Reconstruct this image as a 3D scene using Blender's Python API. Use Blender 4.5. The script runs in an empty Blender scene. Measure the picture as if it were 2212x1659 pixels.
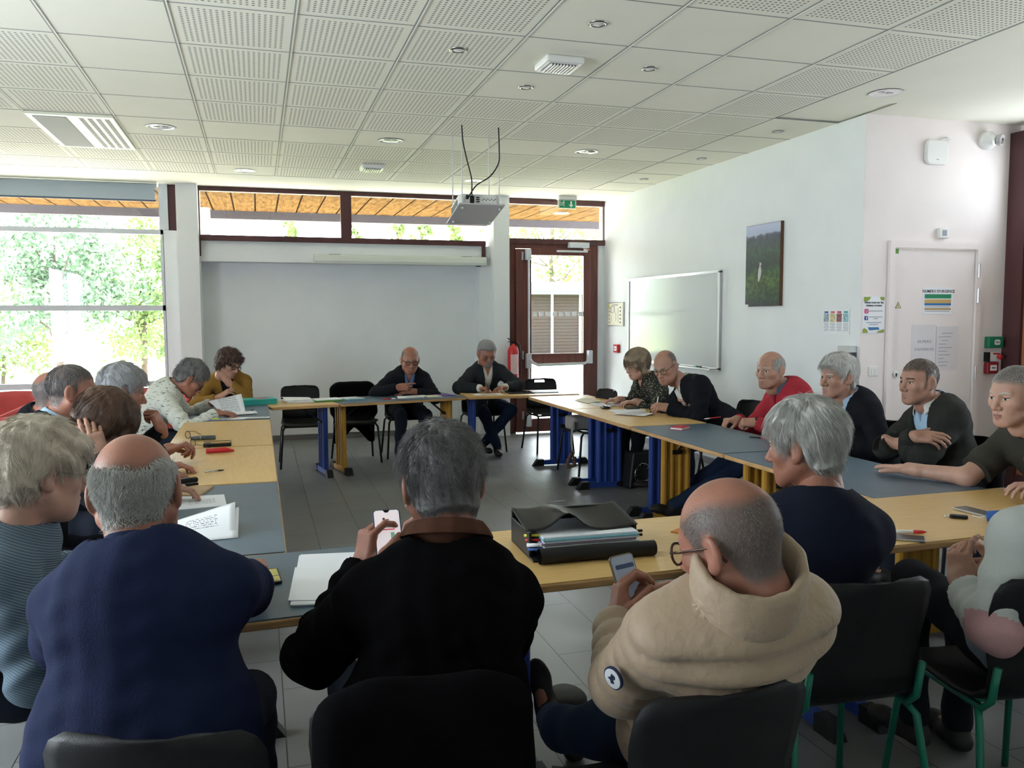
import bpy, bmesh, math, random
import numpy as np
from mathutils import Vector, Matrix, Euler
random.seed(7)
SC = bpy.context.scene
COL = SC.collection

# ------------------------------------------------------------------ camera
cam_d = bpy.data.cameras.new('camera'); cam = bpy.data.objects.new('camera', cam_d); COL.objects.link(cam)
cam_d.sensor_width = 36.0; cam_d.lens = 1815.0 * 36.0 / 2212.0; cam_d.clip_start = .05; cam_d.clip_end = 400
_dY = Vector((-550, -143.5, 1815)).normalized()
_dn = Vector((129., 24170., 1815.)); _dn = (_dn - _dn.dot(_dY) * _dY).normalized()
_dX = _dn.cross(_dY).normalized()
_R = Matrix((_dX, _dY, -_dn))                      # world <- (x right, y down, z forward)
_cx, _cy, _cz = _R.col[0], _R.col[1], _R.col[2]
_M = Matrix((( _cx[0], -_cy[0], -_cz[0], 0), (_cx[1], -_cy[1], -_cz[1], 0), (_cx[2], -_cy[2], -_cz[2], 1.6), (0, 0, 0, 1)))
cam.matrix_world = _M
SC.camera = cam

# ------------------------------------------------------------------ world, sun, exposure
W = bpy.data.worlds.new('sky'); SC.world = W; W.use_nodes = True
nt = W.node_tree; nt.nodes.clear()
_o = nt.nodes.new('ShaderNodeOutputWorld'); _b = nt.nodes.new('ShaderNodeBackground'); _s = nt.nodes.new('ShaderNodeTexSky')
_s.sky_type = 'HOSEK_WILKIE'; _s.turbidity = 6.0; _s.ground_albedo = .4; _s.sun_direction = Vector((-.05, .5, .86)).normalized()
_mx = nt.nodes.new('ShaderNodeMixRGB'); _mx.inputs[0].default_value = .75; _mx.inputs[2].default_value = (.86, .95, 1.0, 1)
nt.links.new(_s.outputs[0], _mx.inputs[1]); nt.links.new(_mx.outputs[0], _b.inputs[0]); nt.links.new(_b.outputs[0], _o.inputs[0])
_b.inputs[1].default_value = 17.0
sun_d = bpy.data.lights.new('sun', 'SUN'); sun_d.energy = 28.0; sun_d.angle = .01; sun_d.color = (1, .95, .86)
sun = bpy.data.objects.new('sun', sun_d); COL.objects.link(sun)
sun.rotation_euler = Vector((-.05, .5, .86)).to_track_quat('Z', 'Y').to_euler()
def portal(name, loc, sx, sz, nrm):
    l = bpy.data.lights.new(name, 'AREA'); l.shape = 'RECTANGLE'; l.size = sx; l.size_y = sz
    try: l.cycles.is_portal = True
    except Exception: pass
    o = bpy.data.objects.new(name, l); COL.objects.link(o); o.location = loc
    o.rotation_euler = Vector(nrm).to_track_quat('-Z', 'Y').to_euler()
portal('window_light', (-2.2, 11.15, 1.75), 2.4, 2.9, (0, -1, 0))
portal('clerestory_light', (1.2, 11.15, 2.88), 3.7, .55, (0, -1, 0))
portal('door_light', (3.95, 11.15, 1.6), 1.5, 3.1, (0, -1, 0))
portal('right_window_light', (6.22, 3.0, 1.55), 1.2, 1.3, (-1, 0, 0))
portal('near_side_window_light', (-3.58, 3.1, 1.65), 3.4, 1.9, (1, 0, 0))
SC.view_settings.view_transform = 'Standard'; SC.view_settings.look = 'None'; SC.view_settings.gamma = 1.0
SC.view_settings.exposure = 0.2
try: SC.view_settings.use_curve_mapping = False
except Exception: pass
SC.cycles.max_bounces = 8; SC.cycles.diffuse_bounces = 5; SC.cycles.transparent_max_bounces = 12

# ------------------------------------------------------------------ materials
MATS = {}
def mat(name, col, rough=.6, metal=0., var=0., vscale=8., bump=0., bscale=60., spec=.4, col2=None, coords='Object', emit=None, stretch=None, sheen=0., sss=0.):
    if name in MATS: return MATS[name]
    m = bpy.data.materials.new(name); m.use_nodes = True; MATS[name] = m
    n = m.node_tree.nodes; L = m.node_tree.links; b = n['Principled BSDF']
    b.inputs['Base Color'].default_value = (*col, 1); b.inputs['Roughness'].default_value = rough
    b.inputs['Metallic'].default_value = metal; b.inputs['Specular IOR Level'].default_value = spec
    if sheen: b.inputs['Sheen Weight'].default_value = sheen
    if sss:
        b.inputs['Subsurface Weight'].default_value = sss; b.inputs['Subsurface Scale'].default_value = .01
    if emit: b.inputs['Emission Color'].default_value = (*col, 1); b.inputs['Emission Strength'].default_value = emit
    tc = n.new('ShaderNodeTexCoord'); mp = n.new('ShaderNodeMapping'); L.new(tc.outputs[coords], mp.inputs[0])
    if stretch: mp.inputs['Scale'].default_value = stretch
    if var or col2:
        t = n.new('ShaderNodeTexNoise'); t.inputs['Scale'].default_value = vscale; t.inputs['Detail'].default_value = 5
        L.new(mp.outputs[0], t.inputs['Vector'])
        r = n.new('ShaderNodeValToRGB'); L.new(t.outputs[0], r.inputs[0])
        c2 = col2 if col2 else tuple(c * (1 - var) for c in col)
        r.color_ramp.elements[0].position = .35; r.color_ramp.elements[1].position = .65
        r.color_ramp.elements[0].color = (*c2, 1); r.color_ramp.elements[1].color = (*(col if col2 else tuple(min(1, c * (1 + var * .5)) for c in col)), 1)
        L.new(r.outputs[0], b.inputs['Base Color'])
    if bump:
        t2 = n.new('ShaderNodeTexNoise'); t2.inputs['Scale'].default_value = bscale; t2.inputs['Detail'].default_value = 4
        L.new(mp.outputs[0], t2.inputs['Vector']); bp = n.new('ShaderNodeBump'); bp.inputs['Strength'].default_value = bump
        bp.inputs['Distance'].default_value = .01
        L.new(t2.outputs[0], bp.inputs['Height']); L.new(bp.outputs[0], b.inputs['Normal'])
    return m
def nodes(m): return m.node_tree.nodes, m.node_tree.links, m.node_tree.nodes['Principled BSDF']
def math_node(n, L, op, a, b=None, c=None):
    k = n.new('ShaderNodeMath'); k.operation = op
    for i, v in enumerate((a, b, c)):
        if v is None: continue
        if isinstance(v, (int, float)): k.inputs[i].default_value = v
        else: L.new(v, k.inputs[i])
    return k.outputs[0]
def mixcol(n, L, fac, c1, c2):
    k = n.new('ShaderNodeMixRGB')
    for i, v in enumerate((fac, c1, c2)):
        if isinstance(v, (int, float)): k.inputs[i].default_value = v
        elif isinstance(v, tuple): k.inputs[i].default_value = (*v, 1)
        else: L.new(v, k.inputs[i])
    return k.outputs[0]
def glass_mat(name, tint=(1, 1, 1), gloss=.06):
    m = bpy.data.materials.new(name); m.use_nodes = True; n = m.node_tree.nodes; L = m.node_tree.links; n.clear()
    o = n.new('ShaderNodeOutputMaterial'); t = n.new('ShaderNodeBsdfTransparent'); t.inputs[0].default_value = (*tint, 1)
    g = n.new('ShaderNodeBsdfGlossy'); g.inputs['Roughness'].default_value = .02; x = n.new('ShaderNodeMixShader')
    x.inputs[0].default_value = gloss; L.new(t.outputs[0], x.inputs[1]); L.new(g.outputs[0], x.inputs[2]); L.new(x.outputs[0], o.inputs[0])
    return m
M_wall = mat('white_paint', (.78, .81, .835), .85, var=.02, vscale=3, bump=.05, bscale=250)
M_wallw = mat('warm_white', (.84, .77, .755), .85, var=.02, vscale=3, bump=.05, bscale=250)  # warmer, pinker white for the service-door side than the other walls
M_trim = mat('white_lacquer', (.78, .81, .84), .5, var=.02)
M_alu = mat('grey_lacquered_metal', (.62, .66, .72), .45, var=.03)
M_bord = mat('dark_red_brown_wood', (.085, .03, .032), .45, var=.25, vscale=6, stretch=(1, 1, .1), bump=.1, bscale=40)
M_doorw = mat('mahogany_stained_wood', (.14, .045, .035), .4, var=.3, vscale=10, stretch=(2, 2, .12), bump=.1, bscale=40)
M_glass = glass_mat('window_glass')
M_black = mat('black_plastic', (.009, .009, .010), .5, var=.2, vscale=20, bump=.15, bscale=400, spec=.25)
M_steel = mat('brushed_steel', (.55, .55, .56), .3, metal=1.)
M_chrome = mat('chrome', (.8, .8, .82), .08, metal=1.)
M_blkmetal = mat('black_painted_metal', (.02, .02, .022), .35, metal=.3)
M_greenm = mat('green_painted_metal', (.008, .16, .10), .3, metal=.1)
M_bluem = mat('blue_painted_metal', (.015, .05, .27), .4, var=.1, vscale=5)
M_yelm = mat('yellow_painted_metal', (.52, .27, .035), .4, var=.1, vscale=5)
M_paper = mat('white_paper', (.82, .83, .87), .8, var=.02)
M_white = mat('white_plastic', (.78, .78, .76), .4)
M_red = mat('red_plastic', (.55, .02, .025), .35)
M_ink = mat('black_ink', (.03, .03, .04), .7)
M_gold = mat('gold', (.8, .5, .2), .2, metal=1.)

# ------------------------------------------------------------------ mesh helpers
def tag(o, label=None, cat=None, group=None, kind=None):
    if label: o['label'] = label
    if cat: o['category'] = cat
    if group: o['group'] = group
    if kind: o['kind'] = kind
    return o
def empty(name, loc=(0, 0, 0), rz=0., label=None, cat=None, group=None):
    o = bpy.data.objects.new(name, None); COL.objects.link(o); o.location = loc; o.rotation_euler = (0, 0, rz)
    return tag(o, label, cat, group)
def obj(name, bm, mats, parent=None, smooth=False, bevel=0., loc=None, rot=None, solid=0., sub=0):
    me = bpy.data.meshes.new(name)
    bmesh.ops.recalc_face_normals(bm, faces=bm.faces) if len(bm.faces) and not solid else None
    bm.to_mesh(me); bm.free()
    for m in (mats if isinstance(mats, (list, tuple)) else [mats]): me.materials.append(m)
    if smooth:
        me.polygons.foreach_set('use_smooth', [True] * len(me.polygons))
    o = bpy.data.objects.new(name, me); COL.objects.link(o)
    if parent: o.parent = parent
    if loc: o.location = loc
    if rot: o.rotation_euler = rot
    if solid:
        s = o.modifiers.new('solid', 'SOLIDIFY'); s.thickness = solid; s.offset = 0
    if bevel:
        b = o.modifiers.new('bevel', 'BEVEL'); b.width = bevel; b.segments = 2; b.limit_method = 'ANGLE'; b.angle_limit = .6
    if sub:
        s = o.modifiers.new('sub', 'SUBSURF'); s.levels = sub; s.render_levels = sub
    return o
def struct(name, bm, mats, parent=None, **k):
    o = obj(name, bm, mats, parent, **k)
    if parent is None: o['kind'] = 'structure'
    return o
def BM(): return bmesh.new()
def box(bm, c, s, R=None, mi=0):
    x, y, z = s[0] / 2, s[1] / 2, s[2] / 2; c = Vector(c); vs = []
    for dx in (-x, x):
        for dy in (-y, y):
            for dz in (-z, z):
                v = Vector((dx, dy, dz)); v = R @ v if R else v; vs.append(bm.verts.new(v + c))
    for f in ((0, 1, 3, 2), (4, 6, 7, 5), (0, 4, 5, 1), (2, 3, 7, 6), (0, 2, 6, 4), (1, 5, 7, 3)):
        fa = bm.faces.new([vs[i] for i in f]); fa.material_index = mi
    return bm
def box2(bm, lo, hi, mi=0):
    return box(bm, [(a + b) / 2 for a, b in zip(lo, hi)], [abs(b - a) for a, b in zip(lo, hi)], None, mi)
def frame_of(d):
    d = Vector(d).normalized(); a = Vector((0, 0, 1)) if abs(d.z) < .9 else Vector((1, 0, 0))
    u = d.cross(a).normalized(); return u, d.cross(u).normalized()
def tube(bm, pts, r, seg=8, closed=False, caps=True, mi=0, flat=1.):
    pts = [Vector(p) for p in pts]; n = len(pts); rings = []; rr = r if isinstance(r, (list, tuple)) else [r] * n
    u = None
    for i, p in enumerate(pts):
        if closed: d = pts[(i + 1) % n] - pts[i - 1]
        else: d = pts[min(i + 1, n - 1)] - pts[max(i - 1, 0)]
        d = d.normalized() if d.length > 1e-9 else Vector((0, 0, 1))
        if u is None: u, v = frame_of(d)
        else:
            u = (u - d * u.dot(d)); u = u.normalized() if u.length > 1e-6 else frame_of(d)[0]
            v = d.cross(u)
        rings.append([bm.verts.new(p + (u * math.cos(2 * math.pi * k / seg) + v * math.sin(2 * math.pi * k / seg) * flat) * rr[i]) for k in range(seg)])
    for i in range(n if closed else n - 1):
        a, b = rings[i], rings[(i + 1) % n]
        for k in range(seg):
            f = bm.faces.new((a[k], a[(k + 1) % seg], b[(k + 1) % seg], b[k])); f.material_index = mi
    if caps and not closed:
        bm.faces.new(rings[0][::-1]).material_index = mi; bm.faces.new(rings[-1]).material_index = mi
    return bm
def lathe(bm, prof, c, axis=(0, 0, 1), seg=24, mi=0):
    c = Vector(c); ax = Vector(axis).normalized(); u, v = frame_of(ax); rings = []
    for r, h in prof:
        rings.append([bm.verts.new(c + ax * h + (u * math.cos(2 * math.pi * k / seg) + v * math.sin(2 * math.pi * k / seg)) * max(r, 1e-5)) for k in range(seg)])
    for i in range(len(rings) - 1):
        a, b = rings[i], rings[i + 1]
        for k in range(seg):
            f = bm.faces.new((a[k], a[(k + 1) % seg], b[(k + 1) % seg], b[k])); f.material_index = mi
    return bm
def prism(bm, poly, h, M=None, mi=0):
    M = M or Matrix.Identity(4); n = len(poly)
    a = [bm.verts.new(M @ Vector((p[0], p[1], 0))) for p in poly]; b = [bm.verts.new(M @ Vector((p[0], p[1], h))) for p in poly]
    bm.faces.new(a[::-1]).material_index = mi; bm.faces.new(b).material_index = mi
    for i in range(n): bm.faces.new((a[i], a[(i + 1) % n], b[(i + 1) % n], b[i])).material_index = mi
    return bm
def rrect(w, h, r, n=5):
    out = []
    for cx, cy, a0 in ((w / 2 - r, h / 2 - r, 0), (-w / 2 + r, h / 2 - r, 90), (-w / 2 + r, -h / 2 + r, 180), (w / 2 - r, -h / 2 + r, 270)):
        for k in range(n + 1):
            a = math.radians(a0 + 90 * k / n); out.append((cx + r * math.cos(a), cy + r * math.sin(a)))
    return out
def arrmesh(name, V, F, mats, parent=None, mi=None, smooth=True, attr=None):
    V = np.asarray(V, dtype=np.float32); F = np.asarray(F, dtype=np.int32)
    me = bpy.data.meshes.new(name); me.vertices.add(len(V)); me.vertices.foreach_set('co', V.ravel())
    k = F.shape[1]; me.loops.add(F.size); me.loops.foreach_set('vertex_index', F.ravel())
    me.polygons.add(len(F)); me.polygons.foreach_set('loop_start', np.arange(0, F.size, k, dtype=np.int32))
    try: me.polygons.foreach_set('loop_total', np.full(len(F), k, dtype=np.int32))
    except Exception: pass
    if mi is not None: me.polygons.foreach_set('material_index', np.asarray(mi, dtype=np.int32))
    me.polygons.foreach_set('use_smooth', np.full(len(F), smooth))
    if attr is not None:
        a = me.attributes.new('tone', 'FLOAT', 'POINT'); a.data.foreach_set('value', np.asarray(attr, dtype=np.float32))
    me.update(calc_edges=True); me.validate()
    for m in (mats if isinstance(mats, (list, tuple)) else [mats]): me.materials.append(m)
    o = bpy.data.objects.new(name, me); COL.objects.link(o)
    if parent: o.parent = parent
    return o
def text(s, size, M, m, parent, name='lettering', ext=.0004, align='CENTER', bold=0.):
    c = bpy.data.curves.new('t', 'FONT'); c.body = s; c.size = size; c.extrude = ext; c.align_x = align; c.align_y = 'CENTER'; c.offset = bold
    c.resolution_u = 2
    o = bpy.data.objects.new('t', c); COL.objects.link(o); dg = bpy.context.evaluated_depsgraph_get(); dg.update()
    me = bpy.data.meshes.new_from_object(o.evaluated_get(dg)); bpy.data.objects.remove(o); me.transform(M)
    me.materials.clear(); me.materials.append(m); q = bpy.data.objects.new(name, me); COL.objects.link(q); q.parent = parent
    return q
def dup(root, loc=None, rz=None, **t):
    r = root.copy(); COL.objects.link(r)
    if loc is not None: r.location = loc
    if rz is not None: r.rotation_euler = (0, 0, rz)
    for ch in list(root.children):
        c = ch.copy(); COL.objects.link(c); c.parent = r
        for g in list(ch.children):
            d = g.copy(); COL.objects.link(d); d.parent = c
    return tag(r, **t)
# ================================================================== the room
CZ = 3.19
# floor: long grey tiles, half-offset
M_floor = mat('grey_floor_tiles', (.12, .125, .13), .33, spec=.5)
n, L, b = nodes(M_floor)
tc = n.new('ShaderNodeTexCoord'); sp = n.new('ShaderNodeSeparateXYZ'); L.new(tc.outputs['Object'], sp.inputs[0])
cb = n.new('ShaderNodeCombineXYZ'); L.new(math_node(n, L, 'ADD', sp.outputs[1], 19.8 - .015), cb.inputs[0]); L.new(math_node(n, L, 'ADD', sp.outputs[0], 9.45 - 1.007 + .945), cb.inputs[1])
br = n.new('ShaderNodeTexBrick'); br.offset = .5; br.inputs['Brick Width'].default_value = .66; br.inputs['Row Height'].default_value = .315
br.inputs['Scale'].default_value = 1; br.inputs['Mortar Size'].default_value = .0025; br.inputs['Mortar Smooth'].default_value = .1; br.inputs['Bias'].default_value = 0
br.inputs['Color1'].default_value = (.18, .185, .19, 1); br.inputs['Color2'].default_value = (.155, .16, .165, 1); br.inputs['Mortar'].default_value = (.03, .03, .03, 1)
L.new(cb.outputs[0], br.inputs['Vector'])
nz = n.new('ShaderNodeTexNoise'); nz.inputs['Scale'].default_value = 3.5; nz.inputs['Detail'].default_value = 6; L.new(tc.outputs['Object'], nz.inputs['Vector'])
rr_ = n.new('ShaderNodeMapRange'); L.new(nz.outputs[0], rr_.inputs[0]); rr_.inputs[3].default_value = .8; rr_.inputs[4].default_value = 1.2
mm = n.new('ShaderNodeMixRGB'); mm.blend_type = 'MULTIPLY'; mm.inputs[0].default_value = 1; L.new(br.outputs[0], mm.inputs[1]); L.new(rr_.outputs[0], mm.inputs[2])
L.new(mm.outputs[0], b.inputs['Base Color'])
r2 = n.new('ShaderNodeMapRange'); L.new(nz.outputs[0], r2.inputs[0]); r2.inputs[3].default_value = .30; r2.inputs[4].default_value = .52; L.new(r2.outputs[0], b.inputs['Roughness'])
bp = n.new('ShaderNodeBump'); bp.inputs['Strength'].default_value = .3; bp.inputs['Distance'].default_value = .004; bp.invert = True
L.new(br.outputs['Fac'], bp.inputs['Height']); L.new(bp.outputs[0], b.inputs['Normal'])
bm = BM(); box2(bm, (-3.8, -2.2, -.12), (6.5, 11.3, 0)); struct('floor', bm, M_floor)

# ceiling
M_ceil = mat('white_ceiling_panel', (.86, .85, .74), .9, var=.02, vscale=2)
M_perf = mat('perforated_ceiling_panel', (.86, .85, .74), .9)
n, L, b = nodes(M_perf)
tc = n.new('ShaderNodeTexCoord'); sp = n.new('ShaderNodeSeparateXYZ'); L.new(tc.outputs['Object'], sp.inputs[0])
def lp(o, off, per): return math_node(n, L, 'MULTIPLY', math_node(n, L, 'FRACT', math_node(n, L, 'DIVIDE', math_node(n, L, 'ADD', o, off), per)), per)
lx = lp(sp.outputs[0], 1.04 + .637 * 10, .637); ly = lp(sp.outputs[1], -4.02 + .67 * 20, .67)
def margin(v, per, mg): return math_node(n, L, 'MULTIPLY', math_node(n, L, 'GREATER_THAN', v, mg), math_node(n, L, 'LESS_THAN', v, per - mg))
mk = math_node(n, L, 'MULTIPLY', margin(lx, .637, .045), margin(ly, .67, .05))
pt = .0304
fx = math_node(n, L, 'SUBTRACT', math_node(n, L, 'FRACT', math_node(n, L, 'DIVIDE', math_node(n, L, 'SUBTRACT', lx, .045), pt)), .5)
fy = math_node(n, L, 'SUBTRACT', math_node(n, L, 'FRACT', math_node(n, L, 'DIVIDE', math_node(n, L, 'SUBTRACT', ly, .05), pt * .9375)), .5)
dd = math_node(n, L, 'ADD', math_node(n, L, 'MULTIPLY', fx, fx), math_node(n, L, 'MULTIPLY', fy, fy))
dot = math_node(n, L, 'MULTIPLY', math_node(n, L, 'LESS_THAN', dd, .07), mk)
L.new(mixcol(n, L, dot, (.86, .85, .74), (.27, .27, .24)), b.inputs['Base Color'])
M_joint = mat('ceiling_joint', (.30, .31, .29), .8)
M_jlite = mat('ceiling_rail', (.80, .80, .74), .6)
gx = [-3.60, -2.951, -2.314, -1.677, -1.04, -.403, .234, .871, 1.508, 2.145, 2.782, 3.419, 4.04, 4.66]
gy = [-2.0, -1.34, -.67, 0., .67, 1.34, 2.01, 2.68, 3.35, 4.02, 4.69, 5.36, 6.03, 6.70, 7.37, 8.04, 8.71, 9.38, 9.98]
plain = set()
for i, x in enumerate(gx[:-1]):
    for j, y in enumerate(gy[:-1]):
        r = j - 9                                    # r0 = 4.02..4.69
        c = i - 4                                    # c0 = -1.04..-.403
        p = False
        if r == 5: p = True                          # plain row with the downlights
        if c == 0 and r <= 4: p = True
        if c in (4,) and r <= 2: p = True
        if c in (3 + 1,) and r <= 2: p = True
        if c == 5 and 0 <= r <= 2: p = True
        if c == 4 and r < 0: p = True
        if c == 6 and 0 <= r <= 2: p = True
        if c == 7 and False: p = True
        if c in (1, 5) and r == 8: p = (c == 1)
        if c == 5 and r == 8: p = False
        if c == 6 and r == 8: p = False
        if c == -1 and r < 2: p = True
        if c == 8: p = True                          # 4.04..4.66 plain
        if (c, r) in ((1, 8), (5, 8)): p = True
        if (c, r) in ((-2, 5), (-2, 6)): p = (r == 5)
        if p: plain.add((i, j))
bm = BM()
def quad(z, x0, x1, y0, y1, mi):
    f = bm.faces.new([bm.verts.new(v) for v in ((x0, y0, z), (x0, y1, z), (x1, y1, z), (x1, y0, z))]); f.material_index = mi
for i in range(len(gx) - 1):
    for j in range(len(gy) - 1):
        if i == 12 and gy[j] < 5.6: continue
        quad(CZ, gx[i], gx[i + 1], gy[j], gy[j + 1], 0 if (i, j) in plain else 1)
quad(CZ, 4.04, 6.4, -2.2, 5.36, 0); quad(CZ, 4.66, 6.4, 5.36, 5.75, 0)
quad(CZ, -3.8, 4.80, 9.98, 11.2, 0)
box2(bm, (-3.8, -2.2, CZ + .01), (6.5, 11.2, CZ + .22), 0)
for x in gx[1:12]:
    box2(bm, (x - .009, -2, CZ - .003), (x + .001, 9.98, CZ + .005), 2); box2(bm, (x + .001, -2, CZ - .006), (x + .009, 9.98, CZ + .005), 3)
box2(bm, (gx[12] - .007, -2, CZ - .003), (gx[12] + .004, 9.98, CZ + .005), 2)
for y in gy[1:]:
    box2(bm, (-3.6, y - .004, CZ - .002), (4.04 if y < 5.7 else 4.66, y + .004, CZ + .005), 2)
struct('ceiling', bm, [M_ceil, M_perf, M_joint, M_jlite])

# walls
bm = BM(); box2(bm, (4.66, 5.701, 0), (4.86, 11.15, CZ)); struct('wall_right', bm, M_wall)
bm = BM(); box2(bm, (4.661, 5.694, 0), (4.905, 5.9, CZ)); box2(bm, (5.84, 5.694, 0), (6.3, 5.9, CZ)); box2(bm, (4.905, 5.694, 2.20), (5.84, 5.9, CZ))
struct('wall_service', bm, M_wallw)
bm = BM()
box2(bm, (-.65, 11.28, 0), (3.01, 11.4, 2.32)); box2(bm, (-.65, 11.0, 2.29), (2.87, 11.4, 2.54)); box2(bm, (2.87, 11.0, 0), (3.01, 11.4, 2.54))
box2(bm, (3.01, 10.78, 0), (3.225, 11.1, CZ)); box2(bm, (-.89, 10.80, 0), (-.65, 11.4, CZ)); box2(bm, (-1.055, 10.93, 0), (-.89, 11.1, 2.645))
box2(bm, (4.56, 10.97, 0), (4.66, 11.1, 2.60)); box2(bm, (-3.6, 10.95, 0), (-3.3, 11.1, CZ))
struct('wall_back', bm, M_wall)
bm = BM()
box2(bm, (-3.75, -2.2, 0), (-3.6, 1.4, CZ)); box2(bm, (-3.75, 4.8, 0), (-3.6, 5.4, CZ)); box2(bm, (-3.75, 1.4, 0), (-3.6, 4.8, .7)); box2(bm, (-3.75, 1.4, 2.6), (-3.6, 4.8, CZ)); box2(bm, (-3.75, 7.8, 0), (-3.6, 11.1, CZ)); box2(bm, (-3.75, 5.4, 0), (-3.6, 7.8, CZ))
struct('wall_left', bm, M_wall)
bm = BM(); box2(bm, (-3.8, -2.2, 0), (6.5, -2.05, CZ)); struct('wall_camera_side', bm, M_wall)
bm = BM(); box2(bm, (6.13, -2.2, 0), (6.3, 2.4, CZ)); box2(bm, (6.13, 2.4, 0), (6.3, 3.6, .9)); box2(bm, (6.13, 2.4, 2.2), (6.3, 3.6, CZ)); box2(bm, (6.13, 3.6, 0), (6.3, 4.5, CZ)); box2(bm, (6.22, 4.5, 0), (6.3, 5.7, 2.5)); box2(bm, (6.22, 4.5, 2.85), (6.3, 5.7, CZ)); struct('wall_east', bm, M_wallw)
# wall sockets, screw marks, skirting
bm = BM(); box2(bm, (-.65, 11.262, 0), (2.87, 11.28, .07)); struct('baseboard_back', bm, mat('grey_skirting_tile', (.17, .175, .18), .4))
bm = BM(); box2(bm, (4.646, 5.7, 0), (4.66, 10.97, .07)); struct('baseboard_right', bm, MATS['grey_skirting_tile'])

# window_1 : big window at the back left
w = empty('window_1'); w['kind'] = 'structure'
bm = BM()
for z0, z1 in ((2.595, 2.65), (1.688, 1.75), (.775, .842), (.06, .16)): box2(bm, (-3.3, 10.93, z0), (-1.055, 11.0, z1))
box2(bm, (-1.09, 10.93, 2.65), (-.99, 11.0, CZ)); box2(bm, (-1.085, 10.93, .0), (-1.05, 11.0, 2.65)); box2(bm, (-3.34, 10.93, 0), (-3.27, 11.0, CZ))
struct('window_frame', bm, M_alu, w)
bm = BM(); box2(bm, (-.99, 10.96, 2.645), (-.885, 11.02, CZ)); struct('window_post', bm, M_bord, w)
for z0, z1 in ((.16, .775), (.842, 1.688), (1.75, 2.595), (2.65, CZ)):
    bm = BM(); box2(bm, (-3.27, 10.965, z0), (-1.085, 10.971, z1)); struct('pane', bm, M_glass, w)
# window_2 : clerestory above the white panel
w = empty('window_2'); w['kind'] = 'structure'
bm = BM()
box2(bm, (-.65, 10.95, 3.135), (3.01, 11.03, CZ)); box2(bm, (-.65, 10.95, 2.54), (2.95, 11.03, 2.607)); box2(bm, (1.047, 10.95, 2.607), (1.18, 11.03, 3.135))
box2(bm, (-.66, 10.97, 2.35), (-.635, 11.0, 3.135)); box2(bm, (2.90, 10.96, 2.31), (2.945, 10.999, 2.54))
struct('window_frame', bm, M_bord, w)
for x0, x1 in ((-.63, 1.047), (1.18, 2.99)):
    bm = BM(); box2(bm, (x0, 10.985, 2.607), (x1, 10.991, 3.135)); struct('pane', bm, M_glass, w)
# window_3 : transom over the glazed door
w = empty('window_3'); w['kind'] = 'structure'
bm = BM(); box2(bm, (3.225, 10.95, 3.115), (4.66, 11.03, CZ)); box2(bm, (3.225, 10.93, 2.58), (4.66, 11.03, 2.652)); box2(bm, (4.645, 10.96, 2.652), (4.665, 11.0, 3.115))
struct('window_frame', bm, M_bord, w)
bm = BM(); box2(bm, (3.225, 10.985, 2.652), (4.645, 10.991, 3.115)); struct('pane', bm, M_glass, w)
# window_4 : side windows lighting the room from the left
w = empty('window_4'); w['kind'] = 'structure'
bm = BM()
for y in (1.4, 3.07, 4.73): box2(bm, (-3.72, y, .7), (-3.64, y + .07, 2.6))
for z in (.7, 2.53): box2(bm, (-3.72, 1.4, z), (-3.64, 4.8, z + .07))
struct('window_frame', bm, M_alu, w)
# window_5 : wood-framed glazing on the far right
w = empty('window_5'); w['kind'] = 'structure'
bm = BM()
box2(bm, (6.11, 5.52, 0), (6.20, 5.72, 3.12)); box2(bm, (6.12, 4.42, 0), (6.20, 4.54, CZ)); box2(bm, (6.12, 4.5, 0), (6.20, 5.55, .25)); box2(bm, (6.12, 4.5, 3.06), (6.20, 5.55, 3.13)); box2(bm, (6.14, 2.4, .85), (6.2, 3.6, .9)); box2(bm, (6.12, 4.5, 2.08), (6.20, 5.55, 2.16))
struct('window_frame', bm, M_bord, w)
bm = BM(); box2(bm, (6.14, 4.54, .25), (6.19, 5.52, 2.08)); struct('window_panel', bm, mat('orange_brown_wood_panel', (.42, .16, .08), .5, var=.2, stretch=(1, 1, .1)), w)
bm = BM(); box2(bm, (6.155, 4.54, 2.16), (6.161, 5.52, 3.06)); box2(bm, (6.155, 2.4, .9), (6.161, 3.6, 2.2)); struct('pane', bm, M_glass, w)

# door_1 : glazed emergency exit
d = empty('door_1'); d['kind'] = 'structure'
bm = BM()
box2(bm, (3.235, 10.95, 0), (3.36, 11.05, 2.58)); box2(bm, (4.44, 10.95, 0), (4.56, 11.05, 2.58)); box2(bm, (3.36, 10.95, 2.52), (4.44, 11.05, 2.58))
struct('door_frame', bm, M_doorw, d, bevel=.004)
bm = BM()
box2(bm, (3.355, 10.90, .02), (3.57, 10.952, 2.51)); box2(bm, (4.33, 10.90, .02), (4.445, 10.952, 2.51)); box2(bm, (3.57, 10.901, 2.43), (4.33, 10.952, 2.525))
box2(bm, (3.57, 10.901, .95), (4.33, 10.95, 1.092)); box2(bm, (3.57, 10.901, .02), (4.33, 10.95, .20))
struct('door_leaf', bm, M_doorw, d, bevel=.004)
for z0, z1 in ((.20, .95), (1.092, 2.43)):
    bm = BM(); box2(bm, (3.57, 10.923, z0), (4.33, 10.929, z1)); struct('pane', bm, M_glass, d)
for k in range(8):
    bm = BM(); box2(bm, (3.595 + k * .0955, 10.918, 1.60), (3.66 + k * .0955, 10.921, 1.665)); struct('glass_sticker', bm, M_paper, d)
bm = BM()
tube(bm, [(3.515, 10.85, .15), (3.515, 10.85, 2.47)], .014, 8); box2(bm, (3.475, 10.83, 2.36), (3.55, 10.90, 2.50)); box2(bm, (3.475, 10.83, .90), (3.55, 10.90, 1.10)); box2(bm, (3.48, 10.83, .10), (3.55, 10.90, .26))
struct('panic_bolt', bm, M_alu, d, bevel=.008)
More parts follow.
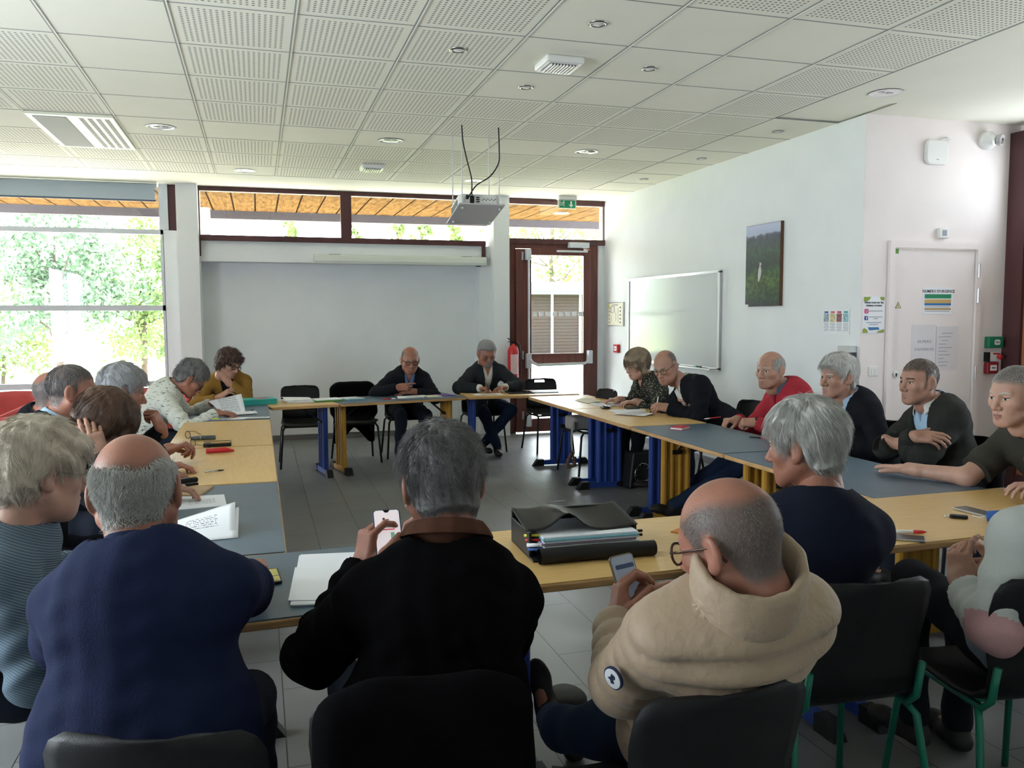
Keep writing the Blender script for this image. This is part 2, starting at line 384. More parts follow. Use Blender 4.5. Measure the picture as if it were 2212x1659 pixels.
bm = BM(); tube(bm, [(3.52, 10.86, 1.04), (3.55, 10.80, .98), (3.62, 10.78, .945), (4.30, 10.78, .955), (4.38, 10.80, .99)], .02, 10); box2(bm, (4.37, 10.80, .95), (4.43, 10.90, 1.13))
struct('panic_bar', bm, M_alu, d, bevel=.006)
bm = BM(); box2(bm, (4.11, 10.86, 2.535), (4.40, 10.95, 2.61)); struct('door_closer', bm, M_alu, d, bevel=.006)
bm = BM(); box2(bm, (3.93, 10.87, 2.475), (4.38, 10.90, 2.50)); struct('closer_arm', bm, M_alu, d, bevel=.003)
bm = BM()
for z in (2.36, 1.02, .2): tube(bm, [(3.44, 10.885, z), (3.44, 10.885, z + .11)], .016, 10)
struct('hinge', bm, M_steel, d)

# door_2 : white service door
d = empty('door_2'); d['kind'] = 'structure'
bm = BM()
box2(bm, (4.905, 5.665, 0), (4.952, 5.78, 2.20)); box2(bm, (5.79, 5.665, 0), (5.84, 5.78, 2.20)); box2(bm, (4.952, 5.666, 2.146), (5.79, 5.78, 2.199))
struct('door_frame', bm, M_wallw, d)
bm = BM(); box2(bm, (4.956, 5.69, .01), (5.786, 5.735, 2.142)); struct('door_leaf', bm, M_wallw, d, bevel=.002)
for z in (1.91, 1.70, 1.05):
    bm = BM(); tube(bm, [(5.795, 5.655, z), (5.795, 5.655, z + .12)], .011, 10); struct('hinge', bm, M_steel, d)
bm = BM(); lathe(bm, [(0, .012), (.026, .012), (.03, .006), (.03, 0)], (5.01, 5.69, 1.117), (0, -1, 0), 24); struct('lock_plate', bm, M_white, d, smooth=True)
bm = BM(); lathe(bm, [(0, .002), (.009, .002), (.009, 0)], (5.01, 5.678, 1.117), (0, -1, 0), 12); box2(bm, (5.004, 5.676, 1.098), (5.016, 5.68, 1.112)); struct('keyhole', bm, M_ink, d)

# soffit and fascia outside
M_soff = mat('pine_soffit_boards', (.62, .43, .2), 1., spec=0.)
n, L, b = nodes(M_soff); tc = n.new('ShaderNodeTexCoord'); sp = n.new('ShaderNodeSeparateXYZ'); L.new(tc.outputs['Object'], sp.inputs[0])
fr = math_node(n, L, 'FRACT', math_node(n, L, 'MULTIPLY', sp.outputs[0], 1 / .30)); gap = math_node(n, L, 'LESS_THAN', fr, .075)
nz = n.new('ShaderNodeTexNoise'); nz.inputs['Scale'].default_value = 4; nz.inputs['Detail'].default_value = 6; mp = n.new('ShaderNodeMapping'); mp.inputs['Scale'].default_value = (6, 1, 1)
L.new(tc.outputs['Object'], mp.inputs[0]); L.new(mp.outputs[0], nz.inputs[0]); rp = n.new('ShaderNodeValToRGB'); L.new(nz.outputs[0], rp.inputs[0])
rp.color_ramp.elements[0].position = .3; rp.color_ramp.elements[0].color = (.07, .034, .011, 1); rp.color_ramp.elements[1].position = .6; rp.color_ramp.elements[1].color = (.15, .085, .03, 1)
L.new(mixcol(n, L, gap, rp.outputs[0], (.012, .006, .002)), b.inputs['Base Color'])
bm = BM(); box2(bm, (-9, 11.15, 3.20), (9, 13.45, 3.24)); struct('trim_1', bm, M_soff)
bm = BM(); box2(bm, (-9, 13.45, 3.08), (9, 13.52, 3.30)); box2(bm, (-9, 11.15, 3.25), (9, 13.52, 3.32)); struct('trim_2', bm, mat('grey_fascia', (.07, .06, .07), .6))
bm = BM(); lathe(bm, [(.0, -.01), (.10, -.01), (.115, 0), (.13, -.004), (.13, .0)], (4.55, 12.4, 3.195), (0, 0, 1), 28)
tag(obj('outdoor_downlight', bm, mat('brass_ring', (.6, .42, .2), .4), smooth=True), 'round recessed downlight in the pine boards outside above the glazed door', 'light')
bm = BM(); tube(bm, [(-.69, 13.2, -.05), (-.69, 13.2, 3.2)], .07, 12); struct('trim_3', bm, M_alu)

# outside
M_grass = mat('sunlit_grass', (.30, .42, .12), .9, col2=(.48, .50, .20), vscale=.6, bump=.6, bscale=30)
bm = BM(); box2(bm, (-60, 13.8, -.2), (70, 110, -.06)); tag(obj('lawn', bm, M_grass), 'sunlit grass field outside beyond the windows', 'grass', kind='stuff')
bm = BM(); box2(bm, (-12, 11.1, -.2), (40, 23, -.04)); struct('terrace', bm, mat('pale_concrete', (.58, .56, .50), .9, var=.08, vscale=2))
# shed seen through the glazed door
s = empty('shed', (13, 33, 0), 0, 'long wooden shed with grey metal roof edge, seen through the glazed door', 'shed')
M_clad = mat('weathered_board_cladding', (.26, .2, .17), 1., spec=0.)
n, L, b = nodes(M_clad); tc = n.new('ShaderNodeTexCoord'); sp = n.new('ShaderNodeSeparateXYZ'); L.new(tc.outputs['Object'], sp.inputs[0])
g1 = math_node(n, L, 'LESS_THAN', math_node(n, L, 'FRACT', math_node(n, L, 'MULTIPLY', sp.outputs[2], 7.5)), .12)
nz = n.new('ShaderNodeTexNoise'); nz.inputs['Scale'].default_value = 1.2; L.new(tc.outputs['Object'], nz.inputs[0])
L.new(mixcol(n, L, g1, mixcol(n, L, nz.outputs[0], (.045, .027, .021), (.034, .033, .035)), (.014, .010, .009)), b.inputs['Base Color'])
bm = BM(); box2(bm, (-6, 0, -.1), (9, 5, 2.5)); obj('cladding', bm, M_clad, s)
bm = BM(); box2(bm, (-6.3, -.5, 2.5), (9.3, 5.3, 2.62)); box2(bm, (-6.3, -.55, 2.62), (9.3, 5.3, 3.0)); obj('roof', bm, mat('zinc_roof', (.10, .14, .17), .5), s)
for x in (-2.6, -1.35, -.1):
    bm = BM(); box2(bm, (x, -.06, -.1), (x + .09, .02, 2.5)); obj('post', bm, M_alu, s)
# trees : trunk + leaves
M_leaf = mat('green_leaves', (.13, .23, .06), .6, col2=(.26, .34, .12), vscale=1.2)
M_leaf2 = mat('blue_green_leaves', (.10, .19, .10), .6, col2=(.20, .28, .18), vscale=1.2)
M_bark = mat('bark', (.12, .09, .07), .9, var=.3)
def tree(name, loc, h, crown, nleaf, ml, label, group=None, seed=1, lo=.15, size=.16):
    rng = np.random.default_rng(seed); t = empty(name, loc, 0, label, 'tree' if name != 'bush' else 'bush', group)
    bm = BM(); tips = []
    tube(bm, [(0, 0, -.05), (.05, 0, h * .25), (-.04, .05, h * .5), (.03, 0, h * .8)], [.12 * h / 6, .10 * h / 6, .07 * h / 6, .02], 8)
    for k in range(14):
        a = rng.uniform(0, 6.28); z0 = h * rng.uniform(.15, .6); ln = crown * rng.uniform(.5, .95); e = Vector((math.cos(a) * ln, math.sin(a) * ln, z0 + h * rng.uniform(.05, .35)))
        tube(bm, [(0, 0, z0), (e.x * .5, e.y * .5, (z0 + e.z) / 2 + .05), e], [.03 * h / 6 + .01, .02 * h / 6 + .006, .006], 5); tips.append(e)
    obj('trunk', bm, M_bark, t)
    cl = np.array([[*e] for e in tips] + [[rng.normal(0, crown * .45), rng.normal(0, crown * .45), h * rng.uniform(lo, 1)] for _ in range(26)])
    c = cl[rng.integers(0, len(cl), nleaf)] + rng.normal(0, crown * .17, (nleaf, 3))
    a = rng.normal(0, 1, (nleaf, 3)); a /= np.linalg.norm(a, axis=1)[:, None]; bb = np.cross(a, rng.normal(0, 1, (nleaf, 3))); bb /= np.linalg.norm(bb, axis=1)[:, None]
    s_ = (size * rng.uniform(.5, 1.2, nleaf))[:, None]
    V = np.stack([c - a * s_ * .5, c + bb * s_ * .28, c + a * s_ * .5, c - bb * s_ * .28], 1).reshape(-1, 3); V[:, 2] = np.maximum(V[:, 2], .02)
    arrmesh('foliage', V, np.arange(nleaf * 4).reshape(-1, 4), ml, t, smooth=False)
    return t
tree('tree', (-4.3, 21, 0), 4.3, 1.5, 9000, M_leaf2, 'leafy tree outside the big left window, left of the two', 'trees outside the left window', 3)
tree('tree', (-2.9, 24, 0), 4.3, 1.3, 8000, M_leaf, 'leafy tree outside the big left window, right of the two', 'trees outside the left window', 4)
tree('bush', (-6.2, 24, 0), 2.4, 1.4, 5000, M_leaf, 'low green bush outside at the left edge of the big window', None, 5)
tree('bush', (-1.95, 22, 0), 2.6, .55, 1500, M_leaf, 'small green bush outside beside the right edge of the big window', None, 6, size=.13)
for k, (x, h) in enumerate(((5.0, 9.0), (7.2, 9.6), (8.5, 8.9), (10.3, 9.2), (1.7, 8.6))):
    tree('conifer', (x * 1.35, 60, 0), h * 1.22, .55, 1500, M_leaf, 'distant tree top just above the clerestory sill, number %s from the left' % ('two', 'three', 'four', 'five', 'one')[[0, 1, 2, 3, 4][k]] if False else 'distant tree whose tip pokes above the clerestory sill', 'distant trees beyond the clerestory', 20 + k, .1, .5)
tree('tree', (17.0, 48, 0), 10.5, 3.6, 2600, M_leaf, 'leafy tree behind the shed, seen through the transom over the glazed door', None, 9, size=.4)
# ================================================================== implicit-surface modelling
A3 = lambda *a: np.array(a, dtype=np.float64)
def nrm(v): v = np.asarray(v, float); return v / (np.linalg.norm(v) + 1e-12)
class Vox:
    def __init__(s, lo, hi, h):
        s.h = h; s.lo = np.asarray(lo, float); n = np.ceil((np.asarray(hi) - s.lo) / h).astype(int) + 1
        s.ax = [s.lo[i] + h * np.arange(n[i]) for i in range(3)]; s.F = np.full(tuple(n), .3, dtype=np.float32)
    def sl(s, lo, hi):
        r = []
        for i in range(3):
            a = int(np.clip(math.floor((lo[i] - s.lo[i]) / s.h), 0, s.F.shape[i])); b = int(np.clip(math.ceil((hi[i] - s.lo[i]) / s.h) + 1, 0, s.F.shape[i]))
            if b <= a: return None
            r.append(slice(a, b))
        return tuple(r)
    def pts(s, sl): return s.ax[0][sl[0]][:, None, None], s.ax[1][sl[1]][None, :, None], s.ax[2][sl[2]][None, None, :]
    def add(s, prim, k=.02, op='u'):
        fn, lo, hi = prim; pad = k + 3 * s.h; q = s.sl(lo - pad, hi + pad)
        if q is None: return s
        d = fn(*s.pts(q)); a = s.F[q]
        if op == 'u':
            hh = np.maximum(k - np.abs(a - d), 0) / k; s.F[q] = np.minimum(a, d) - hh * hh * k * .25
        else:                                        # smooth subtraction
            d = -d; hh = np.maximum(k - np.abs(a - d), 0) / k; s.F[q] = np.maximum(a, d) + hh * hh * k * .25
        return s
    def cut(s, fn, lo=None, hi=None):                # fn<0 is removed
        q = s.sl(lo, hi) if lo is not None else (slice(None),) * 3
        if q is not None: s.F[q] = np.maximum(s.F[q], -fn(*s.pts(q)))
        return s
    def off(s, fn): s.F -= fn(*s.pts((slice(None),) * 3)).astype(np.float32); return s
    def mesh(s):
        F = s.F; F[0], F[-1], F[:, 0], F[:, -1], F[:, :, 0], F[:, :, -1] = (.3,) * 6
        S = F < 0; nx, ny, nz = (d - 1 for d in F.shape)
        c = np.zeros((nx, ny, nz), np.int8)
        for i in (0, 1):
            for j in (0, 1):
                for k in (0, 1): c += S[i:i + nx, j:j + ny, k:k + nz]
        act = (c > 0) & (c < 8); ijk = np.argwhere(act); M = len(ijk)
        idx = np.full(c.shape, -1, np.int32); idx[act] = np.arange(M, dtype=np.int32)
        cor = [(i, j, k) for i in (0, 1) for j in (0, 1) for k in (0, 1)]
        V = {q: F[ijk[:, 0] + q[0], ijk[:, 1] + q[1], ijk[:, 2] + q[2]] for q in cor}
        acc = np.zeros((M, 3)); cnt = np.zeros(M)
        for a in cor:
            for ax in range(3):
                if a[ax]: continue
                b = list(a); b[ax] = 1; b = tuple(b); va, vb = V[a], V[b]; m = (va < 0) != (vb < 0)
                t = np.where(m, va / np.where(m, va - vb, 1), 0)
                p = np.tile(np.array(a, float), (M, 1)); p[:, ax] += t; acc[m] += p[m]; cnt[m] += 1
        P = (ijk + acc / cnt[:, None]) * s.h + s.lo
        Q = []
        for ax in range(3):
            o1, o2 = [(1, 2), (2, 0), (0, 1)][ax]
            sh = [slice(1, -1)] * 3; sh[ax] = slice(0, -1); sh2 = list(sh); sh2[ax] = slice(1, None)
            s0 = S[tuple(sh)]; s1 = S[tuple(sh2)]; e = np.argwhere(s0 != s1); fl = s0[tuple(e.T)]
            e = e + 1; e[:, ax] -= 1
            def g(d1, d2):
                q = e.copy(); q[:, o1] -= d1; q[:, o2] -= d2; return idx[tuple(q.T)]
            quad_ = np.stack([g(1, 1), g(0, 1), g(0, 0), g(1, 0)], 1)
            quad_[~fl] = quad_[~fl][:, ::-1]; Q.append(quad_)
        Q = np.concatenate(Q); return P, Q
def cone(a, b, ra, rb, mod=None):
    a = A3(*a); b = A3(*b); ab = b - a; L2 = ab @ ab + 1e-12; R = max(ra, rb)
    def fn(x, y, z):
        t = np.clip(((x - a[0]) * ab[0] + (y - a[1]) * ab[1] + (z - a[2]) * ab[2]) / L2, 0, 1)
        r = ra + (rb - ra) * t
        if mod is not None: r = r + mod(t, x, y, z)
        return np.sqrt((x - a[0] - t * ab[0]) ** 2 + (y - a[1] - t * ab[1]) ** 2 + (z - a[2] - t * ab[2]) ** 2) - r
    return fn, np.minimum(a, b) - R - .01, np.maximum(a, b) + R + .01
def ell(c, r, M=None):
    c = A3(*c); M = np.eye(3) if M is None else np.asarray(M); R = max(r)
    def fn(x, y, z):
        X, Y_, Z_ = x - c[0], y - c[1], z - c[2]
        q = [(M[0, i] * X + M[1, i] * Y_ + M[2, i] * Z_) / r[i] for i in range(3)]
        k0 = np.sqrt(q[0] ** 2 + q[1] ** 2 + q[2] ** 2); k1 = np.sqrt(sum((q[i] / r[i]) ** 2 for i in range(3))) + 1e-9
        return k0 * (k0 - 1) / k1
    return fn, c - R, c + R
def rbox(c, hs, M=None, rd=.01):
    c = A3(*c); M = np.eye(3) if M is None else np.asarray(M); R = float(np.linalg.norm(hs))
    def fn(x, y, z):
        X, Y_, Z_ = x - c[0], y - c[1], z - c[2]
        q = [np.abs(M[0, i] * X + M[1, i] * Y_ + M[2, i] * Z_) - (hs[i] - rd) for i in range(3)]
        o = np.sqrt(sum(np.maximum(v, 0) ** 2 for v in q)); return o + np.minimum(np.maximum(q[0], np.maximum(q[1], q[2])), 0) - rd
    return fn, c - R, c + R
def wob(x, y, z, f, s=0.):
    return (np.sin(f * (x + .3 * z) + s) * np.cos(f * .8 * (y - .4 * x) + 2 * s) + np.sin(f * 1.3 * (z + .5 * y) + 3 * s + 1.4 * np.sin(f * .6 * x)) * .7) / 1.7

# ------------------------------------------------------------------ head
def euler_frame(yaw, pitch, roll):                    # columns: right, forward, up
    cy, sy = math.cos(math.radians(yaw)), math.sin(math.radians(yaw)); f = A3(cy, sy, 0); r = A3(sy, -cy, 0); u = A3(0, 0, 1)
    cp, sp_ = math.cos(math.radians(pitch)), math.sin(math.radians(pitch)); f, u = f * cp - u * sp_, u * cp + f * sp_
    cr, sr = math.cos(math.radians(roll)), math.sin(math.radians(roll)); r, u = r * cr - u * sr, u * cr + r * sr
    return np.stack([r, f, u], 1)
CR_C, CR_R = (0, -.012, .028), (.077, .097, .090)
def head_base(v, o):
    jw = o.get('jaw', 1.0)
    v.add(ell(CR_C, CR_R), .01)
    v.add(ell((0, .030, -.028), (.060 * jw, .058, .082)), .03)
    for s in (-1, 1):
        v.add(cone((s * .056 * jw, -.004, -.050), (s * .020, .066, -.096), .020, .017), .03)
        v.add(ell((s * .042, .052, -.022), (.024, .024, .022)), .025)
    v.add(ell((0, .068, -.098), (.024 * jw, .018, .018)), .02)
    v.add(ell((0, .064, -.064), (.034, .026, .032)), .02)
    if o.get('chubby'): v.add(ell((0, .030, -.075), (.062, .05, .045)), .03)
    v.add(cone((0, -.030, -.050), (0, -.038, -.125), .054, .056), .03)
    return v
def head_face(v, o):
    ns = o.get('nose', 1.0)
    v.add(cone((-.038, .070, .022), (0, .083, .016), .010, .009), .014); v.add(cone((.038, .070, .022), (0, .083, .016), .010, .009), .014)
    for s in (-1, 1):
        v.add(ell((s * .031, .092, .002), (.017, .016, .012)), .014, 's')
        v.add(ell((s * .031, .0715, .000), (.0135, .0135, .0125)), .003)
        v.add(ell((s * .031, .0745, .007), (.0155, .011, .006)), .004)     # upper lid
        v.add(ell((s * .031, .0725, -.0085), (.014, .009, .005)), .005)    # lower lid
        # ear
        M = euler_frame(90 - s * 0, 0, 0); a = math.radians(18)
        M = np.array([[math.cos(a) , -s * math.sin(a), 0], [s * math.sin(a), math.cos(a), 0], [0, 0, 1]])
        v.add(ell((s * .083, -.012, -.004), (.009, .019, .033), M), .008)
        v.add(ell((s * .080, -.004, -.030), (.008, .011, .011)), .008)
        v.add(ell((s * .092, -.006, .002), (.006, .010, .020), M), .004, 's')
    v.add(cone((0, .084, .006), (0, .108 + .006 * (ns - 1), -.034), .0075, .0115 * ns), .012)
    for s in (-1, 1): v.add(ell((s * .0135 * ns, .095, -.038), (.0085, .011, .008)), .006)
    v.add(cone((-.022, .083, -.066), (0, .0925, -.0625), .0045, .006), .006); v.add(cone((.022, .083, -.066), (0, .0925, -.0625), .0045, .006), .006)
    v.add(cone((-.019, .083, -.0735), (0, .0905, -.0755), .005, .0075), .006); v.add(cone((.019, .083, -.0735), (0, .0905, -.0755), .005, .0075), .006)
    v.add(cone((-.022, .091, -.0690), (.022, .091, -.0690), .0018, .0018), .003, 's')
    return v
def head_slots(P, o):                                  # 0 skin 1 lips 2 white 3 dark 4 brow
    x, y, z = P.T; m = np.zeros(len(P), int)
    m[(y > .082) & (np.abs(x) < .020 - .3 * np.abs(z + .069)) & (z > -.0785) & (z < -.0615)] = 1
    m[(y > .070) & (y < .1) & (np.abs(x) > .012) & (np.abs(x) < .050) & (z > .0195 - .1 * np.abs(np.abs(x) - .03)) & (z < .0275 - .22 * np.abs(np.abs(x) - .03))] = 4
    for s in (-1, 1):
        dx = x - s * .031
        if o.get('closed'): m[(np.abs(dx) < .013) & (np.abs(z + .004) < .0016) & (y > .07)] = 3
        else:
            e = (np.abs(dx) < .0125) & (np.abs(z + .0008) < .0042 * np.sqrt(np.clip(1 - (dx / .0135) ** 2, 0, 1)) + .0004) & (y > .07); m[e] = 2
            m[e & ((dx - o.get('gaze', 0)) ** 2 + (z + .001) ** 2 < .0052 ** 2)] = 3
            m[(np.abs(dx) < .0135) & (np.abs(z - .0048) < .0012) & (y > .072)] = 3
    if o.get('beard'): m[(y > .0) & (z < -.040) & (m == 0) & (z > -.118) & ~((np.abs(x) < .016) & (z > -.06))] = 5
    if o.get('goatee'): m[(y > .060) & (np.abs(x) < .028) & (z < -.050) & (m == 0)] = 5
    return m
HL_Y = [-.13, -.06, -.045, -.033, -.012, .004, .018, .030, .050, .066, .078, .10]
HL_Z = [-.060, -.075, -.062, -.03, .030, .030, -.004, .006, .034, .052, .060, .064]
def cover(x, y, z, o):
    rec = o.get('rec', 0); Lw = np.interp(y, HL_Y, HL_Z); yy = y + 0 * x + 0 * z
    Lr = np.interp(yy + rec + .25 * np.abs(x) * (rec > 0), HL_Y, HL_Z); c = z - np.where(yy > .02, Lr, Lw)
    if o.get('bald'):
        yw = np.where(yy > 0, o.get('bf', .45), o.get('bb', .45)); c = np.minimum(c, np.sqrt(1.25 * x * x + yw * y * y + (z - .13) ** 2) - o['bald'] + .004 * np.sin(70 * x + 40 * y))
    if o.get('yb', 1) < 1: c = np.minimum(c, o['yb'] - y + .3 * np.abs(x))
    return c
def hair_mesh(h, o):
    st = o.get('hair', 'short'); th = o.get('th', .014)
    v = Vox((-.15, -.17, -.16), (.15, .13, .17), h)
    if st in ('bob', 'curly', 'wavy'):
        if st == 'bob':
            v.add(ell((0, -.020, .034), (.097, .116, .100)), .02)
            for s in (-1, 1): v.add(cone((s * .062, -.010, .02), (s * .074, .0, -.070), .034, .026), .035)
            v.add(cone((0, -.08, .02), (0, -.075, -.065), .045, .042), .05)
            for s in (-1, 1): v.add(cone((s * .02, .070, .070), (s * .068, .062, .000), .018, .012), .02)
        elif st == 'wavy':
            pass
            v.add(ell((0, -.024, .032), (.104, .118, .108)), .02); v.add(ell((0, -.075, -.03), (.078, .05, .055)), .04)
            for s in (-1, 1): v.add(cone((s * .070, -.02, .03), (s * .070, -.03, -.020), .030, .024), .03)
            v.add(cone((-.045, .068, .075), (.045, .068, .075), .022, .022), .02)
        else:
            v.add(ell((0, -.018, .045), (.100, .112, .098)), .02)
            for s in (-1, 1): v.add(cone((s * .070, -.02, .02), (s * .078, -.03, -.060), .036, .026), .03)
            v.add(cone((0, -.08, .0), (0, -.07, -.06), .05, .04), .05); v.add(cone((-.05, .060, .078), (.05, .066, .07), .022, .022), .02)
        if st == 'wavy':
            for s in (-1, 1): v.add(ell((s * .098, .010, -.030), (.036, .042, .052)), .012, 's')
        v.cut(lambda x, y, z: np.maximum(np.maximum(np.abs(x) - .056 - .25 * np.maximum(z, -.1), z - .048), .035 - y))     # the face
        v.cut(lambda x, y, z: z + o.get('cutz', .085) + 0 * x + 0 * y)
        v.off(lambda x, y, z: o.get('amp', .004) * (wob(x, y, z, 90, 1) + .6 * wob(x, y, z * .5, 210, 2)) + 0 * x)
        return v.mesh()
    head_base(v, o)
    zb, yb, rec = o.get('zb', 1), o.get('yb', 1), o.get('rec', 0)
    def thick(x, y, z):
        c = cover(x, y, z, o)
        m = np.clip(c / .016 + .25, 0, 1); m = m * m * (3 - 2 * m)
        T = th * (1 + o.get('top', .6) * np.clip((z - .03) / .08, 0, 1) + o.get('frontv', 0) * np.clip((y - .02) / .05, 0, 1) * np.clip(z / .06, 0, 1))
        T = T + th * o.get('amp', .16) * (wob(x, y, z * .45, 80, o.get('seed', 1)) + .6 * wob(x * 1.4, y, z * .4, 170, 2))
        return -.012 + m * (T + .012)
    v.off(thick)
    for s in (-1, 1): v.add(ell((s * .092, -.006, -.008), (.016, .024, .034)), .006, 's')
    v.cut(lambda x, y, z: z + .092 + 0 * x + 0 * y)
    return v.mesh()
def strands(P, Q, nst, ln, o, rng, w=.0007, K=5, cov=None):
    """thin tapered hairs that grow from the hair surface (head space)"""
    C = P[Q].mean(1); Nn = np.cross(P[Q[:, 1]] - P[Q[:, 0]], P[Q[:, 2]] - P[Q[:, 0]]); ar = np.linalg.norm(Nn, axis=1); keep = C[:, 2] > -.085
    pr = ar * keep
    if cov is not None: pr = pr * cov(C)
    pr = pr / pr.sum(); i = rng.choice(len(C), nst, p=pr); p = C[i] + rng.normal(0, .0012, (nst, 3))
    c0 = np.array(o.get('crown', (0, -.045, .125))); e = np.array(CR_R); cc = np.array(CR_C)
    nrml = (p - cc) / e ** 2; nrml /= np.linalg.norm(nrml, axis=1)[:, None]
    lift = o.get('lift', .25); droop = o.get('droop', .55); L = ln * rng.uniform(.5, 1.15, nst)[:, None]
    ph = rng.normal(0, o.get('mess', .25), (nst, 3)); pts_ = [p - nrml * .002]; tone = rng.uniform(0, 1, nst)
    clump = np.stack([np.sin(70 * p[:, 2] + 3 * np.sin(40 * p[:, 0])), np.sin(65 * p[:, 0] + 50 * p[:, 1]), np.sin(60 * p[:, 1] + 2)], 1) * o.get('clump', .25)
    for k in range(K):
        q = pts_[-1]; d = (q - c0); d /= np.linalg.norm(d, axis=1)[:, None]; d = d + np.array(o.get('comb', (0, 0, 0))) + np.array([0, 0, -droop]) + ph + clump
        nn = (q - cc) / e ** 2; nn /= np.linalg.norm(nn, axis=1)[:, None]; d -= nn * (d * nn).sum(1)[:, None] * .9; d /= np.linalg.norm(d, axis=1)[:, None]
        d = d + nn * lift * (1 - .6 * k / K); d /= np.linalg.norm(d, axis=1)[:, None]; pts_.append(q + d * L / K)
    pts_ = np.stack(pts_, 1); V = []; T = []
    ax1 = np.cross(pts_[:, 1] - pts_[:, 0], nrml); ax1 /= np.linalg.norm(ax1, axis=1)[:, None] + 1e-9
    for k in range(K + 1):
        ww = w * (1 - .8 * k / K)
        for a in range(3):
            an = a * 2.094; V.append(pts_[:, k] + ww * (ax1 * math.cos(an) + nrml * math.sin(an))); T.append(tone)
    V = np.stack(V, 1); T = np.stack(T, 1); nv = V.shape[1]; F = []
    for k in range(K):
        for a in range(3): F.append([k * 3 + a, k * 3 + (a + 1) % 3, (k + 1) * 3 + (a + 1) % 3, (k + 1) * 3 + a])
    F = (np.array(F)[None] + (np.arange(nst) * nv)[:, None, None]).reshape(-1, 4)
    return V.reshape(-1, 3), F, T.ravel()
def hair_mat(name, c1, c2, rough=.5):
    m = mat(name, c1, rough); n, L, b = nodes(m)
    if n.get('tonemix'): return m
    at = n.new('ShaderNodeAttribute'); at.attribute_name = 'tone'; tc = n.new('ShaderNodeTexCoord'); mp = n.new('ShaderNodeMapping'); mp.inputs['Scale'].default_value = (60, 60, 9); L.new(tc.outputs['Object'], mp.inputs[0])
    nz = n.new('ShaderNodeTexNoise'); nz.inputs['Scale'].default_value = 2.2; nz.inputs['Detail'].default_value = 3; L.new(mp.outputs[0], nz.inputs[0])
    f = math_node(n, L, 'ADD', math_node(n, L, 'MULTIPLY', at.outputs['Fac'], .6), math_node(n, L, 'MULTIPLY', nz.outputs[0], .45))
    x = n.new('ShaderNodeMixRGB'); x.name = 'tonemix'; x.inputs[1].default_value = (*c1, 1); x.inputs[2].default_value = (*c2, 1); L.new(f, x.inputs[0]); L.new(x.outputs[0], b.inputs['Base Color'])
    bp = n.new('ShaderNodeBump'); bp.inputs['Strength'].default_value = .5; bp.inputs['Distance'].default_value = .004; L.new(nz.outputs[0], bp.inputs['Height']); L.new(bp.outputs[0], b.inputs['Normal'])
    return m

# ------------------------------------------------------------------ hands (hand space: x right, y to the fingertips, z back of the hand)
CURL = {'relaxed': ([(18, 28, 16), (24, 32, 18), (28, 36, 20), (32, 38, 22)], (38, -18, 18)),
        'flat': ([(4, 8, 5), (4, 6, 4), (5, 8, 5), (8, 10, 6)], (42, -5, 8)),
        'grip': ([(42, 52, 25), (48, 55, 28), (52, 58, 30), (56, 60, 30)], (30, -42, 24)),
        'fist': ([(70, 85, 45), (74, 88, 45), (76, 88, 45), (78, 88, 45)], (20, -52, 40)),
        'pen': ([(48, 42, 22), (58, 48, 26), (66, 70, 35), (70, 75, 38)], (22, -48, 22)),
        'point': ([(6, 10, 6), (38, 62, 35), (62, 78, 40), (66, 80, 40)], (26, -45, 28)),
        'touch': ([(28, 30, 14), (52, 60, 30), (62, 70, 35), (66, 72, 36)], (30, -40, 18))}
def hand_prims(side, pose, W, M, sc):
    """side +1 right, -1 left; returns primitives in world space"""
    tx = -side; cu, th = CURL[pose]; out = []; T = lambda p: W + M @ (A3(*p) * sc)
    out.append((rbox(T((0, .048, 0)), np.array([.038, .046, .0135]) * sc, M, .012 * sc), .012))
    out.append((cone(T((0, -.03, 0)), T((0, .02, 0)), .026 * sc, .026 * sc), .02))
    out.append((cone(T((tx * .024, .02, -.006)), T((tx * .030, .055, -.008)), .015 * sc, .012 * sc), .012))
    B = [(tx * .0285, .088, 0), (tx * .0095, .094, .001), (tx * -.0095, .090, 0), (tx * -.0275, .082, -.002)]
    Ls = [(.040, .024, .020), (.044, .028, .021), (.041, .026, .020), (.032, .019, .018)]; R0 = [.0092, .0094, .0090, .0080]
    for i in range(4):
        p = A3(*B[i]); a = 0.; sx = tx * (.10, .02, -.05, -.14)[i]
        for j in range(3):
            a += math.radians(cu[i][j]); d = nrm(A3(sx * math.cos(a), math.cos(a), -math.sin(a))); q = p + d * Ls[i][j]
            out.append((cone(T(p), T(q), R0[i] * sc * (1, .93, .85)[j], R0[i] * sc * (.95, .87, .78)[j]), .004)); p = q
    p = A3(tx * .030, .022, -.004); a0, dn, b2 = th; d = nrm(A3(tx * math.sin(math.radians(a0 + 12)), math.cos(math.radians(a0)), math.sin(math.radians(dn))))
    q = p + d * .042; out.append((cone(T(p), T(q), .0140 * sc, .0115 * sc), .008)); p = q
    for j, l in enumerate((.030, .024)):
        d = nrm(d + A3(-tx * math.sin(math.radians(b2)) * .8, .25, -math.sin(math.radians(b2)) * .5)); q = p + d * l
        out.append((cone(T(p), T(q), (.0112, .0102)[j] * sc, (.0102, .0086)[j] * sc), .004)); p = q
    return out
def vox_prims(prims, h):
    lo = np.min([p[0][1] for p in prims], 0) - .028; hi = np.max([p[0][2] for p in prims], 0) + .028; v = Vox(lo, hi, h)
    for p, k in prims: v.add(p, k)
    return v
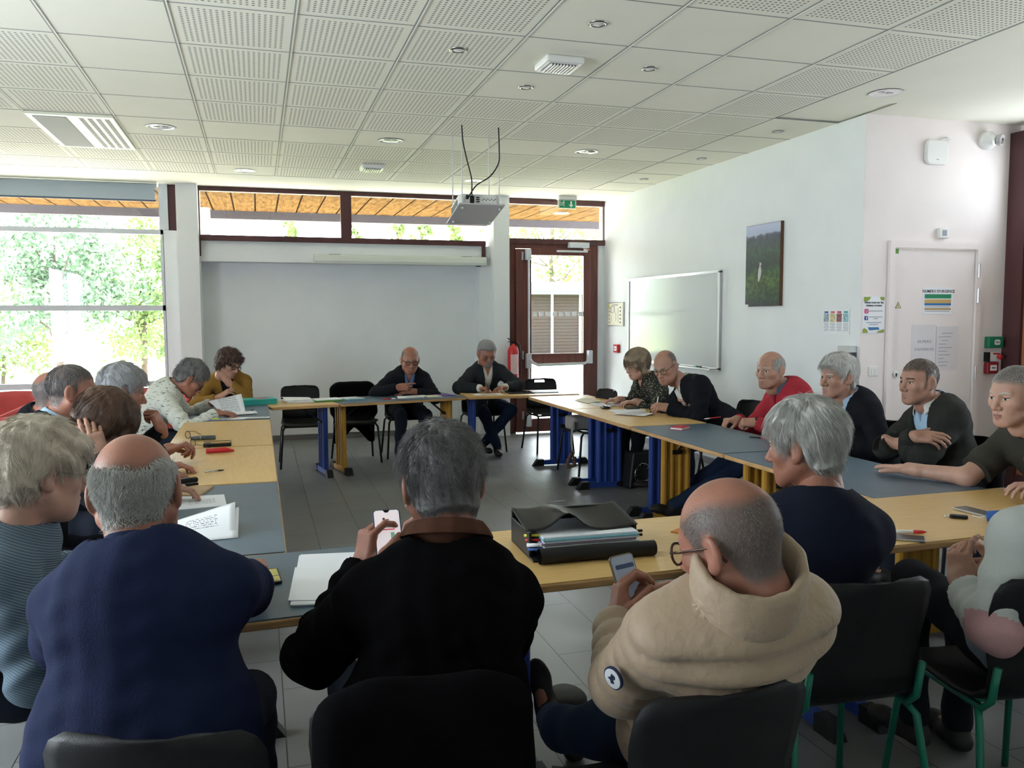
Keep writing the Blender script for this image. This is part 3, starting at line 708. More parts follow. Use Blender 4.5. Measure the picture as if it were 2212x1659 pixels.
# ================================================================== people
M_skin = mat('skin', (.42, .225, .16), .5, var=.12, vscale=14, bump=.12, bscale=220, sss=.12)
M_skin2 = mat('ruddy_skin', (.34, .145, .098), .48, var=.14, vscale=12, bump=.12, bscale=220, sss=.12)
M_skinp = mat('pale_skin', (.50, .29, .22), .5, var=.1, vscale=14, bump=.1, bscale=220, sss=.12)
M_lip = mat('lips', (.34, .15, .115), .45)
M_eyew = mat('eye_white', (.62, .58, .54), .25)
M_eyed = mat('dark_iris', (.03, .022, .02), .15)
def fabric(name, col, bump=.35, bscale=300, var=.12, rough=.9, **k): return mat(name, col, rough, var=var, vscale=10, bump=bump, bscale=bscale, spec=.15, **k)
for m_ in (M_skin, M_skin2, M_skinp):
    n, L, b = nodes(m_); src = b.inputs['Base Color'].links[0].from_socket; at = n.new('ShaderNodeAttribute'); at.attribute_name = 'tone'
    nz = n.new('ShaderNodeTexNoise'); nz.inputs['Scale'].default_value = 260; tc = n.new('ShaderNodeTexCoord'); L.new(tc.outputs['Object'], nz.inputs[0])
    L.new(mixcol(n, L, math_node(n, L, 'MULTIPLY', at.outputs['Fac'], math_node(n, L, 'MULTIPLY_ADD', nz.outputs[0], .6, .55)), src, (.095, .085, .08)), b.inputs['Base Color'])
def collar(name, parent, org, c, up, f, rt, rx, ry, hs, fl, m, gap=28, tilt=.03, pt=1.6, flare=.016, th=.0035, n=36, wav=0.):
    """stand-and-fall collar: a bent strip around the neck with points at the front"""
    rows = []
    for i in range(n + 1):
        th_ = math.radians(-180 + gap + (360 - 2 * gap) * i / n); s_, c_ = math.sin(th_), math.cos(th_)
        out = nrm(rt * s_ * rx - f * c_ * ry); base = c + rt * s_ * rx - f * c_ * ry - up * tilt * (1 - c_) / 2
        e = max(0, (abs(math.degrees(th_)) - 105) / (75 - gap)); e = min(1, e); fw = fl * (1 + (pt - 1) * e * e)
        w_ = wav * math.sin(i * 1.9)
        b0 = base - up * .012; b1 = base + up * hs * (1 - .25 * e) + out * (.002 + w_); b2 = b1 + out * .006 + up * .002
        b3 = b1 + out * (flare + .35 * fw * .3 + w_) - up * fw * .55 ; b4 = b1 + out * (flare + .012 + w_) - up * fw + f * .012 * e
        rows.append([b0, b1, b2, b3, b4] if fl > 0 else [b0, base + up * hs * .5 + out * .004, b1 + out * w_])
    V = np.array(rows); k = V.shape[1]; V = V.reshape(-1, 3) - org; F = [[i * k + j, (i + 1) * k + j, (i + 1) * k + j + 1, i * k + j + 1] for i in range(n) for j in range(k - 1)]
    o = arrmesh(name, V, F, m, parent); s = o.modifiers.new('thick', 'SOLIDIFY'); s.thickness = th; s.offset = 0
    q = o.modifiers.new('sub', 'SUBSURF'); q.levels = 1; q.render_levels = 1
    return o
def person(label, hip, yaw, head, hyaw, hpitch=8, hroll=0, L=None, R=None, top=None, inner=None, legs=None, hair=None, skin=None, ho=None, glasses=None,
           collars=(), hs=1.12, bs=1.07, fat=1., group=None, near=False, hipz=.56, neck=None, tyaw=None, shift=0, shoes=None, trousers=None, nost=0, core=True, watch=None, ring=None, shz=0., waist=1.06):
    rng = np.random.default_rng(abs(hash(label)) % 9999 if False else sum(map(ord, label)))
    skin = skin or M_skin; ho = dict(ho or {}); hm = hair.get('mat') if hair else hair_mat('grey_brow', (.18, .16, .15), (.3, .28, .26))
    org = A3(hip[0], hip[1], 0); Pv = A3(hip[0], hip[1], hipz); H = A3(*head); HM = euler_frame(hyaw, hpitch, hroll)
    f0 = A3(math.cos(math.radians(yaw)), math.sin(math.radians(yaw)), 0)
    ty = yaw if tyaw is None else tyaw; ft = A3(math.cos(math.radians(ty)), math.sin(math.radians(ty)), 0)
    N = A3(*neck) if neck else H + HM @ (A3(0, -.030, -.06) * hs) + A3(0, 0, -.100 * hs) - ft * .012 + A3(0, 0, shift)
    up = nrm(N - Pv); f = nrm(ft - up * (ft @ up)); rt = np.cross(f, up); ln = np.linalg.norm(N - Pv)
    bul = min(.075, .4 * math.sqrt(max(0, (.52 * bs) ** 2 - ln ** 2))); mid = (Pv + N) / 2 - f * bul
    sw = .160 * bs; S = {+1: N + rt * sw - up * (.066 * bs - shz) + f * .01, -1: N - rt * sw - up * (.066 * bs - shz) + f * .01}
    chest = N * .58 + mid * .42 + f * .008; belly = mid * .45 + Pv * .55 + f * .012 * fat
    TM = np.stack([rt, f, up], 1)
    fr0 = nrm(f0); r0 = A3(fr0[1], -fr0[0], 0)
    # arms
    arms = {}
    for sd, a in ((+1, R), (-1, L)):
        a = dict(a or {}); Wp = A3(*a['w']) if 'w' in a else Pv + f0 * .34 + r0 * sd * .15 + A3(0, 0, .12)
        la, lb = .285 * bs, .25 * bs; s = S[sd]; dv = Wp - s; dist = np.linalg.norm(dv)
        if dist > (la + lb) * .995: print('REACH', label[:30], sd, round(dist - la - lb, 3)); Wp = s + dv / dist * (la + lb) * .995; dist = (la + lb) * .995; dv = Wp - s
        if dist < abs(la - lb) + .1: dist = abs(la - lb) + .1
        u = nrm(dv); x = (la * la - lb * lb + dist * dist) / (2 * dist); hh = math.sqrt(max(0, la * la - x * x))
        pole = A3(*a['pole']) if 'pole' in a else A3(0, 0, -.8) + rt * sd * .55 - f * .25
        pp = nrm(pole - u * (pole @ u)); E = s + u * x + pp * hh
        d = nrm(a.get('d', Wp - E)); nn = A3(*a.get('n', (0, 0, 1))); nn = nrm(nn - d * (nn @ d)); xx = np.cross(d, nn)
        arms[sd] = dict(S=s, E=E, W=Wp, M=np.stack([xx, d, nn], 1), pose=a.get('pose', 'relaxed'), show=a.get('show', True), sl=a.get('sl'))
    # legs
    Lg = {}
    for sd in (1, -1):
        q = dict((legs or {}).get(sd, {})); hj = Pv + r0 * sd * .09 * bs
        K = A3(*q['k']) if 'k' in q else hj + fr0 * .43 * bs + r0 * sd * .05 + A3(0, 0, -.03)
        An = A3(*q['a']) if 'a' in q else A3(K[0], K[1], .10) + fr0 * q.get('fwd', .04)
        td = nrm(q['t']) if 't' in q else nrm(fr0 + r0 * sd * .15); Lg[sd] = (hj, K, An, td)
    # ---- body mesh: head, neck, core, hands
    h1 = .0030 if near else .0042
    if nost and not near: h1 = .0038
    hv = Vox((-.11, -.15, -.17), (.11, .13, .13), h1); head_base(hv, ho); head_face(hv, ho); P, Q = hv.mesh(); slot = head_slots(P[Q].mean(1), ho); HP, HQ, nH = P.copy(), Q.copy(), len(P)
    Vs = [P * hs @ HM.T + H]; Fs = [Q]; Ms = [slot]; nv = len(P)
    def push(V, F_, s_=0):
        nonlocal nv
        Vs.append(V); Fs.append(F_ + nv); Ms.append(np.full(len(F_), s_) if np.isscalar(s_) else s_); nv += len(V)
    nk = H + HM @ (A3(0, -.035, -.07) * hs)
    g0 = -.016
    core_p = [(cone(nk, N, .050 * hs, .058 * bs), .03), (cone(N - up * .02, S[1], .05, .040), .05), (cone(N - up * .02, S[-1], .05, .040), .05),
              (ell(chest, (.150 * bs + g0, .105 * bs + g0, .17 * bs), TM), .04), (ell(belly, (.145 * bs + g0, .115 * bs + g0, .17 * bs), TM), .05), (ell(Pv, (.16, .12, .11), TM), .05)]
    for sd in (1, -1):
        a = arms[sd]; core_p += [(cone(a['S'], a['E'], .044, .036), .03), (cone(a['E'], a['W'], .036, .026), .02)]
        hj, K, An, td = Lg[sd]; core_p += [(cone(hj, K, .066, .048), .03), (cone(K, An, .046, .032), .02), (cone(An - A3(0, 0, .03), An + td * .13 - A3(0, 0, .055), .03, .022), .02)]
    cv = vox_prims(core_p, .013); P, Q = cv.mesh(); push(P, Q)
    hsc = hs * .97
    for sd in (1, -1):
        a = arms[sd]
        if not a['show']: continue
        pr = hand_prims(sd, a['pose'], a['W'], a['M'], hsc); fd = nrm(a['E'] - a['W']); sl = a['sl'] if a['sl'] is not None else (top or {}).get('sleeve', 1)
        if sl < .75: pr.append((cone(a['W'] - fd * .01, a['E'], .026 * hs, .040 * hs), .02)); pr.append((cone(a['E'], a['E'] * .5 + a['S'] * .5, .042 * hs, .048 * hs), .02)); hh = .004 if near else .005
        else: pr.append((cone(a['W'] - fd * .01, a['W'] + fd * .09, .025 * hs, .028 * hs), .02)); hh = .0026 if near else .0040
        P, Q = vox_prims(pr, hh).mesh(); push(P, Q)
    sc = np.zeros(nv)
    if hair and hair.get('hair', 'short') == 'short': sc[:nH] = np.clip(cover(*HP.T, hair) / .022 + .45, 0, 1) * (np.abs(HP[:, 0]) < .0785)
    root = arrmesh('person', np.concatenate(Vs) - org, np.concatenate(Fs), [skin, M_lip, M_eyew, M_eyed, hm, ho.get('beardmat', hm)], None, np.concatenate(Ms), attr=sc)
    root.location = org; tag(root, label, 'person', group)
    child = lambda nm, P, Q, m, **k: arrmesh(nm, P - org, Q, m, root, **k)
    # ---- hair
    if hair and hair.get('cap') == 0:
        covf = lambda C: np.clip(cover(*C.T, hair) / .012 + .3, 0, 1) * (np.abs(C[:, 0]) < .0785)
        V2, F2, T2 = strands(HP, HQ, nost or 3000, hair.get('len', .012), hair, rng, hair.get('w', .0006), cov=covf); child('hair', V2 * hs @ HM.T + H, F2, hm, attr=T2)
    elif hair:
        P, Q = hair_mesh(.0034 if near else .0046, hair); tn = np.full(len(P), .35)
        if nost:
            V2, F2, T2 = strands(P, Q, nost, hair.get('len', .03), hair, rng, hair.get('w', .0006)); Q = np.concatenate([Q, F2 + len(P)]); P = np.concatenate([P, V2]); tn = np.concatenate([tn, T2])
        child('hair', P * hs @ HM.T + H, Q, hm, attr=tn)
    # ---- upper garment
    top = top or {}; g = top.get('g', .014); hh = .0075 if near else .0105; fa = top.get('fold', .004); sd_ = sum(map(ord, label)) % 17
    fb = math.sqrt(fat)
    def torso(v, g, hem=.10):
        v.add(ell(chest, (.158 * bs * fb + g, .112 * bs * fb + g, .185 * bs), TM), .04)
        v.add(ell(N - up * .10 + f * -.004, (.172 * bs + g, .088 * bs * fb + g, .105), TM), .05)
        v.add(ell(belly, (.150 * bs * fat * waist + g, .118 * bs * fat + g, .20 * bs), TM), .06)
        v.add(ell(Pv + up * .03, (.175 * bs * fb + g, .135 * bs * fb + g, hem + .05), TM), .05)
        for s in (1, -1): v.add(cone(N + up * .012, S[s] + up * .004, .044 + g * .5, .048 * bs + g), .05)
    pts_all = [N + up * .13, Pv - A3(0, 0, .16)] + [q for s in (1, -1) for q in (arms[s]['S'], arms[s]['E'], arms[s]['W'])]
    lo = np.min(pts_all, 0) - .15 - abs(g) * 2; hi = np.max(pts_all, 0) + .15 + abs(g) * 2
    lo = np.minimum(lo, Pv - .26 * fat - g); hi = np.maximum(hi, np.append(Pv[:2] + .26 * fat + g, hi[2]))
    v = Vox(lo, hi, hh); torso(v, g)
    if top.get('puff'):
        spq = top['puff']
        def q_(x, y, z):
            u_ = (x - N[0]) * up[0] + (y - N[1]) * up[1] + (z - N[2]) * up[2]; w_ = (x - N[0]) * rt[0] + (y - N[1]) * rt[1] + (z - N[2]) * rt[2]
            return .028 * np.power(np.abs(np.sin(math.pi * (u_ + .02 + .10 * w_ * w_ / .04 * .3) / spq)), .6) - .014
        v.off(q_)
    else:
        v.off(lambda x, y, z: fa * wob(x, y, z * .6, 24, sd_) + fa * .5 * wob(x, y, z, 60, sd_))
    slv = top.get('sleeve', 1)
    for s in (1, -1):
        a = arms[s]; E = a['E']; Wp = a['W']
        if top.get('puff'):
            m1 = lambda t, x, y, z: .016 * np.sqrt(np.abs(np.sin(math.pi * t * 4.5))) - .004
            m2 = lambda t, x, y, z: .014 * np.sqrt(np.abs(np.sin(math.pi * (t * 4 + .3)))) - .004
        else:
            m1 = lambda t, x, y, z: fa * (np.sin(t * 22 + 30 * x + sd_) * (.35 + t * t) + .4 * wob(x, y, z, 45, sd_)) 
            m2 = lambda t, x, y, z: fa * (np.sin(t * 24 + 26 * y + sd_) * (.35 + (1 - t) ** 2) + .4 * wob(x, y, z, 45, sd_))
        ua = .052 * bs * math.sqrt(fb)
        if slv > .75:
            end = Wp - nrm(Wp - E) * (1 - slv) * .25
            v.add(cone(a['S'], E, ua + g, .047 * bs + g, m1), .035); v.add(cone(E, end + nrm(Wp - E) * .02, .047 * bs + g, .031 * bs + g * .8 + top.get('cuff', 0), m2), .018)
            dd_ = nrm(Wp - E); c0 = end
            v.cut(lambda x, y, z: -((x - c0[0]) * dd_[0] + (y - c0[1]) * dd_[1] + (z - c0[2]) * dd_[2]), c0 - .075, c0 + .075)
        else:
            end = a['S'] + (E - a['S']) * .82; v.add(cone(a['S'], end + nrm(E - a['S']) * .02, ua + g, .052 * bs + g + .006, m1), .035); dd_ = nrm(E - a['S']); c1 = end
            v.cut(lambda x, y, z: -((x - c1[0]) * dd_[0] + (y - c1[1]) * dd_[1] + (z - c1[2]) * dd_[2]), c1 - .13, c1 + .13)
    nr = .056 * hs + top.get('neckgap', .004)
    ndir = nrm(nk - N)
    def neckcut(x, y, z):
        t = (x - N[0]) * ndir[0] + (y - N[1]) * ndir[1] + (z - N[2]) * ndir[2]
        return np.maximum(np.sqrt((x - N[0] - t * ndir[0]) ** 2 + (y - N[1] - t * ndir[1]) ** 2 + (z - N[2] - t * ndir[2]) ** 2) - nr - .25 * np.maximum(t, 0), .012 - t)
    v.cut(neckcut)
    def vcut(depth, wid, curve=1.):
        def fn(x, y, z):
            X, Y_, Z_ = x - N[0], y - N[1], z - N[2]; a_ = X * rt[0] + Y_ * rt[1] + Z_ * rt[2]; b_ = X * f[0] + Y_ * f[1] + Z_ * f[2]; c_ = X * up[0] + Y_ * up[1] + Z_ * up[2]
            w_ = wid * np.clip(1 + (c_ - .02) / depth, -1, 1.3); return np.maximum(np.abs(a_) - w_, .02 - b_)
        return fn
    if top.get('V'): v.cut(vcut(*top['V']))
    P, Q = v.mesh(); C = P[Q].mean(1); mi = top['slots'](C, dict(N=N, up=up, f=f, rt=rt, arms=arms)) if top.get('slots') else None
    child(top.get('name', 'jacket'), P, Q, top.get('mats') or top['mat'], mi=mi)
    if inner:
        v = Vox(lo, hi, .0105); torso(v, inner.get('g', g - .017))
        for s in (1, -1):
            if inner.get('cuffs'):
                a = arms[s]; e = nrm(a['W'] - a['E']); v.add(cone(a['W'] - e * .06, a['W'] + e * .012, .032 * bs + g * .5, .031 * bs + g * .5), .01)
        v.cut(neckcut)
        if inner.get('V'): v.cut(vcut(*inner['V']))
        v.off(lambda x, y, z: .002 * wob(x, y, z * .3, 50, 3))
        P, Q = v.mesh(); child(inner.get('name', 'shirt'), P, Q, inner['mat'])
    for c in collars:
        cc = dict(c); ax_ = cc.pop('ax', .4); axv = cc.pop('axv', None); nm = cc.pop('name', 'collar'); m_ = cc.pop('m'); dz = cc.pop('dz', .0); rx = cc.pop('rx', .066 * hs); ry = cc.pop('ry', .066 * hs)
        collar(nm, root, org, N + ndir * (.045 + dz) + f * .004, nrm(axv if axv is not None else up * (1 - ax_) + ndir * ax_), f, rt, rx, ry, cc.pop('h', .035), cc.pop('fl', .04), m_, **cc)
    # ---- trousers and shoes
    v = []
    for s in (1, -1):
        hj, K, An, td = Lg[s]
        v += [(cone(hj, K, .092 * bs, .064 * bs, lambda t, x, y, z: .004 * np.sin(t * 16 + 20 * x)), .03), (cone(K, An - A3(0, 0, .0), .064 * bs, .050 * bs, lambda t, x, y, z: .004 * np.sin(t * 18 + 25 * y)), .02)]
    v.append((ell(Pv - A3(0, 0, .01), (.165 * bs * fb, .14 * bs, .105), TM), .04))
    P, Q = vox_prims(v, .0125).mesh(); child('trousers', P, Q, trousers or MATS['dark_trousers'])
    for s in (1, -1):
        hj, K, An, td = Lg[s]; dn = nrm(An - K) ; sole = A3(0, 0, -1) if An[2] < .16 else nrm(dn - td * (dn @ td)); hl = An + sole * .062 - td * .035; xs = np.cross(td, -sole)
        MM = np.stack([xs, td, -sole], 1)
        pr = [(cone(hl + td * .01, hl + td * .03 - sole * .03, .036, .040), .02), (cone(hl, hl + td * .17 + sole * .004, .034, .036), .03), (ell(hl + td * .19, (.040, .062, .030), MM), .03), (cone(An, hl + td * .08, .042, .040), .03)]
        vv = vox_prims(pr, .007); z0 = hl + sole * .026
        vv.cut(lambda x, y, z: -((x - z0[0]) * -sole[0] + (y - z0[1]) * -sole[1] + (z - z0[2]) * -sole[2]) * -1)
        P, Q = vv.mesh()
        if len(Q): child('shoe', P, Q, shoes or MATS['dark_shoe_leather'])
    # ---- glasses
    if glasses:
        gm, gr, sq = glasses; e = empty('glasses', (0, 0, 0)); e.parent = root
        TW = lambda p: HM @ (A3(*p) * hs) + H - org
        bm = BM(); gy = .098
        for s in (-1, 1):
            tube(bm, [TW((s * .033 + .023 * math.cos(t) * (1 if not sq else 1 / max(abs(math.cos(t)), abs(math.sin(t)) * .9) ** .4), gy - .004 * abs(math.cos(t)), -.004 + (.0205 if not sq else .017) * math.sin(t))) for t in np.linspace(0, 6.283, 20, endpoint=False)], gr, 6, closed=True)
        tube(bm, [TW((-.010, gy, .002)), TW((0, gy + .003, .005)), TW((.010, gy, .002))], gr, 6)
        obj('rim', bm, gm, e, smooth=True)
        bm = BM()
        for s in (-1, 1): tube(bm, [TW((s * .057, gy - .004, .004)), TW((s * .074, .060, .006)), TW((s * .084, -.004, .010)), TW((s * .083, -.022, -.002)), TW((s * .080, -.034, -.020))], gr, 6)
        obj('temple', bm, gm, e, smooth=True)
        bm = BM()
        for s in (-1, 1):
            c_ = [bm.verts.new(TW((s * .033 + .022 * math.cos(t), gy - .003, -.004 + .019 * math.sin(t)))) for t in np.linspace(0, 6.283, 18, endpoint=False)]; bm.faces.new(c_)
        obj('lens', bm, M_lens, e)
    if watch:
        sd, m_ = watch; a = arms[sd]; e = nrm(a['W'] - a['E']); c0 = a['W'] - e * .005; u_, w_ = [A3(*q) for q in frame_of(e)]
        bm = BM(); tube(bm, [Vector(c0 + (u_ * math.cos(t) + w_ * math.sin(t)) * .031 * hs - org) for t in np.linspace(0, 6.283, 20, endpoint=False)], .007, 6, closed=True); lathe(bm, [(0, .008), (.016, .008), (.018, 0)], c0 + a['M'][:, 2] * .031 * hs - org, a['M'][:, 2], 16)
        obj('wristwatch', bm, m_, root, smooth=True)
    if ring:
        sd, fi = ring; a = arms[sd]; b_ = [(.0285, .100, 0), (.0095, .106, 0), (-.0095, .100, 0), (-.0275, .094, 0)][fi]; c0 = a['W'] + a['M'] @ (A3(-sd * b_[0], b_[1], -.003) * hsc)
        bm = BM(); tube(bm, [Vector(c0 + (a['M'][:, 0] * math.cos(t) + a['M'][:, 2] * math.sin(t)) * .0102 * hsc - org) for t in np.linspace(0, 6.283, 16, endpoint=False)], .0016, 5, closed=True); obj('ring', bm, M_gold, root, smooth=True)
    return root, dict(N=N, up=up, f=f, rt=rt, arms=arms, H=H, HM=HM, org=org, S=S, legs=Lg)
M_lens = glass_mat('lens_glass', (.94, .94, .94), .12)
fabric('dark_trousers', (.018, .022, .035)); mat('dark_shoe_leather', (.012, .010, .010), .6, bump=.1, bscale=200)
# ================================================================== furniture
M_lamb = mat('slate_blue_laminate', (.075, .125, .175), .38, var=.06, vscale=3, bump=.03, bscale=500)
M_lamy = mat('pale_beech_laminate', (.72, .47, .18), .36, col2=(.66, .42, .155), vscale=9, stretch=(1, 8, 1), bump=.02, bscale=400)
M_edge = mat('beech_edge_band', (.50, .29, .12), .45, var=.2, vscale=8, stretch=(1, 1, 8))
TH = .74
def table(label, cx, cy, rz, ln, wd, blue, group='meeting tables in the ring', legs=(1, 1)):
    t = empty('meeting_table', (cx, cy, 0), rz, label, 'table', group); m = M_lamb if blue else M_lamy; lm = M_yelm if blue else M_bluem
    bm = BM(); prism(bm, rrect(ln - .014, wd - .014, .012), .004, Matrix.Translation((0, 0, TH - .004))); obj('tabletop', bm, m, t)
    bm = BM(); prism(bm, rrect(ln - .003, wd - .003, .018), .026, Matrix.Translation((0, 0, TH - .0305))); obj('edge_band', bm, M_edge, t, bevel=.005)
    for sd, on in ((-1, legs[0]), (1, legs[1])):
        if not on: continue
        x = sd * (ln / 2 - .10); bm = BM()
        for y in (-.10, -.035, .035, .10): tube(bm, [(x, y, .05), (x, y, TH - .032)], .026 if abs(y) > .05 else .02, 10, caps=False)
        box2(bm, (x - .008, -.12, .06), (x + .008, .12, TH - .032))
        prism(bm, [(-wd * .40, 0), (-wd * .40 + .03, .05), (wd * .40 - .03, .05), (wd * .40, 0)], .05, Matrix(((0, 0, 1, x - .025), (1, 0, 0, 0), (0, 1, 0, .012), (0, 0, 0, 1))))
        lg = obj('leg', bm, lm, t)
        for s in (-1, 1):
            bm = BM(); prism(bm, [(s * wd * .47, 0), (s * wd * .40, .07), (s * wd * .30, .07), (s * wd * .30, 0)], .062, Matrix(((0, 0, 1, x - .031), (1, 0, 0, 0), (0, 1, 0, 0), (0, 0, 0, 1)))); obj('foot_cap', bm, M_black, lg)
        bm = BM(); tube(bm, [(x, 0, TH - .22), (x - sd * .22, 0, TH - .035)], .010, 8); tube(bm, [(x - sd * .02, -.04, TH - .2), (x - sd * .02, .04, TH - .2)], .018, 8); obj('folding_brace', bm, M_blkmetal, t)
        bm = BM(); box2(bm, (x - .04, -.13, TH - .05), (x + .04, .13, TH - .030)); obj('bracket', bm, lm, t, bevel=.004)
    return t
LX, LW = -.262, .69
table('slate blue table at the far end of the left side, with open papers', LX, 8.09, math.pi / 2, 1.39, LW, True)
table('beech table on the left side, farther of the two, against the far blue one', LX, 6.63, math.pi / 2, 1.50, LW, False)
table('beech table on the left side, nearer of the two, with the red glasses case', LX, 5.205, math.pi / 2, 1.32, LW, False)
table('slate blue table on the left side nearest the camera, under a white booklet', LX, 3.84, math.pi / 2, 1.39, LW, True)
def farrow(label, x0, y0, x1, y1, wd, blue, **k):
    a = math.atan2(y1 - y0, x1 - x0); ln = math.hypot(x1 - x0, y1 - y0); mx, my = (x0 + x1) / 2, (y0 + y1) / 2
    return table(label, mx - math.sin(a) * wd / 2, my + math.cos(a) * wd / 2, a, ln, wd, blue, **k)
farrow('short beech table in the far row under the teal file box', .105, 8.345, .762, 8.455, .62, False, legs=(0, 1))
farrow('slate blue table in the far row in front of the man in dark glasses', .768, 8.46, 2.135, 8.75, .66, True)
farrow('beech table in the far row in front of the man in the dark blazer writing', 2.15, 8.76, 3.42, 8.70, .62, False)
RX = 3.11
table('beech table on the right side, farthest from the camera, by the exit door', RX, 7.93, math.pi / 2, 1.29, LW, False)
table('beech table on the right side in front of the woman in the dotted blouse', RX, 6.63, math.pi / 2, 1.29, LW, False)
table('slate blue table on the right side holding the red notebook', RX, 5.29, math.pi / 2, 1.36, LW, True)
table('slate blue table on the right side with the bare forearm resting on it', RX, 3.92, math.pi / 2, 1.36, LW, True)
table('slate blue table in the near row with the stack of white sheets', .06, 2.79, math.radians(2.5), 1.38, .70, True)
table('beech table in the near row carrying the black satchel', 1.455, 2.865, math.radians(1.2), 1.38, .70, False)
table('beech table in the near row at the right, with phones, keys and pens', 2.86, 2.90, math.radians(1.2), 1.40, .70, False)

def chair(kind, loc, rz, label, group=None, legm=None):
    t = empty('chair', loc, rz, label, 'chair', group)
    prof = [(.235, .438, .175), (.225, .452, .195), (.19, .460, .21), (.05, .448, .218), (-.08, .440, .215), (-.15, .448, .208), (-.195, .485, .198), (-.215, .55, .192), (-.232, .64, .200), (-.252, .74, .208), (-.268, .80, .205), (-.274, .828, .190), (-.276, .842, .160), (-.277, .847, .11)]
    def shell(ps, i0):
        bm = BM(); rows = []
        for i, (y, z, w) in enumerate(ps):
            row = []
            for k in range(13):
                u = -1 + k / 6; back = max(0, (z - .50) / .35); 
                row.append(bm.verts.new((w * u, y + (.045 * min(1, back * 2.5)) * u * u, z + (.018 * (1 - min(1, back * 3))) * u ** 4 - (.014 if i + i0 == 13 else 0) * u ** 4)))
            rows.append(row)
        for a, b in zip(rows, rows[1:]):
            for k in range(12): bm.faces.new((a[k], a[k + 1], b[k + 1], b[k]))
        return bm
    obj('seat', shell(prof[:7], 0), M_black, t, smooth=True, solid=.009)
    bm = shell(prof[6:], 6)
    if kind == 'slot':
        fs = [f for f in bm.faces if .79 < f.calc_center_median().z < .825 and abs(f.calc_center_median().x) < .08]; bmesh.ops.delete(bm, geom=fs, context='FACES')
    obj('backrest', bm, M_black, t, smooth=True, solid=.009)
    lm = legm or M_blkmetal
    for sx in (-1, 1):
        bm = BM(); tube(bm, [(sx * .185, .15, .432), (sx * .205, .185, .40), (sx * .235, .23, 0)], .0115, 10); obj('leg', bm, lm, t, smooth=True)
        bm = BM(); tube(bm, [(sx * .185, -.15, .432), (sx * .205, -.185, .40), (sx * .235, -.26, 0)], .0115, 10); obj('leg', bm, lm, t, smooth=True)
        bm = BM(); tube(bm, [(sx * .185, .16, .434), (sx * .185, -.17, .434), (sx * .185, -.205, .47), (sx * .185, -.226, .58)], .0115, 10); obj('side_rail', bm, lm, t, smooth=True)
    bm = BM(); tube(bm, [(-.185, .10, .428), (.185, .10, .428)], .0105, 8); tube(bm, [(-.185, -.10, .428), (.185, -.10, .428)], .0105, 8); obj('cross_bar', bm, lm, t, smooth=True)
    return t
def armchair(loc, rz, label, group):
    t = empty('armchair', loc, rz, label, 'armchair', group); m = mat('coral_red_upholstery', (.62, .10, .095), .75, var=.1, bump=.1, bscale=200)
    bm = BM(); rows = []
    for i in range(9):
        z = .36 + i * .065; row = []
        for k in range(25):
            a = math.radians(-150 + 300 * k / 24 - 90); e = abs(k - 12) / 12; top = .86 - .22 * e ** 2.5; zz = .36 + (top - .36) * i / 8; r = .36 + .07 * i / 8
            row.append(bm.verts.new((r * math.cos(a), r * math.sin(a) * .9, zz)))
        rows.append(row)
    for a, b in zip(rows, rows[1:]):
        for k in range(24): bm.faces.new((a[k], a[k + 1], b[k + 1], b[k]))
    obj('backrest', bm, m, t, smooth=True, solid=.05)
    bm = BM(); lathe(bm, [(0, .46), (.28, .46), (.33, .43), (.34, .36), (.30, .32), (0, .32)], (0, 0, 0), (0, 0, 1), 28); obj('seat', bm, m, t, smooth=True)
    for a in (45, 135, 225, 315):
        bm = BM(); x, y = .24 * math.cos(math.radians(a)), .24 * math.sin(math.radians(a)); tube(bm, [(x, y, .33), (x * 1.25, y * 1.25, 0)], .014, 8); obj('leg', bm, M_alu, t, smooth=True)
    return t
armchair((-2.45, 9.3, 0), math.radians(150), 'coral red tub armchair at the left edge of the picture', 'red armchairs by the big window')
armchair((-1.12, 9.25, 0), math.radians(180), 'coral red tub armchair behind the grey-haired man leaning on his hand', 'red armchairs by the big window')
armchair((-1.62, 7.6, 0), math.radians(20), 'coral red tub armchair low behind the balding man in the blue collar', 'red armchairs by the big window')
D = math.radians
FCH = 'black shell chairs behind the far tables'
chair('plain', (.43, 9.33, 0), D(180), 'empty black shell chair in the far row beside the teal file box', FCH)
chair('plain', (1.02, 9.40, 0), D(184), 'black shell chair in the far row with a dark coat hung over it', FCH)
chair('plain', (1.60, 9.62, 0), D(180), 'black shell chair under the man in dark glasses at the far table', FCH)
chair('plain', (2.55, 9.70, 0), D(182), 'black shell chair under the man in the dark blazer writing', FCH)
chair('slot', (3.30, 9.45, 0), D(184), 'empty black shell chair with a slot in its back, before the glazed door', FCH)
RCH = 'black shell chairs along the right side'
chair('plain', (3.22, 7.98, 0), D(97), 'empty black shell chair pushed under the right tables with a bag on its seat', RCH)
chair('plain', (3.85, 7.38, 0), D(92), 'black shell chair under the woman in the dotted blouse', RCH)
chair('plain', (3.98, 6.45, 0), D(100), 'black shell chair under the bald man in round glasses', RCH)
chair('plain', (4.10, 5.50, 0), D(95), 'black shell chair under the man in the red sweater', RCH)
chair('plain', (4.10, 4.85, 0), D(88), 'black shell chair under the grey-haired man in the black jacket with blue shirt', RCH)
chair('plain', (4.03, 4.08, 0), D(85), 'black shell chair under the man with folded arms', RCH)
chair('plain', (3.97, 2.96, 0), D(88), 'green-legged black chair under the man in the olive polo', RCH, M_greenm)
LCH = 'black shell chairs along the left side'
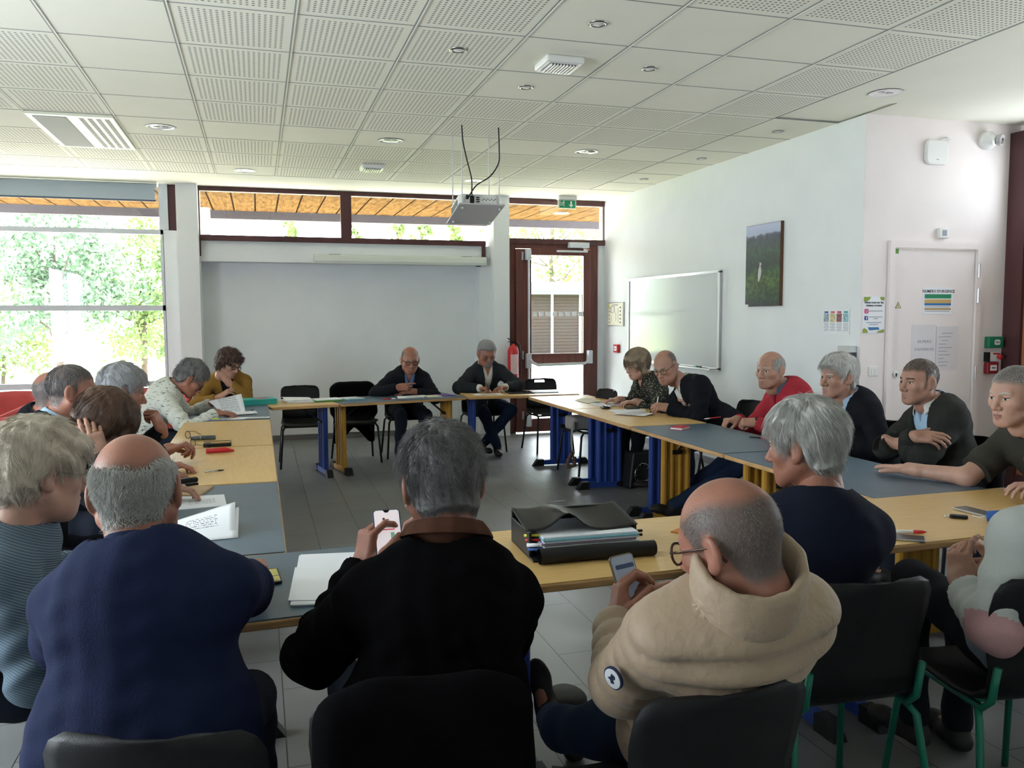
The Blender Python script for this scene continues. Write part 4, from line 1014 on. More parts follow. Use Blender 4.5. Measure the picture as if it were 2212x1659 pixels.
for lb, x, y, a in (('black chair under the man in the flecked pale sweater', -.98, 7.75, -90), ('black chair under the grey-haired man leaning on his hand', -1.12, 5.72, -90), ('black chair under the balding man in the blue collar', -1.25, 4.9, -92),
                    ('black chair under the bald man behind the others on the left', -1.60, 6.04, -80), ('black chair under the brown-haired woman bent forward', -1.02, 4.0, -85), ('black chair under the blonde woman in the blue knit', -1.08, 2.85, -75)):
    chair('plain', (x, y, 0), D(a), lb, LCH)
chair('plain', (-.30, 9.32, 0), D(178), 'black chair under the woman in the mustard cardigan', LCH)
chair('plain', (4.16, 2.28, 0), D(90), 'green-legged black chair under the person at the right edge holding a pen', RCH, M_greenm)
NCH = 'green-legged black chairs of the near row'
chair('plain', (-.14, 1.84, 0), D(-16), 'green-legged black chair under the man in the navy sweater', NCH, M_greenm)
chair('plain', (.30, 1.88, 0), D(-4), 'green-legged black chair hidden by the coat of the man with the brown collar', NCH, M_greenm)
chair('plain', (.885, 1.70, 0), D(3), 'green-legged black chair holding the man in the beige quilted jacket', NCH, M_greenm)
chair('plain', (1.68, 2.19, 0), D(-4), 'green-legged black chair under the white-haired man in the navy blazer', NCH, M_greenm)
chair('plain', (2.24, 2.05, 0), D(-8), 'green-legged black chair under the woman in the white and pink blouse', NCH, M_greenm)
# ================================================================== the people around the tables
H_grey = hair_mat('grey_hair', (.16, .16, .165), (.42, .42, .44)); H_white = hair_mat('white_grey_hair', (.34, .33, .31), (.68, .67, .64)); H_dgrey = hair_mat('dark_grey_hair', (.035, .03, .028), (.24, .235, .24))
H_blonde = hair_mat('pale_blonde_hair', (.36, .30, .23), (.62, .55, .45)); H_brown = hair_mat('chestnut_hair', (.028, .014, .009), (.13, .062, .032)); H_dkb = hair_mat('dark_brown_hair', (.02, .015, .013), (.10, .075, .06))
H_ash = hair_mat('ash_blonde_hair', (.17, .125, .085), (.36, .28, .19)); H_aub = hair_mat('dark_auburn_hair', (.03, .016, .014), (.13, .07, .05)); H_stub = hair_mat('grey_stubble', (.16, .13, .12), (.34, .31, .29))
F_navy = fabric('navy_sweater_knit', (.012, .018, .055)); F_dark = fabric('black_wool', (.008, .009, .013)); F_dnavy = fabric('dark_navy_wool', (.008, .011, .024)); F_char = fabric('charcoal_wool', (.022, .026, .032))
F_blackj = mat('black_jacket_cloth', (.0035, .0032, .004), .95, bump=.3, bscale=300, spec=.04); F_brown = fabric('brown_corduroy', (.085, .035, .022), bscale=500); F_red = fabric('red_sweater_knit', (.38, .030, .045))
F_cardi = fabric('dark_olive_grey_knit', (.030, .031, .028), bump=.5); F_olive = fabric('olive_grey_polo', (.045, .042, .034)); F_must = fabric('mustard_knit', (.27, .145, .03), bump=.5)
F_ltblue = fabric('light_blue_shirt', (.36, .50, .66), var=.05); F_blue = fabric('blue_shirt', (.10, .20, .36), var=.05); F_white = fabric('white_shirt', (.62, .60, .56), var=.04); F_denim = fabric('denim_blue_collar', (.07, .115, .16))
F_beige = mat('beige_quilted_nylon', (.40, .29, .20), .55, var=.06, vscale=5, bump=.35, bscale=45, spec=.4, sheen=.2)
F_jean = fabric('dark_blue_jeans', (.012, .022, .05), bscale=500); F_bjean = fabric('blue_jeans', (.02, .07, .19), bscale=500)
F_knit = mat('blue_grey_ribbed_knit', (.10, .15, .19), .95); n, L, b = nodes(F_knit)
wv = n.new('ShaderNodeTexWave'); wv.inputs['Scale'].default_value = 55; wv.inputs['Distortion'].default_value = 0; wv.bands_direction = 'DIAGONAL'; tc = n.new('ShaderNodeTexCoord'); mp = n.new('ShaderNodeMapping'); mp.inputs['Rotation'].default_value = (.3, .5, .9)
L.new(tc.outputs['Object'], mp.inputs[0]); L.new(mp.outputs[0], wv.inputs[0]); L.new(mixcol(n, L, wv.outputs[0], (.07, .11, .15), (.16, .22, .27)), b.inputs['Base Color'])
bp = n.new('ShaderNodeBump'); bp.inputs['Strength'].default_value = .6; bp.inputs['Distance'].default_value = .003; L.new(wv.outputs[0], bp.inputs['Height']); L.new(bp.outputs[0], b.inputs['Normal'])
F_fleck = mat('flecked_pale_knit', (.55, .56, .50), .95); n, L, b = nodes(F_fleck)
nz = n.new('ShaderNodeTexNoise'); nz.inputs['Scale'].default_value = 30; nz.inputs['Detail'].default_value = 2; tc = n.new('ShaderNodeTexCoord'); mp = n.new('ShaderNodeMapping'); mp.inputs['Scale'].default_value = (1, 1, 4)
L.new(tc.outputs['Object'], mp.inputs[0]); L.new(mp.outputs[0], nz.inputs[0]); L.new(mixcol(n, L, math_node(n, L, 'GREATER_THAN', nz.outputs[0], .62), (.60, .61, .54), (.16, .19, .20)), b.inputs['Base Color'])
F_dots = mat('black_blouse_with_small_dots', (.02, .02, .018), .8); n, L, b = nodes(F_dots)
vr = n.new('ShaderNodeTexVoronoi'); vr.inputs['Scale'].default_value = 62; tc = n.new('ShaderNodeTexCoord'); L.new(tc.outputs['Object'], vr.inputs['Vector'])
L.new(mixcol(n, L, math_node(n, L, 'LESS_THAN', vr.outputs['Distance'], .26), (.018, .019, .016), (.42, .38, .24)), b.inputs['Base Color'])
F_cream = fabric('off_white_blouse', (.50, .52, .50), var=.04); F_pink = fabric('pink_blouse_panel', (.52, .30, .31), var=.05); F_dullblue = fabric('grey_blue_blouse_panel', (.25, .29, .36), var=.05)
G_dark = mat('dark_glasses_frame', (.02, .018, .02), .25); G_wire = mat('thin_metal_frame', (.25, .22, .2), .3, metal=.8); G_tort = mat('dark_tortoise_frame', (.06, .025, .015), .25)

# --- nearest: the row with its back to the camera
PP = {}
PP['navy'] = person('broad grey-haired balding man in a navy sweater seen from behind, bottom left', (-.26, 1.97), 82, (-.29, 2.17, 1.185), 84, 10, -3, neck=(-.265, 2.10, 1.02), hs=1.16, bs=1.10, fat=1.26, waist=1.14, near=True, skin=M_skin2,
    L=dict(w=(-.42, 2.62, .80), pose='relaxed'), R=dict(w=(-.04, 2.70, .80), pose='relaxed', d=(.1, 1, .1)), top=dict(mat=F_navy, g=.018, name='sweater', fold=.006, neckgap=.006), nost=16000,
    hair=dict(mat=H_white, hair='short', cap=0, bald=.104, bb=.35, len=.020, lift=.62, droop=.35, mess=.4, clump=.3, w=.0007), ho=dict(jaw=1.06, chubby=1),
    collars=[dict(m=F_navy, h=.040, fl=0, gap=4, rx=.072, ry=.074, th=.008, tilt=.03)])
PP['coat'] = person('grey-haired man in a black jacket with brown collar seen from behind, holding a phone', (.385, 1.93), 90, (.44, 2.08, 1.175), 90, 17, 0, neck=(.43, 2.0, .975), hs=1.15, bs=1.08, fat=1.10, waist=1.15, near=True, skin=M_skin2,
    L=dict(w=(.265, 2.33, .90), d=(.18, .12, 1), n=(-1, -.35, .1), pose='grip'), R=dict(w=(.50, 2.36, .89), d=(-.35, .25, 1), n=(.6, -.4, .3), pose='point'), top=dict(mat=F_blackj, g=.024, fold=.010, neckgap=.014), nost=9000,
    hair=dict(mat=H_dgrey, hair='short', th=.012, top=.9, amp=.4, len=.036, lift=.30, droop=.6, mess=.5, clump=.5, w=.0006),
    collars=[dict(name='brown_collar', m=F_brown, h=.078, fl=.036, gap=24, rx=.084, ry=.082, th=.004, tilt=.045, flare=.018, wav=.002, dz=.012), dict(name='jacket_collar', m=F_blackj, h=.028, fl=.055, gap=40, rx=.106, ry=.100, th=.006, tilt=.05, flare=.026, dz=.0)])
PP['quilt'] = person('bald man with glasses in a beige quilted jacket, seen from behind, holding a phone', (1.03, 1.83), 95, (.940, 1.535, 1.125), 120, 17, -4, hs=1.13, tyaw=84, bs=.97, fat=1.0, near=True, skin=M_skin2, neck=(.955, 1.505, .985),
    L=dict(w=(.885, 1.99, .795), d=(.25, .25, 1), n=(-1, .2, .2), pose='grip', pole=(-.35, -.1, -1)), R=dict(w=(1.05, 1.97, .86), d=(-1, .28, .02), n=(.1, -.3, 1), pose='touch'), top=dict(mat=F_beige, g=.022, puff=.066, neckgap=.022, cuff=.004), nost=9000,
    hair=dict(mat=H_stub, hair='short', th=.0035, cap=0, bald=.088, bf=.25, yb=.05, len=.006, lift=.5, droop=.4, mess=.3, w=.0004), glasses=(G_tort, .0030, False), trousers=F_jean,
    legs={-1: dict(k=(.80, 2.17, .43), a=(.945, 2.68, .20), t=(-.10, .55, .82)), 1: dict(k=(.98, 2.22, .42), a=(1.06, 2.76, .12), t=(.05, .55, .82))},
    collars=[dict(name='jacket_collar', m=F_beige, h=.095, fl=0, gap=12, rx=.108, ry=.104, th=.026, tilt=.01, wav=.002, axv=A3(0, -.12, 1), dz=-.01)])
PP['white'] = person('white-haired man in a dark navy blazer seen from behind, head turned left', (1.62, 2.17), 88, (1.655, 2.27, 1.19), 122, 8, -2, hs=1.13, tyaw=74, bs=1.0, fat=1.0, near=True, skin=M_skin2, neck=(1.665, 2.20, 1.0),
    L=dict(w=(1.50, 2.58, .80)), R=dict(w=(1.74, 2.58, .80), pole=(.2, -.4, -1)), top=dict(mat=F_dnavy, g=.024, fold=.005, neckgap=.012), nost=9000, trousers=F_bjean,
    hair=dict(mat=H_white, hair='short', th=.016, top=.45, amp=.3, len=.050, lift=.12, droop=.7, mess=.16, clump=.35, comb=(0, -.3, 0), w=.0007), ho=dict(jaw=1.04),
    collars=[dict(m=F_dnavy, h=.030, fl=.045, gap=45, rx=.076, ry=.076, th=.005, tilt=.05)])
def blouse(C, q):
    N, up, f, rt = q['N'], q['up'], q['f'], q['rt']; u = (C - N) @ up; m = np.zeros(len(C), int); W_ = q['arms'][-1]['W']; E = q['arms'][-1]['E']; e2 = nrm(W_ - E); t2 = np.clip((C - E) @ e2, 0, 9); fo = np.linalg.norm((C - E) - np.outer(t2, e2), axis=1) < .09; S_ = q['arms'][-1]['S']; e = nrm(E - S_); t = (C - S_) @ e; Ln = np.linalg.norm(E - S_)
    a = (C - N) @ rt; dl = np.linalg.norm((C - S_) - np.outer(np.clip(t, 0, Ln), e), axis=1); arm = (dl < .088) & (a < -.1); m[arm & (t > .25) & (t < 1.0) & ((C - S_) @ f < .0)] = 1; m[(u < -.24) & ~arm & ~fo] = 2; return m
PP['blouse'] = person('woman cut off by the right edge, in a white blouse with pink panel, hands together', (2.31, 2.02), 84, (2.33, 1.92, 1.17), 84, 10, 0, neck=(2.33, 1.89, .985), hs=1.08, bs=1.02, near=True, skin=M_skin,
    L=dict(w=(2.15, 2.12, .74), d=(.12, .25, 1), n=(-.9, -.3, .1), pose='touch', pole=(-.5, -.6, -.8)), R=dict(w=(2.36, 2.17, .79), d=(-.65, .4, .45), n=(.3, -.3, .9), pose='touch'), top=dict(mat=F_cream, mats=[F_cream, F_pink, F_dullblue], slots=blouse, g=.022, name='blouse', fold=.006, sleeve=.80, cuff=.012),
    hair=dict(mat=H_dkb, hair='bob', amp=.003), trousers=F_dark, legs={-1: dict(k=(2.24, 2.43, .655), a=(2.27, 2.43, .13)), 1: dict(k=(2.46, 2.40, .52), a=(2.44, 2.40, .10))})
PP['penman'] = person('person mostly outside the right edge, one hand holding a pen', (3.96, 2.30), 180, (3.78, 2.32, 1.21), 180, 8, 0, skin=M_skin,
    R=dict(w=(3.215, 2.72, .83), d=(-.9, .1, .25), n=(.2, -.2, 1), pose='pen'), L=dict(w=(3.5, 2.2, .80)), top=dict(mat=F_denim), hair=dict(mat=H_grey, hair='short'))

# --- left side
PP['blonde'] = person('woman with short pale blonde hair and glasses in a blue-grey knit, left edge', (-.93, 2.70), 8, (-.585, 2.60, 1.175), 28, 12, 0, hs=1.12, bs=1.04, fat=1.12, near=True, skin=M_skinp, neck=(-.665, 2.62, 1.03),
    L=dict(w=(-.42, 2.95, .79)), R=dict(w=(-.47, 2.60, .79)), top=dict(mat=F_knit, g=.022, name='sweater', fold=.006, neckgap=.004), nost=7000, glasses=(G_wire, .0012, False),
    hair=dict(mat=H_blonde, hair='wavy', amp=.005, len=.035, lift=.22, droop=.35, mess=.3, clump=.5, w=.0006, cutz=.085), ho=dict(chubby=1))
PP['brunette'] = person('woman with chestnut hair bent forward, a ringed hand at the back of her head', (-.98, 3.97), 5, (-.640, 4.00, 1.145), 12, 44, 0, hs=1.12, bs=1.03, neck=(-.80, 3.97, 1.04), skin=M_skin,
    R=dict(w=(-.655, 3.86, 1.02), d=(-.22, .05, 1), n=(.15, -1, .1), pose='relaxed', pole=(1, -.3, -.6)), L=dict(w=(-.45, 4.20, .79)), top=dict(mat=F_dark, g=.014, name='top'), nost=5000, ring=(1, 2),
    hair=dict(mat=H_brown, hair='bob', amp=.002, len=.07, lift=.03, droop=.8, mess=.08, clump=.25, w=.0006, cutz=.06), ho=dict(closed=1))
PP['collar'] = person('balding man with dark sides and a pale blue shirt collar, in profile facing right', (-1.17, 4.78), 4, (-.93, 4.82, 1.225), 10, 4, 0, hs=1.17, bs=1.07, fat=1.08, skin=M_skin2, neck=(-1.01, 4.80, 1.045),
    L=dict(w=(-.525, 4.93, .79), d=(1, .05, -.02), pose='relaxed'), R=dict(w=(-.52, 4.60, .79)), top=dict(mat=F_dnavy, g=.016, name='sweater', neckgap=.012), ho=dict(nose=1.25), nost=8000,
    hair=dict(mat=H_dgrey, hair='short', cap=0, rec=.035, len=.024, lift=.12, droop=.5, mess=.15, w=.0009), collars=[dict(m=F_ltblue, h=.040, fl=.032, gap=25, rx=.070, ry=.070)])
PP['fist'] = person('thick grey-haired man resting his mouth on his hand, glasses in the other hand', (-1.13, 5.58), 6, (-.785, 5.48, 1.165), 16, 14, 0, hs=1.24, bs=1.08, fat=1.1, skin=M_skin2, neck=(-.90, 5.52, 1.01),
    L=dict(w=(-.60, 5.66, .905), d=(-.35, -.25, 1), n=(1, -.35, .2), pose='fist', pole=(.3, .4, -1)), R=dict(w=(-.53, 5.24, .83), d=(1, .1, .3), pose='pen'), top=dict(mat=F_dark, g=.014, name='sweater'), nost=4500,
    hair=dict(mat=H_grey, hair='short', th=.015, top=.5, frontv=.2, amp=.25, len=.040, lift=.15, droop=.4, mess=.2, clump=.3, w=.0007, comb=(0, .4, 0)))
PP['baldback'] = person('bald man with grey sides, half hidden behind the other men on the left', (-1.43, 6.02), 10, (-1.215, 5.78, 1.135), 20, 6, 0, hs=1.15, bs=1.05, skin=M_skin2, neck=(-1.30, 5.80, .98),
    L=dict(w=(-1.05, 6.15, .70)), R=dict(w=(-1.05, 5.85, .70)), top=dict(mat=F_dark, g=.014, name='sweater'), hair=dict(mat=H_grey, hair='short', cap=0, bald=.10, len=.014, lift=.2, w=.0009), collars=[dict(m=F_blue, h=.030, fl=.03, gap=25), dict(m=F_dark, h=.045, fl=0, rx=.082, ry=.082, th=.008)])
PP['fleck'] = person('man with dark greying hair in a flecked pale sweater, bent over papers at the left', (-.99, 7.78), 0, (-.565, 7.72, 1.075), 8, 42, 0, hs=1.20, bs=1.12, fat=1.05, skin=M_skin2, neck=(-.72, 7.72, .98),
    R=dict(w=(-.36, 7.53, .79), d=(1, .15, 0), pose='relaxed'), L=dict(w=(-.42, 7.98, .83), d=(1, 0, .2), pose='grip'), top=dict(mat=F_fleck, g=.020, name='sweater', fold=.007), nost=3000, glasses=(G_dark, .002, False), ho=dict(closed=1),
    hair=dict(mat=H_dgrey, hair='short', th=.018, top=.5, amp=.5, len=.035, lift=.3, droop=.3, mess=.5, clump=.6, w=.0008), collars=[dict(m=F_dark, h=.016, fl=.02, gap=40)])
PP['mustard'] = person('woman with curly dark hair and black glasses in a mustard cardigan, hand at her neck', (-.30, 9.42), -92, (-.290, 9.10, 1.125), -45, 20, -10, hs=1.15, bs=1.06, skin=M_skin, neck=(-.32, 9.22, .99),
    L=dict(w=(-.315, 9.03, .96), d=(-.35, .1, 1), n=(.2, -1, .2), pose='relaxed', pole=(1, -.3, -1)), R=dict(w=(-.38, 8.97, .80), d=(.75, -.2, .55), n=(-.3, -.4, .8), pose='relaxed', pole=(-1, 0, -.6)), top=dict(mat=F_must, g=.018, name='cardigan', V=(.62, .06), sleeve=.80), inner=dict(mat=F_dark, name='top', V=(.12, .05)),
    nost=5000, hair=dict(mat=H_aub, hair='curly', amp=.012, len=.035, lift=.5, droop=.3, mess=.8, clump=.9, w=.0010, cutz=.075), glasses=(G_dark, .0036, True), ring=(1, 1), ho=dict(closed=1))

# --- far row
PP['mayor'] = person('balding man in dark-rimmed glasses, black jacket and blue shirt, at the far table', (1.60, 9.66), -90, (1.615, 9.27, 1.125), -91, 14, 0, hs=1.20, bs=1.10, fat=1.06, skin=M_skin2, neck=(1.61, 9.36, .965),
    R=dict(w=(1.435, 9.06, .835), d=(1, -.15, .1), n=(-.1, -.75, .6), pose='point', pole=(-1, -.1, -.5)), L=dict(w=(1.60, 9.12, .785), d=(-1, -.1, 0), n=(0, -.3, 1), pole=(1, -.2, -.5)), top=dict(mat=F_dark, g=.022, V=(.40, .055)), inner=dict(mat=F_blue, V=(.10, .03)),
    hair=dict(mat=H_grey, hair='short', cap=0, bald=.085, bf=.2, rec=.06, len=.014, lift=.3, w=.0009), nost=6000, glasses=(G_tort, .0032, True), collars=[dict(m=F_blue, h=.028, fl=.040, gap=35)], ho=dict(closed=1),
    legs={1: dict(k=(1.50, 9.24, .50), a=(1.47, 9.18, .10)), -1: dict(k=(1.78, 9.24, .50), a=(1.79, 9.26, .10))})
PP['writer'] = person('grey-haired man with goatee and thin glasses in a dark blazer, writing at the far table', (2.58, 9.72), -90, (2.530, 9.40, 1.175), -86, 22, 0, hs=1.19, bs=1.08, skin=M_skin2, neck=(2.55, 9.49, 1.01),
    R=dict(w=(2.36, 9.12, .80), d=(.75, -.6, -.02), pose='pen', pole=(-1, 0, -.4)), L=dict(w=(2.68, 9.13, .80), d=(-.8, -.55, 0), pole=(1, 0, -.4)), top=dict(mat=F_char, g=.022, V=(.50, .055)), inner=dict(mat=F_white, V=(.10, .03), cuffs=1),
    hair=dict(mat=H_grey, hair='short', th=.009, top=.8, rec=.02), nost=2500, glasses=(G_wire, .0014, False), collars=[dict(m=F_white, h=.028, fl=.040, gap=35)], ho=dict(closed=1, goatee=1), trousers=F_jean,
    legs={1: dict(k=(2.46, 9.28, .50), a=(2.62, 9.28, .10)), -1: dict(k=(2.80, 9.30, .52), a=(2.47, 9.34, .13))})

# --- right side
PP['dots'] = person('woman with an ash blonde bob and thin glasses in a black dotted blouse', (3.87, 7.36), 182, (3.44, 7.30, 1.15), 192, 20, 0, hs=1.14, bs=1.05, skin=M_skinp, neck=(3.56, 7.32, 1.01),
    L=dict(w=(3.42, 7.24, .79), d=(-1, .35, 0)), R=dict(w=(3.36, 7.50, .79), d=(-1, .1, 0)), top=dict(mat=F_dots, g=.018, name='blouse', V=(.16, .05), sleeve=.82, fold=.006), nost=6000,
    hair=dict(mat=H_ash, hair='bob', amp=.002, len=.07, lift=.03, droop=.9, mess=.08, clump=.25, w=.0007), glasses=(G_wire, .0013, False), trousers=F_dark, shoes=F_dark, ho=dict(closed=1, chubby=1))
PP['round'] = person('bald man in round dark glasses and black jacket, holding a pen upright', (3.97, 6.46), 180, (3.43, 6.68, 1.155), 212, 22, 10, hs=1.20, bs=1.10, fat=1.08, skin=M_skin, neck=(3.60, 6.62, 1.005),
    L=dict(w=(3.37, 6.50, .81), d=(-1, .3, .15), n=(-.1, -.6, .7), pose='pen', pole=(.2, -.7, -.8)), R=dict(w=(3.56, 6.66, .86), d=(.15, -1, .05), n=(0, 0, 1), pose='relaxed', pole=(-.3, 1, -.6)), top=dict(mat=F_dark, g=.024, V=(.26, .045), fold=.006), inner=dict(mat=F_white, V=(.08, .02)),
    hair=dict(mat=H_grey, hair='short', cap=0, bald=.075, yb=-.01, len=.010, lift=.15, w=.0008), glasses=(G_dark, .0022, False), collars=[dict(m=F_white, h=.032, fl=.040, gap=30)], ho=dict(chubby=1), ring=(-1, 2), trousers=F_jean,
    legs={1: dict(k=(3.52, 6.62, .50), a=(3.48, 6.95, .12)), -1: dict(k=(3.50, 6.42, .50), a=(3.42, 6.22, .10))})
PP['red'] = person('balding man with white sides in a red sweater over a denim collar', (4.12, 5.53), 178, (3.765, 5.60, 1.185), 200, 4, 0, hs=1.18, bs=1.10, fat=1.10, skin=M_skin, neck=(3.90, 5.60, 1.03),
    L=dict(w=(3.60, 5.52, .79), d=(-.85, .5, .02), n=(-.2, -.5, .8), pose='fist'), R=dict(w=(3.56, 5.72, .79), d=(-1, -.05, .02), pose='pen'), top=dict(mat=F_red, g=.022, name='sweater', V=(.13, .03), fold=.006), watch=(-1, G_dark), nost=6000,
    hair=dict(mat=H_white, hair='short', cap=0, bald=.090, yb=.03, len=.024, lift=.3, mess=.4, w=.0009), collars=[dict(m=F_denim, h=.042, fl=.060, gap=28, rx=.076, ry=.074, pt=1.5)], ho=dict(nose=1.15), trousers=F_jean,
    legs={-1: dict(k=(3.62, 5.50, .53), a=(3.08, 5.82, .13), t=(-.85, .1, .25)), 1: dict(k=(3.64, 5.78, .53), a=(3.22, 6.10, .12), t=(-.85, .1, .25))})
PP['grey'] = person('man with thick grey-white hair in a black jacket and light blue shirt, right side', (4.12, 4.88), 178, (3.84, 4.91, 1.175), 184, 2, 0, hs=1.20, bs=1.08, fat=1.06, skin=M_skin, neck=(3.95, 4.91, 1.01),
    L=dict(w=(3.74, 4.72, .68)), R=dict(w=(3.74, 5.02, .68)), top=dict(mat=F_dark, g=.024, V=(.36, .075), neckgap=.010), inner=dict(mat=F_ltblue, V=(.12, .03)), nost=4500, ho=dict(nose=1.2),
    hair=dict(mat=H_white, hair='short', th=.018, top=.5, frontv=.2, amp=.2, len=.035, lift=.2, droop=.35, mess=.25, w=.0008), collars=[dict(m=F_ltblue, h=.034, fl=.045, gap=32)])
PP['arms'] = person('dark-haired man with arms folded in a dark knit cardigan and pale shirt', (4.13, 4.16), 172, (3.93, 4.26, 1.19), 180, 3, 0, hs=1.19, bs=1.10, fat=1.06, skin=M_skin, neck=(4.04, 4.25, 1.025),
    L=dict(w=(3.76, 4.34, .83), d=(-.1, 1, .05), n=(-1, 0, .2), show=False, pole=(.1, -1, -.6)), R=dict(w=(3.785, 4.12, .87), d=(.5, -1, .05), n=(-.7, 0, .6), pose='relaxed', pole=(-.6, .8, -.8)), top=dict(mat=F_cardi, g=.024, name='cardigan', V=(.46, .085), fold=.006), inner=dict(mat=F_ltblue, V=(.10, .03)), nost=9000,
    hair=dict(mat=H_dkb, hair='short', cap=0, rec=.03, len=.014, lift=.15, w=.0009), ho=dict(beardmat=H_stub), collars=[dict(m=F_white, h=.032, fl=.045, gap=30)])
PP['polo'] = person('close-cropped white-haired man in an olive polo, bare forearm stretched on the blue table', (3.95, 3.12), 178, (3.45, 3.13, 1.215), 182, 6, 0, hs=1.20, bs=1.10, fat=1.08, skin=M_skinp, neck=(3.63, 3.15, 1.04), near=True,
    R=dict(w=(3.295, 3.60, .785), d=(-.12, 1, -.02), pose='flat', pole=(-.4, -1, -.7), sl=.3), L=dict(w=(3.45, 2.90, .80), sl=.3), top=dict(mat=F_olive, g=.020, name='polo', sleeve=.5, neckgap=.008), ring=(1, 2), nost=16000,
    hair=dict(mat=H_white, hair='short', cap=0, rec=.02, len=.009, lift=.6, w=.0007), collars=[dict(m=F_blue, h=.030, fl=.030, gap=30)])
# ================================================================== things on the tables
def print_mat(name, paper=(.82, .83, .87), ink=(.15, .15, .17), sp=.011, x0=-.085, x1=.085, y0=-.13, y1=.12, dens=.42):
    m = mat(name, paper, .8); n, L, b = nodes(m); tc = n.new('ShaderNodeTexCoord'); s = n.new('ShaderNodeSeparateXYZ'); L.new(tc.outputs['Object'], s.inputs[0])
    ln = math_node(n, L, 'LESS_THAN', math_node(n, L, 'FRACT', math_node(n, L, 'DIVIDE', s.outputs[1], sp)), .38)
    mp = n.new('ShaderNodeMapping'); mp.inputs['Scale'].default_value = (160, 1 / sp * .7, 1); L.new(tc.outputs['Object'], mp.inputs[0]); nz = n.new('ShaderNodeTexNoise'); nz.inputs['Scale'].default_value = 1; L.new(mp.outputs[0], nz.inputs[0])
    ln = math_node(n, L, 'MULTIPLY', ln, math_node(n, L, 'GREATER_THAN', nz.outputs[0], dens))
    for o, lo, hi in ((s.outputs[0], x0, x1), (s.outputs[1], y0, y1)):
        ln = math_node(n, L, 'MULTIPLY', ln, math_node(n, L, 'MULTIPLY', math_node(n, L, 'GREATER_THAN', o, lo), math_node(n, L, 'LESS_THAN', o, hi)))
    L.new(mixcol(n, L, ln, paper, ink), b.inputs['Base Color']); return m
P_print = print_mat('printed_sheet'); P_print2 = print_mat('printed_title_sheet', sp=.018, x0=-.06, x1=.06, y0=-.06, y1=.05, dens=.5)
M_gold2 = mat('dull_yellow_print', (.48, .42, .12), .4); M_teal = mat('teal_card', (.03, .42, .38), .5); M_pinkn = mat('pink_note', (.80, .10, .22), .7); M_purple = mat('purple_card', (.13, .06, .28), .6)
M_screen = mat('phone_screen', (.85, .78, .82), .1, emit=.5); M_screen2 = mat('dim_phone_screen', (.30, .34, .42), .1, emit=.12); M_dscreen = mat('dark_glass_screen', (.02, .02, .024), .08, spec=.6)
M_leather = mat('black_leather', (.010, .010, .011), .45, var=.2, bump=.08, bscale=120, spec=.35); M_kraft = mat('kraft_card', (.40, .27, .15), .8); M_yel = mat('yellow_marker', (.62, .62, .05), .4); M_bluep = mat('blue_card', (.03, .09, .30), .5)
M_green = mat('green_folder', (.10, .30, .06), .6); M_cyan = mat('pale_blue_card', (.20, .45, .55), .6); M_cream = mat('cream_paper', (.72, .66, .52), .8)
def sheet(name, label, cat, pts, z, m, th=.0015, group=None, n=1, curl=0.):
    c = sum((Vector((*p, 0)) for p in pts), Vector()) / len(pts); a = math.atan2(pts[1][1] - pts[0][1], pts[1][0] - pts[0][0]); R = Matrix.Rotation(-a, 2)
    loc = [tuple(R @ Vector((p[0] - c.x, p[1] - c.y))) for p in pts]; bm = BM()
    for k in range(n):
        o = random.uniform(-.006, .006) if k else 0; prism(bm, [(x + o * .7, y + o) for x, y in loc], th, Matrix.Translation((0, 0, k * th * 1.05)))
    o = obj(name, bm, m, None); o.location = (c.x, c.y, z); o.rotation_euler = (0, 0, a); return tag(o, label, cat, group)
def rect(cx, cy, w, h, a=0):
    ca, sa = math.cos(math.radians(a)), math.sin(math.radians(a)); return [(cx + x * ca - y * sa, cy + x * sa + y * ca) for x, y in ((-w / 2, -h / 2), (w / 2, -h / 2), (w / 2, h / 2), (-w / 2, h / 2))]
def pen(label, a, b, m, m2=None, r=.0048, z=None, name='pen', group=None):
    a, b = Vector(a), Vector(b); c = (a + b) / 2; t = empty(name, c, 0, label, 'pen', group); d = (b - a)
    bm = BM(); tube(bm, [a - c, a + d * .66 - c], r, 10); obj('barrel', bm, m, t, smooth=True)
    bm = BM(); tube(bm, [a + d * .66 - c, a + d * .9 - c, b - c], [r * 1.05, r * .9, r * .25], 10); obj('tip', bm, m2 or m, t, smooth=True); return t
def phone(label, c, M, case, screen, w=.074, h=.155, name='smartphone', notch=True):
    t = empty(name, c, 0, label, 'phone'); Mx = Matrix(((M[0][0], M[0][1], M[0][2], 0), (M[1][0], M[1][1], M[1][2], 0), (M[2][0], M[2][1], M[2][2], 0), (0, 0, 0, 1)))
    bm = BM(); prism(bm, rrect(w, h, .011), .0085, Mx @ Matrix.Translation((0, 0, -.0045))); obj('case', bm, case, t, bevel=.002)
    bm = BM(); prism(bm, rrect(w - .007, h - .007, .008), .0008, Mx @ Matrix.Translation((0, 0, .0041))); obj('screen', bm, screen, t)
    return t, Mx
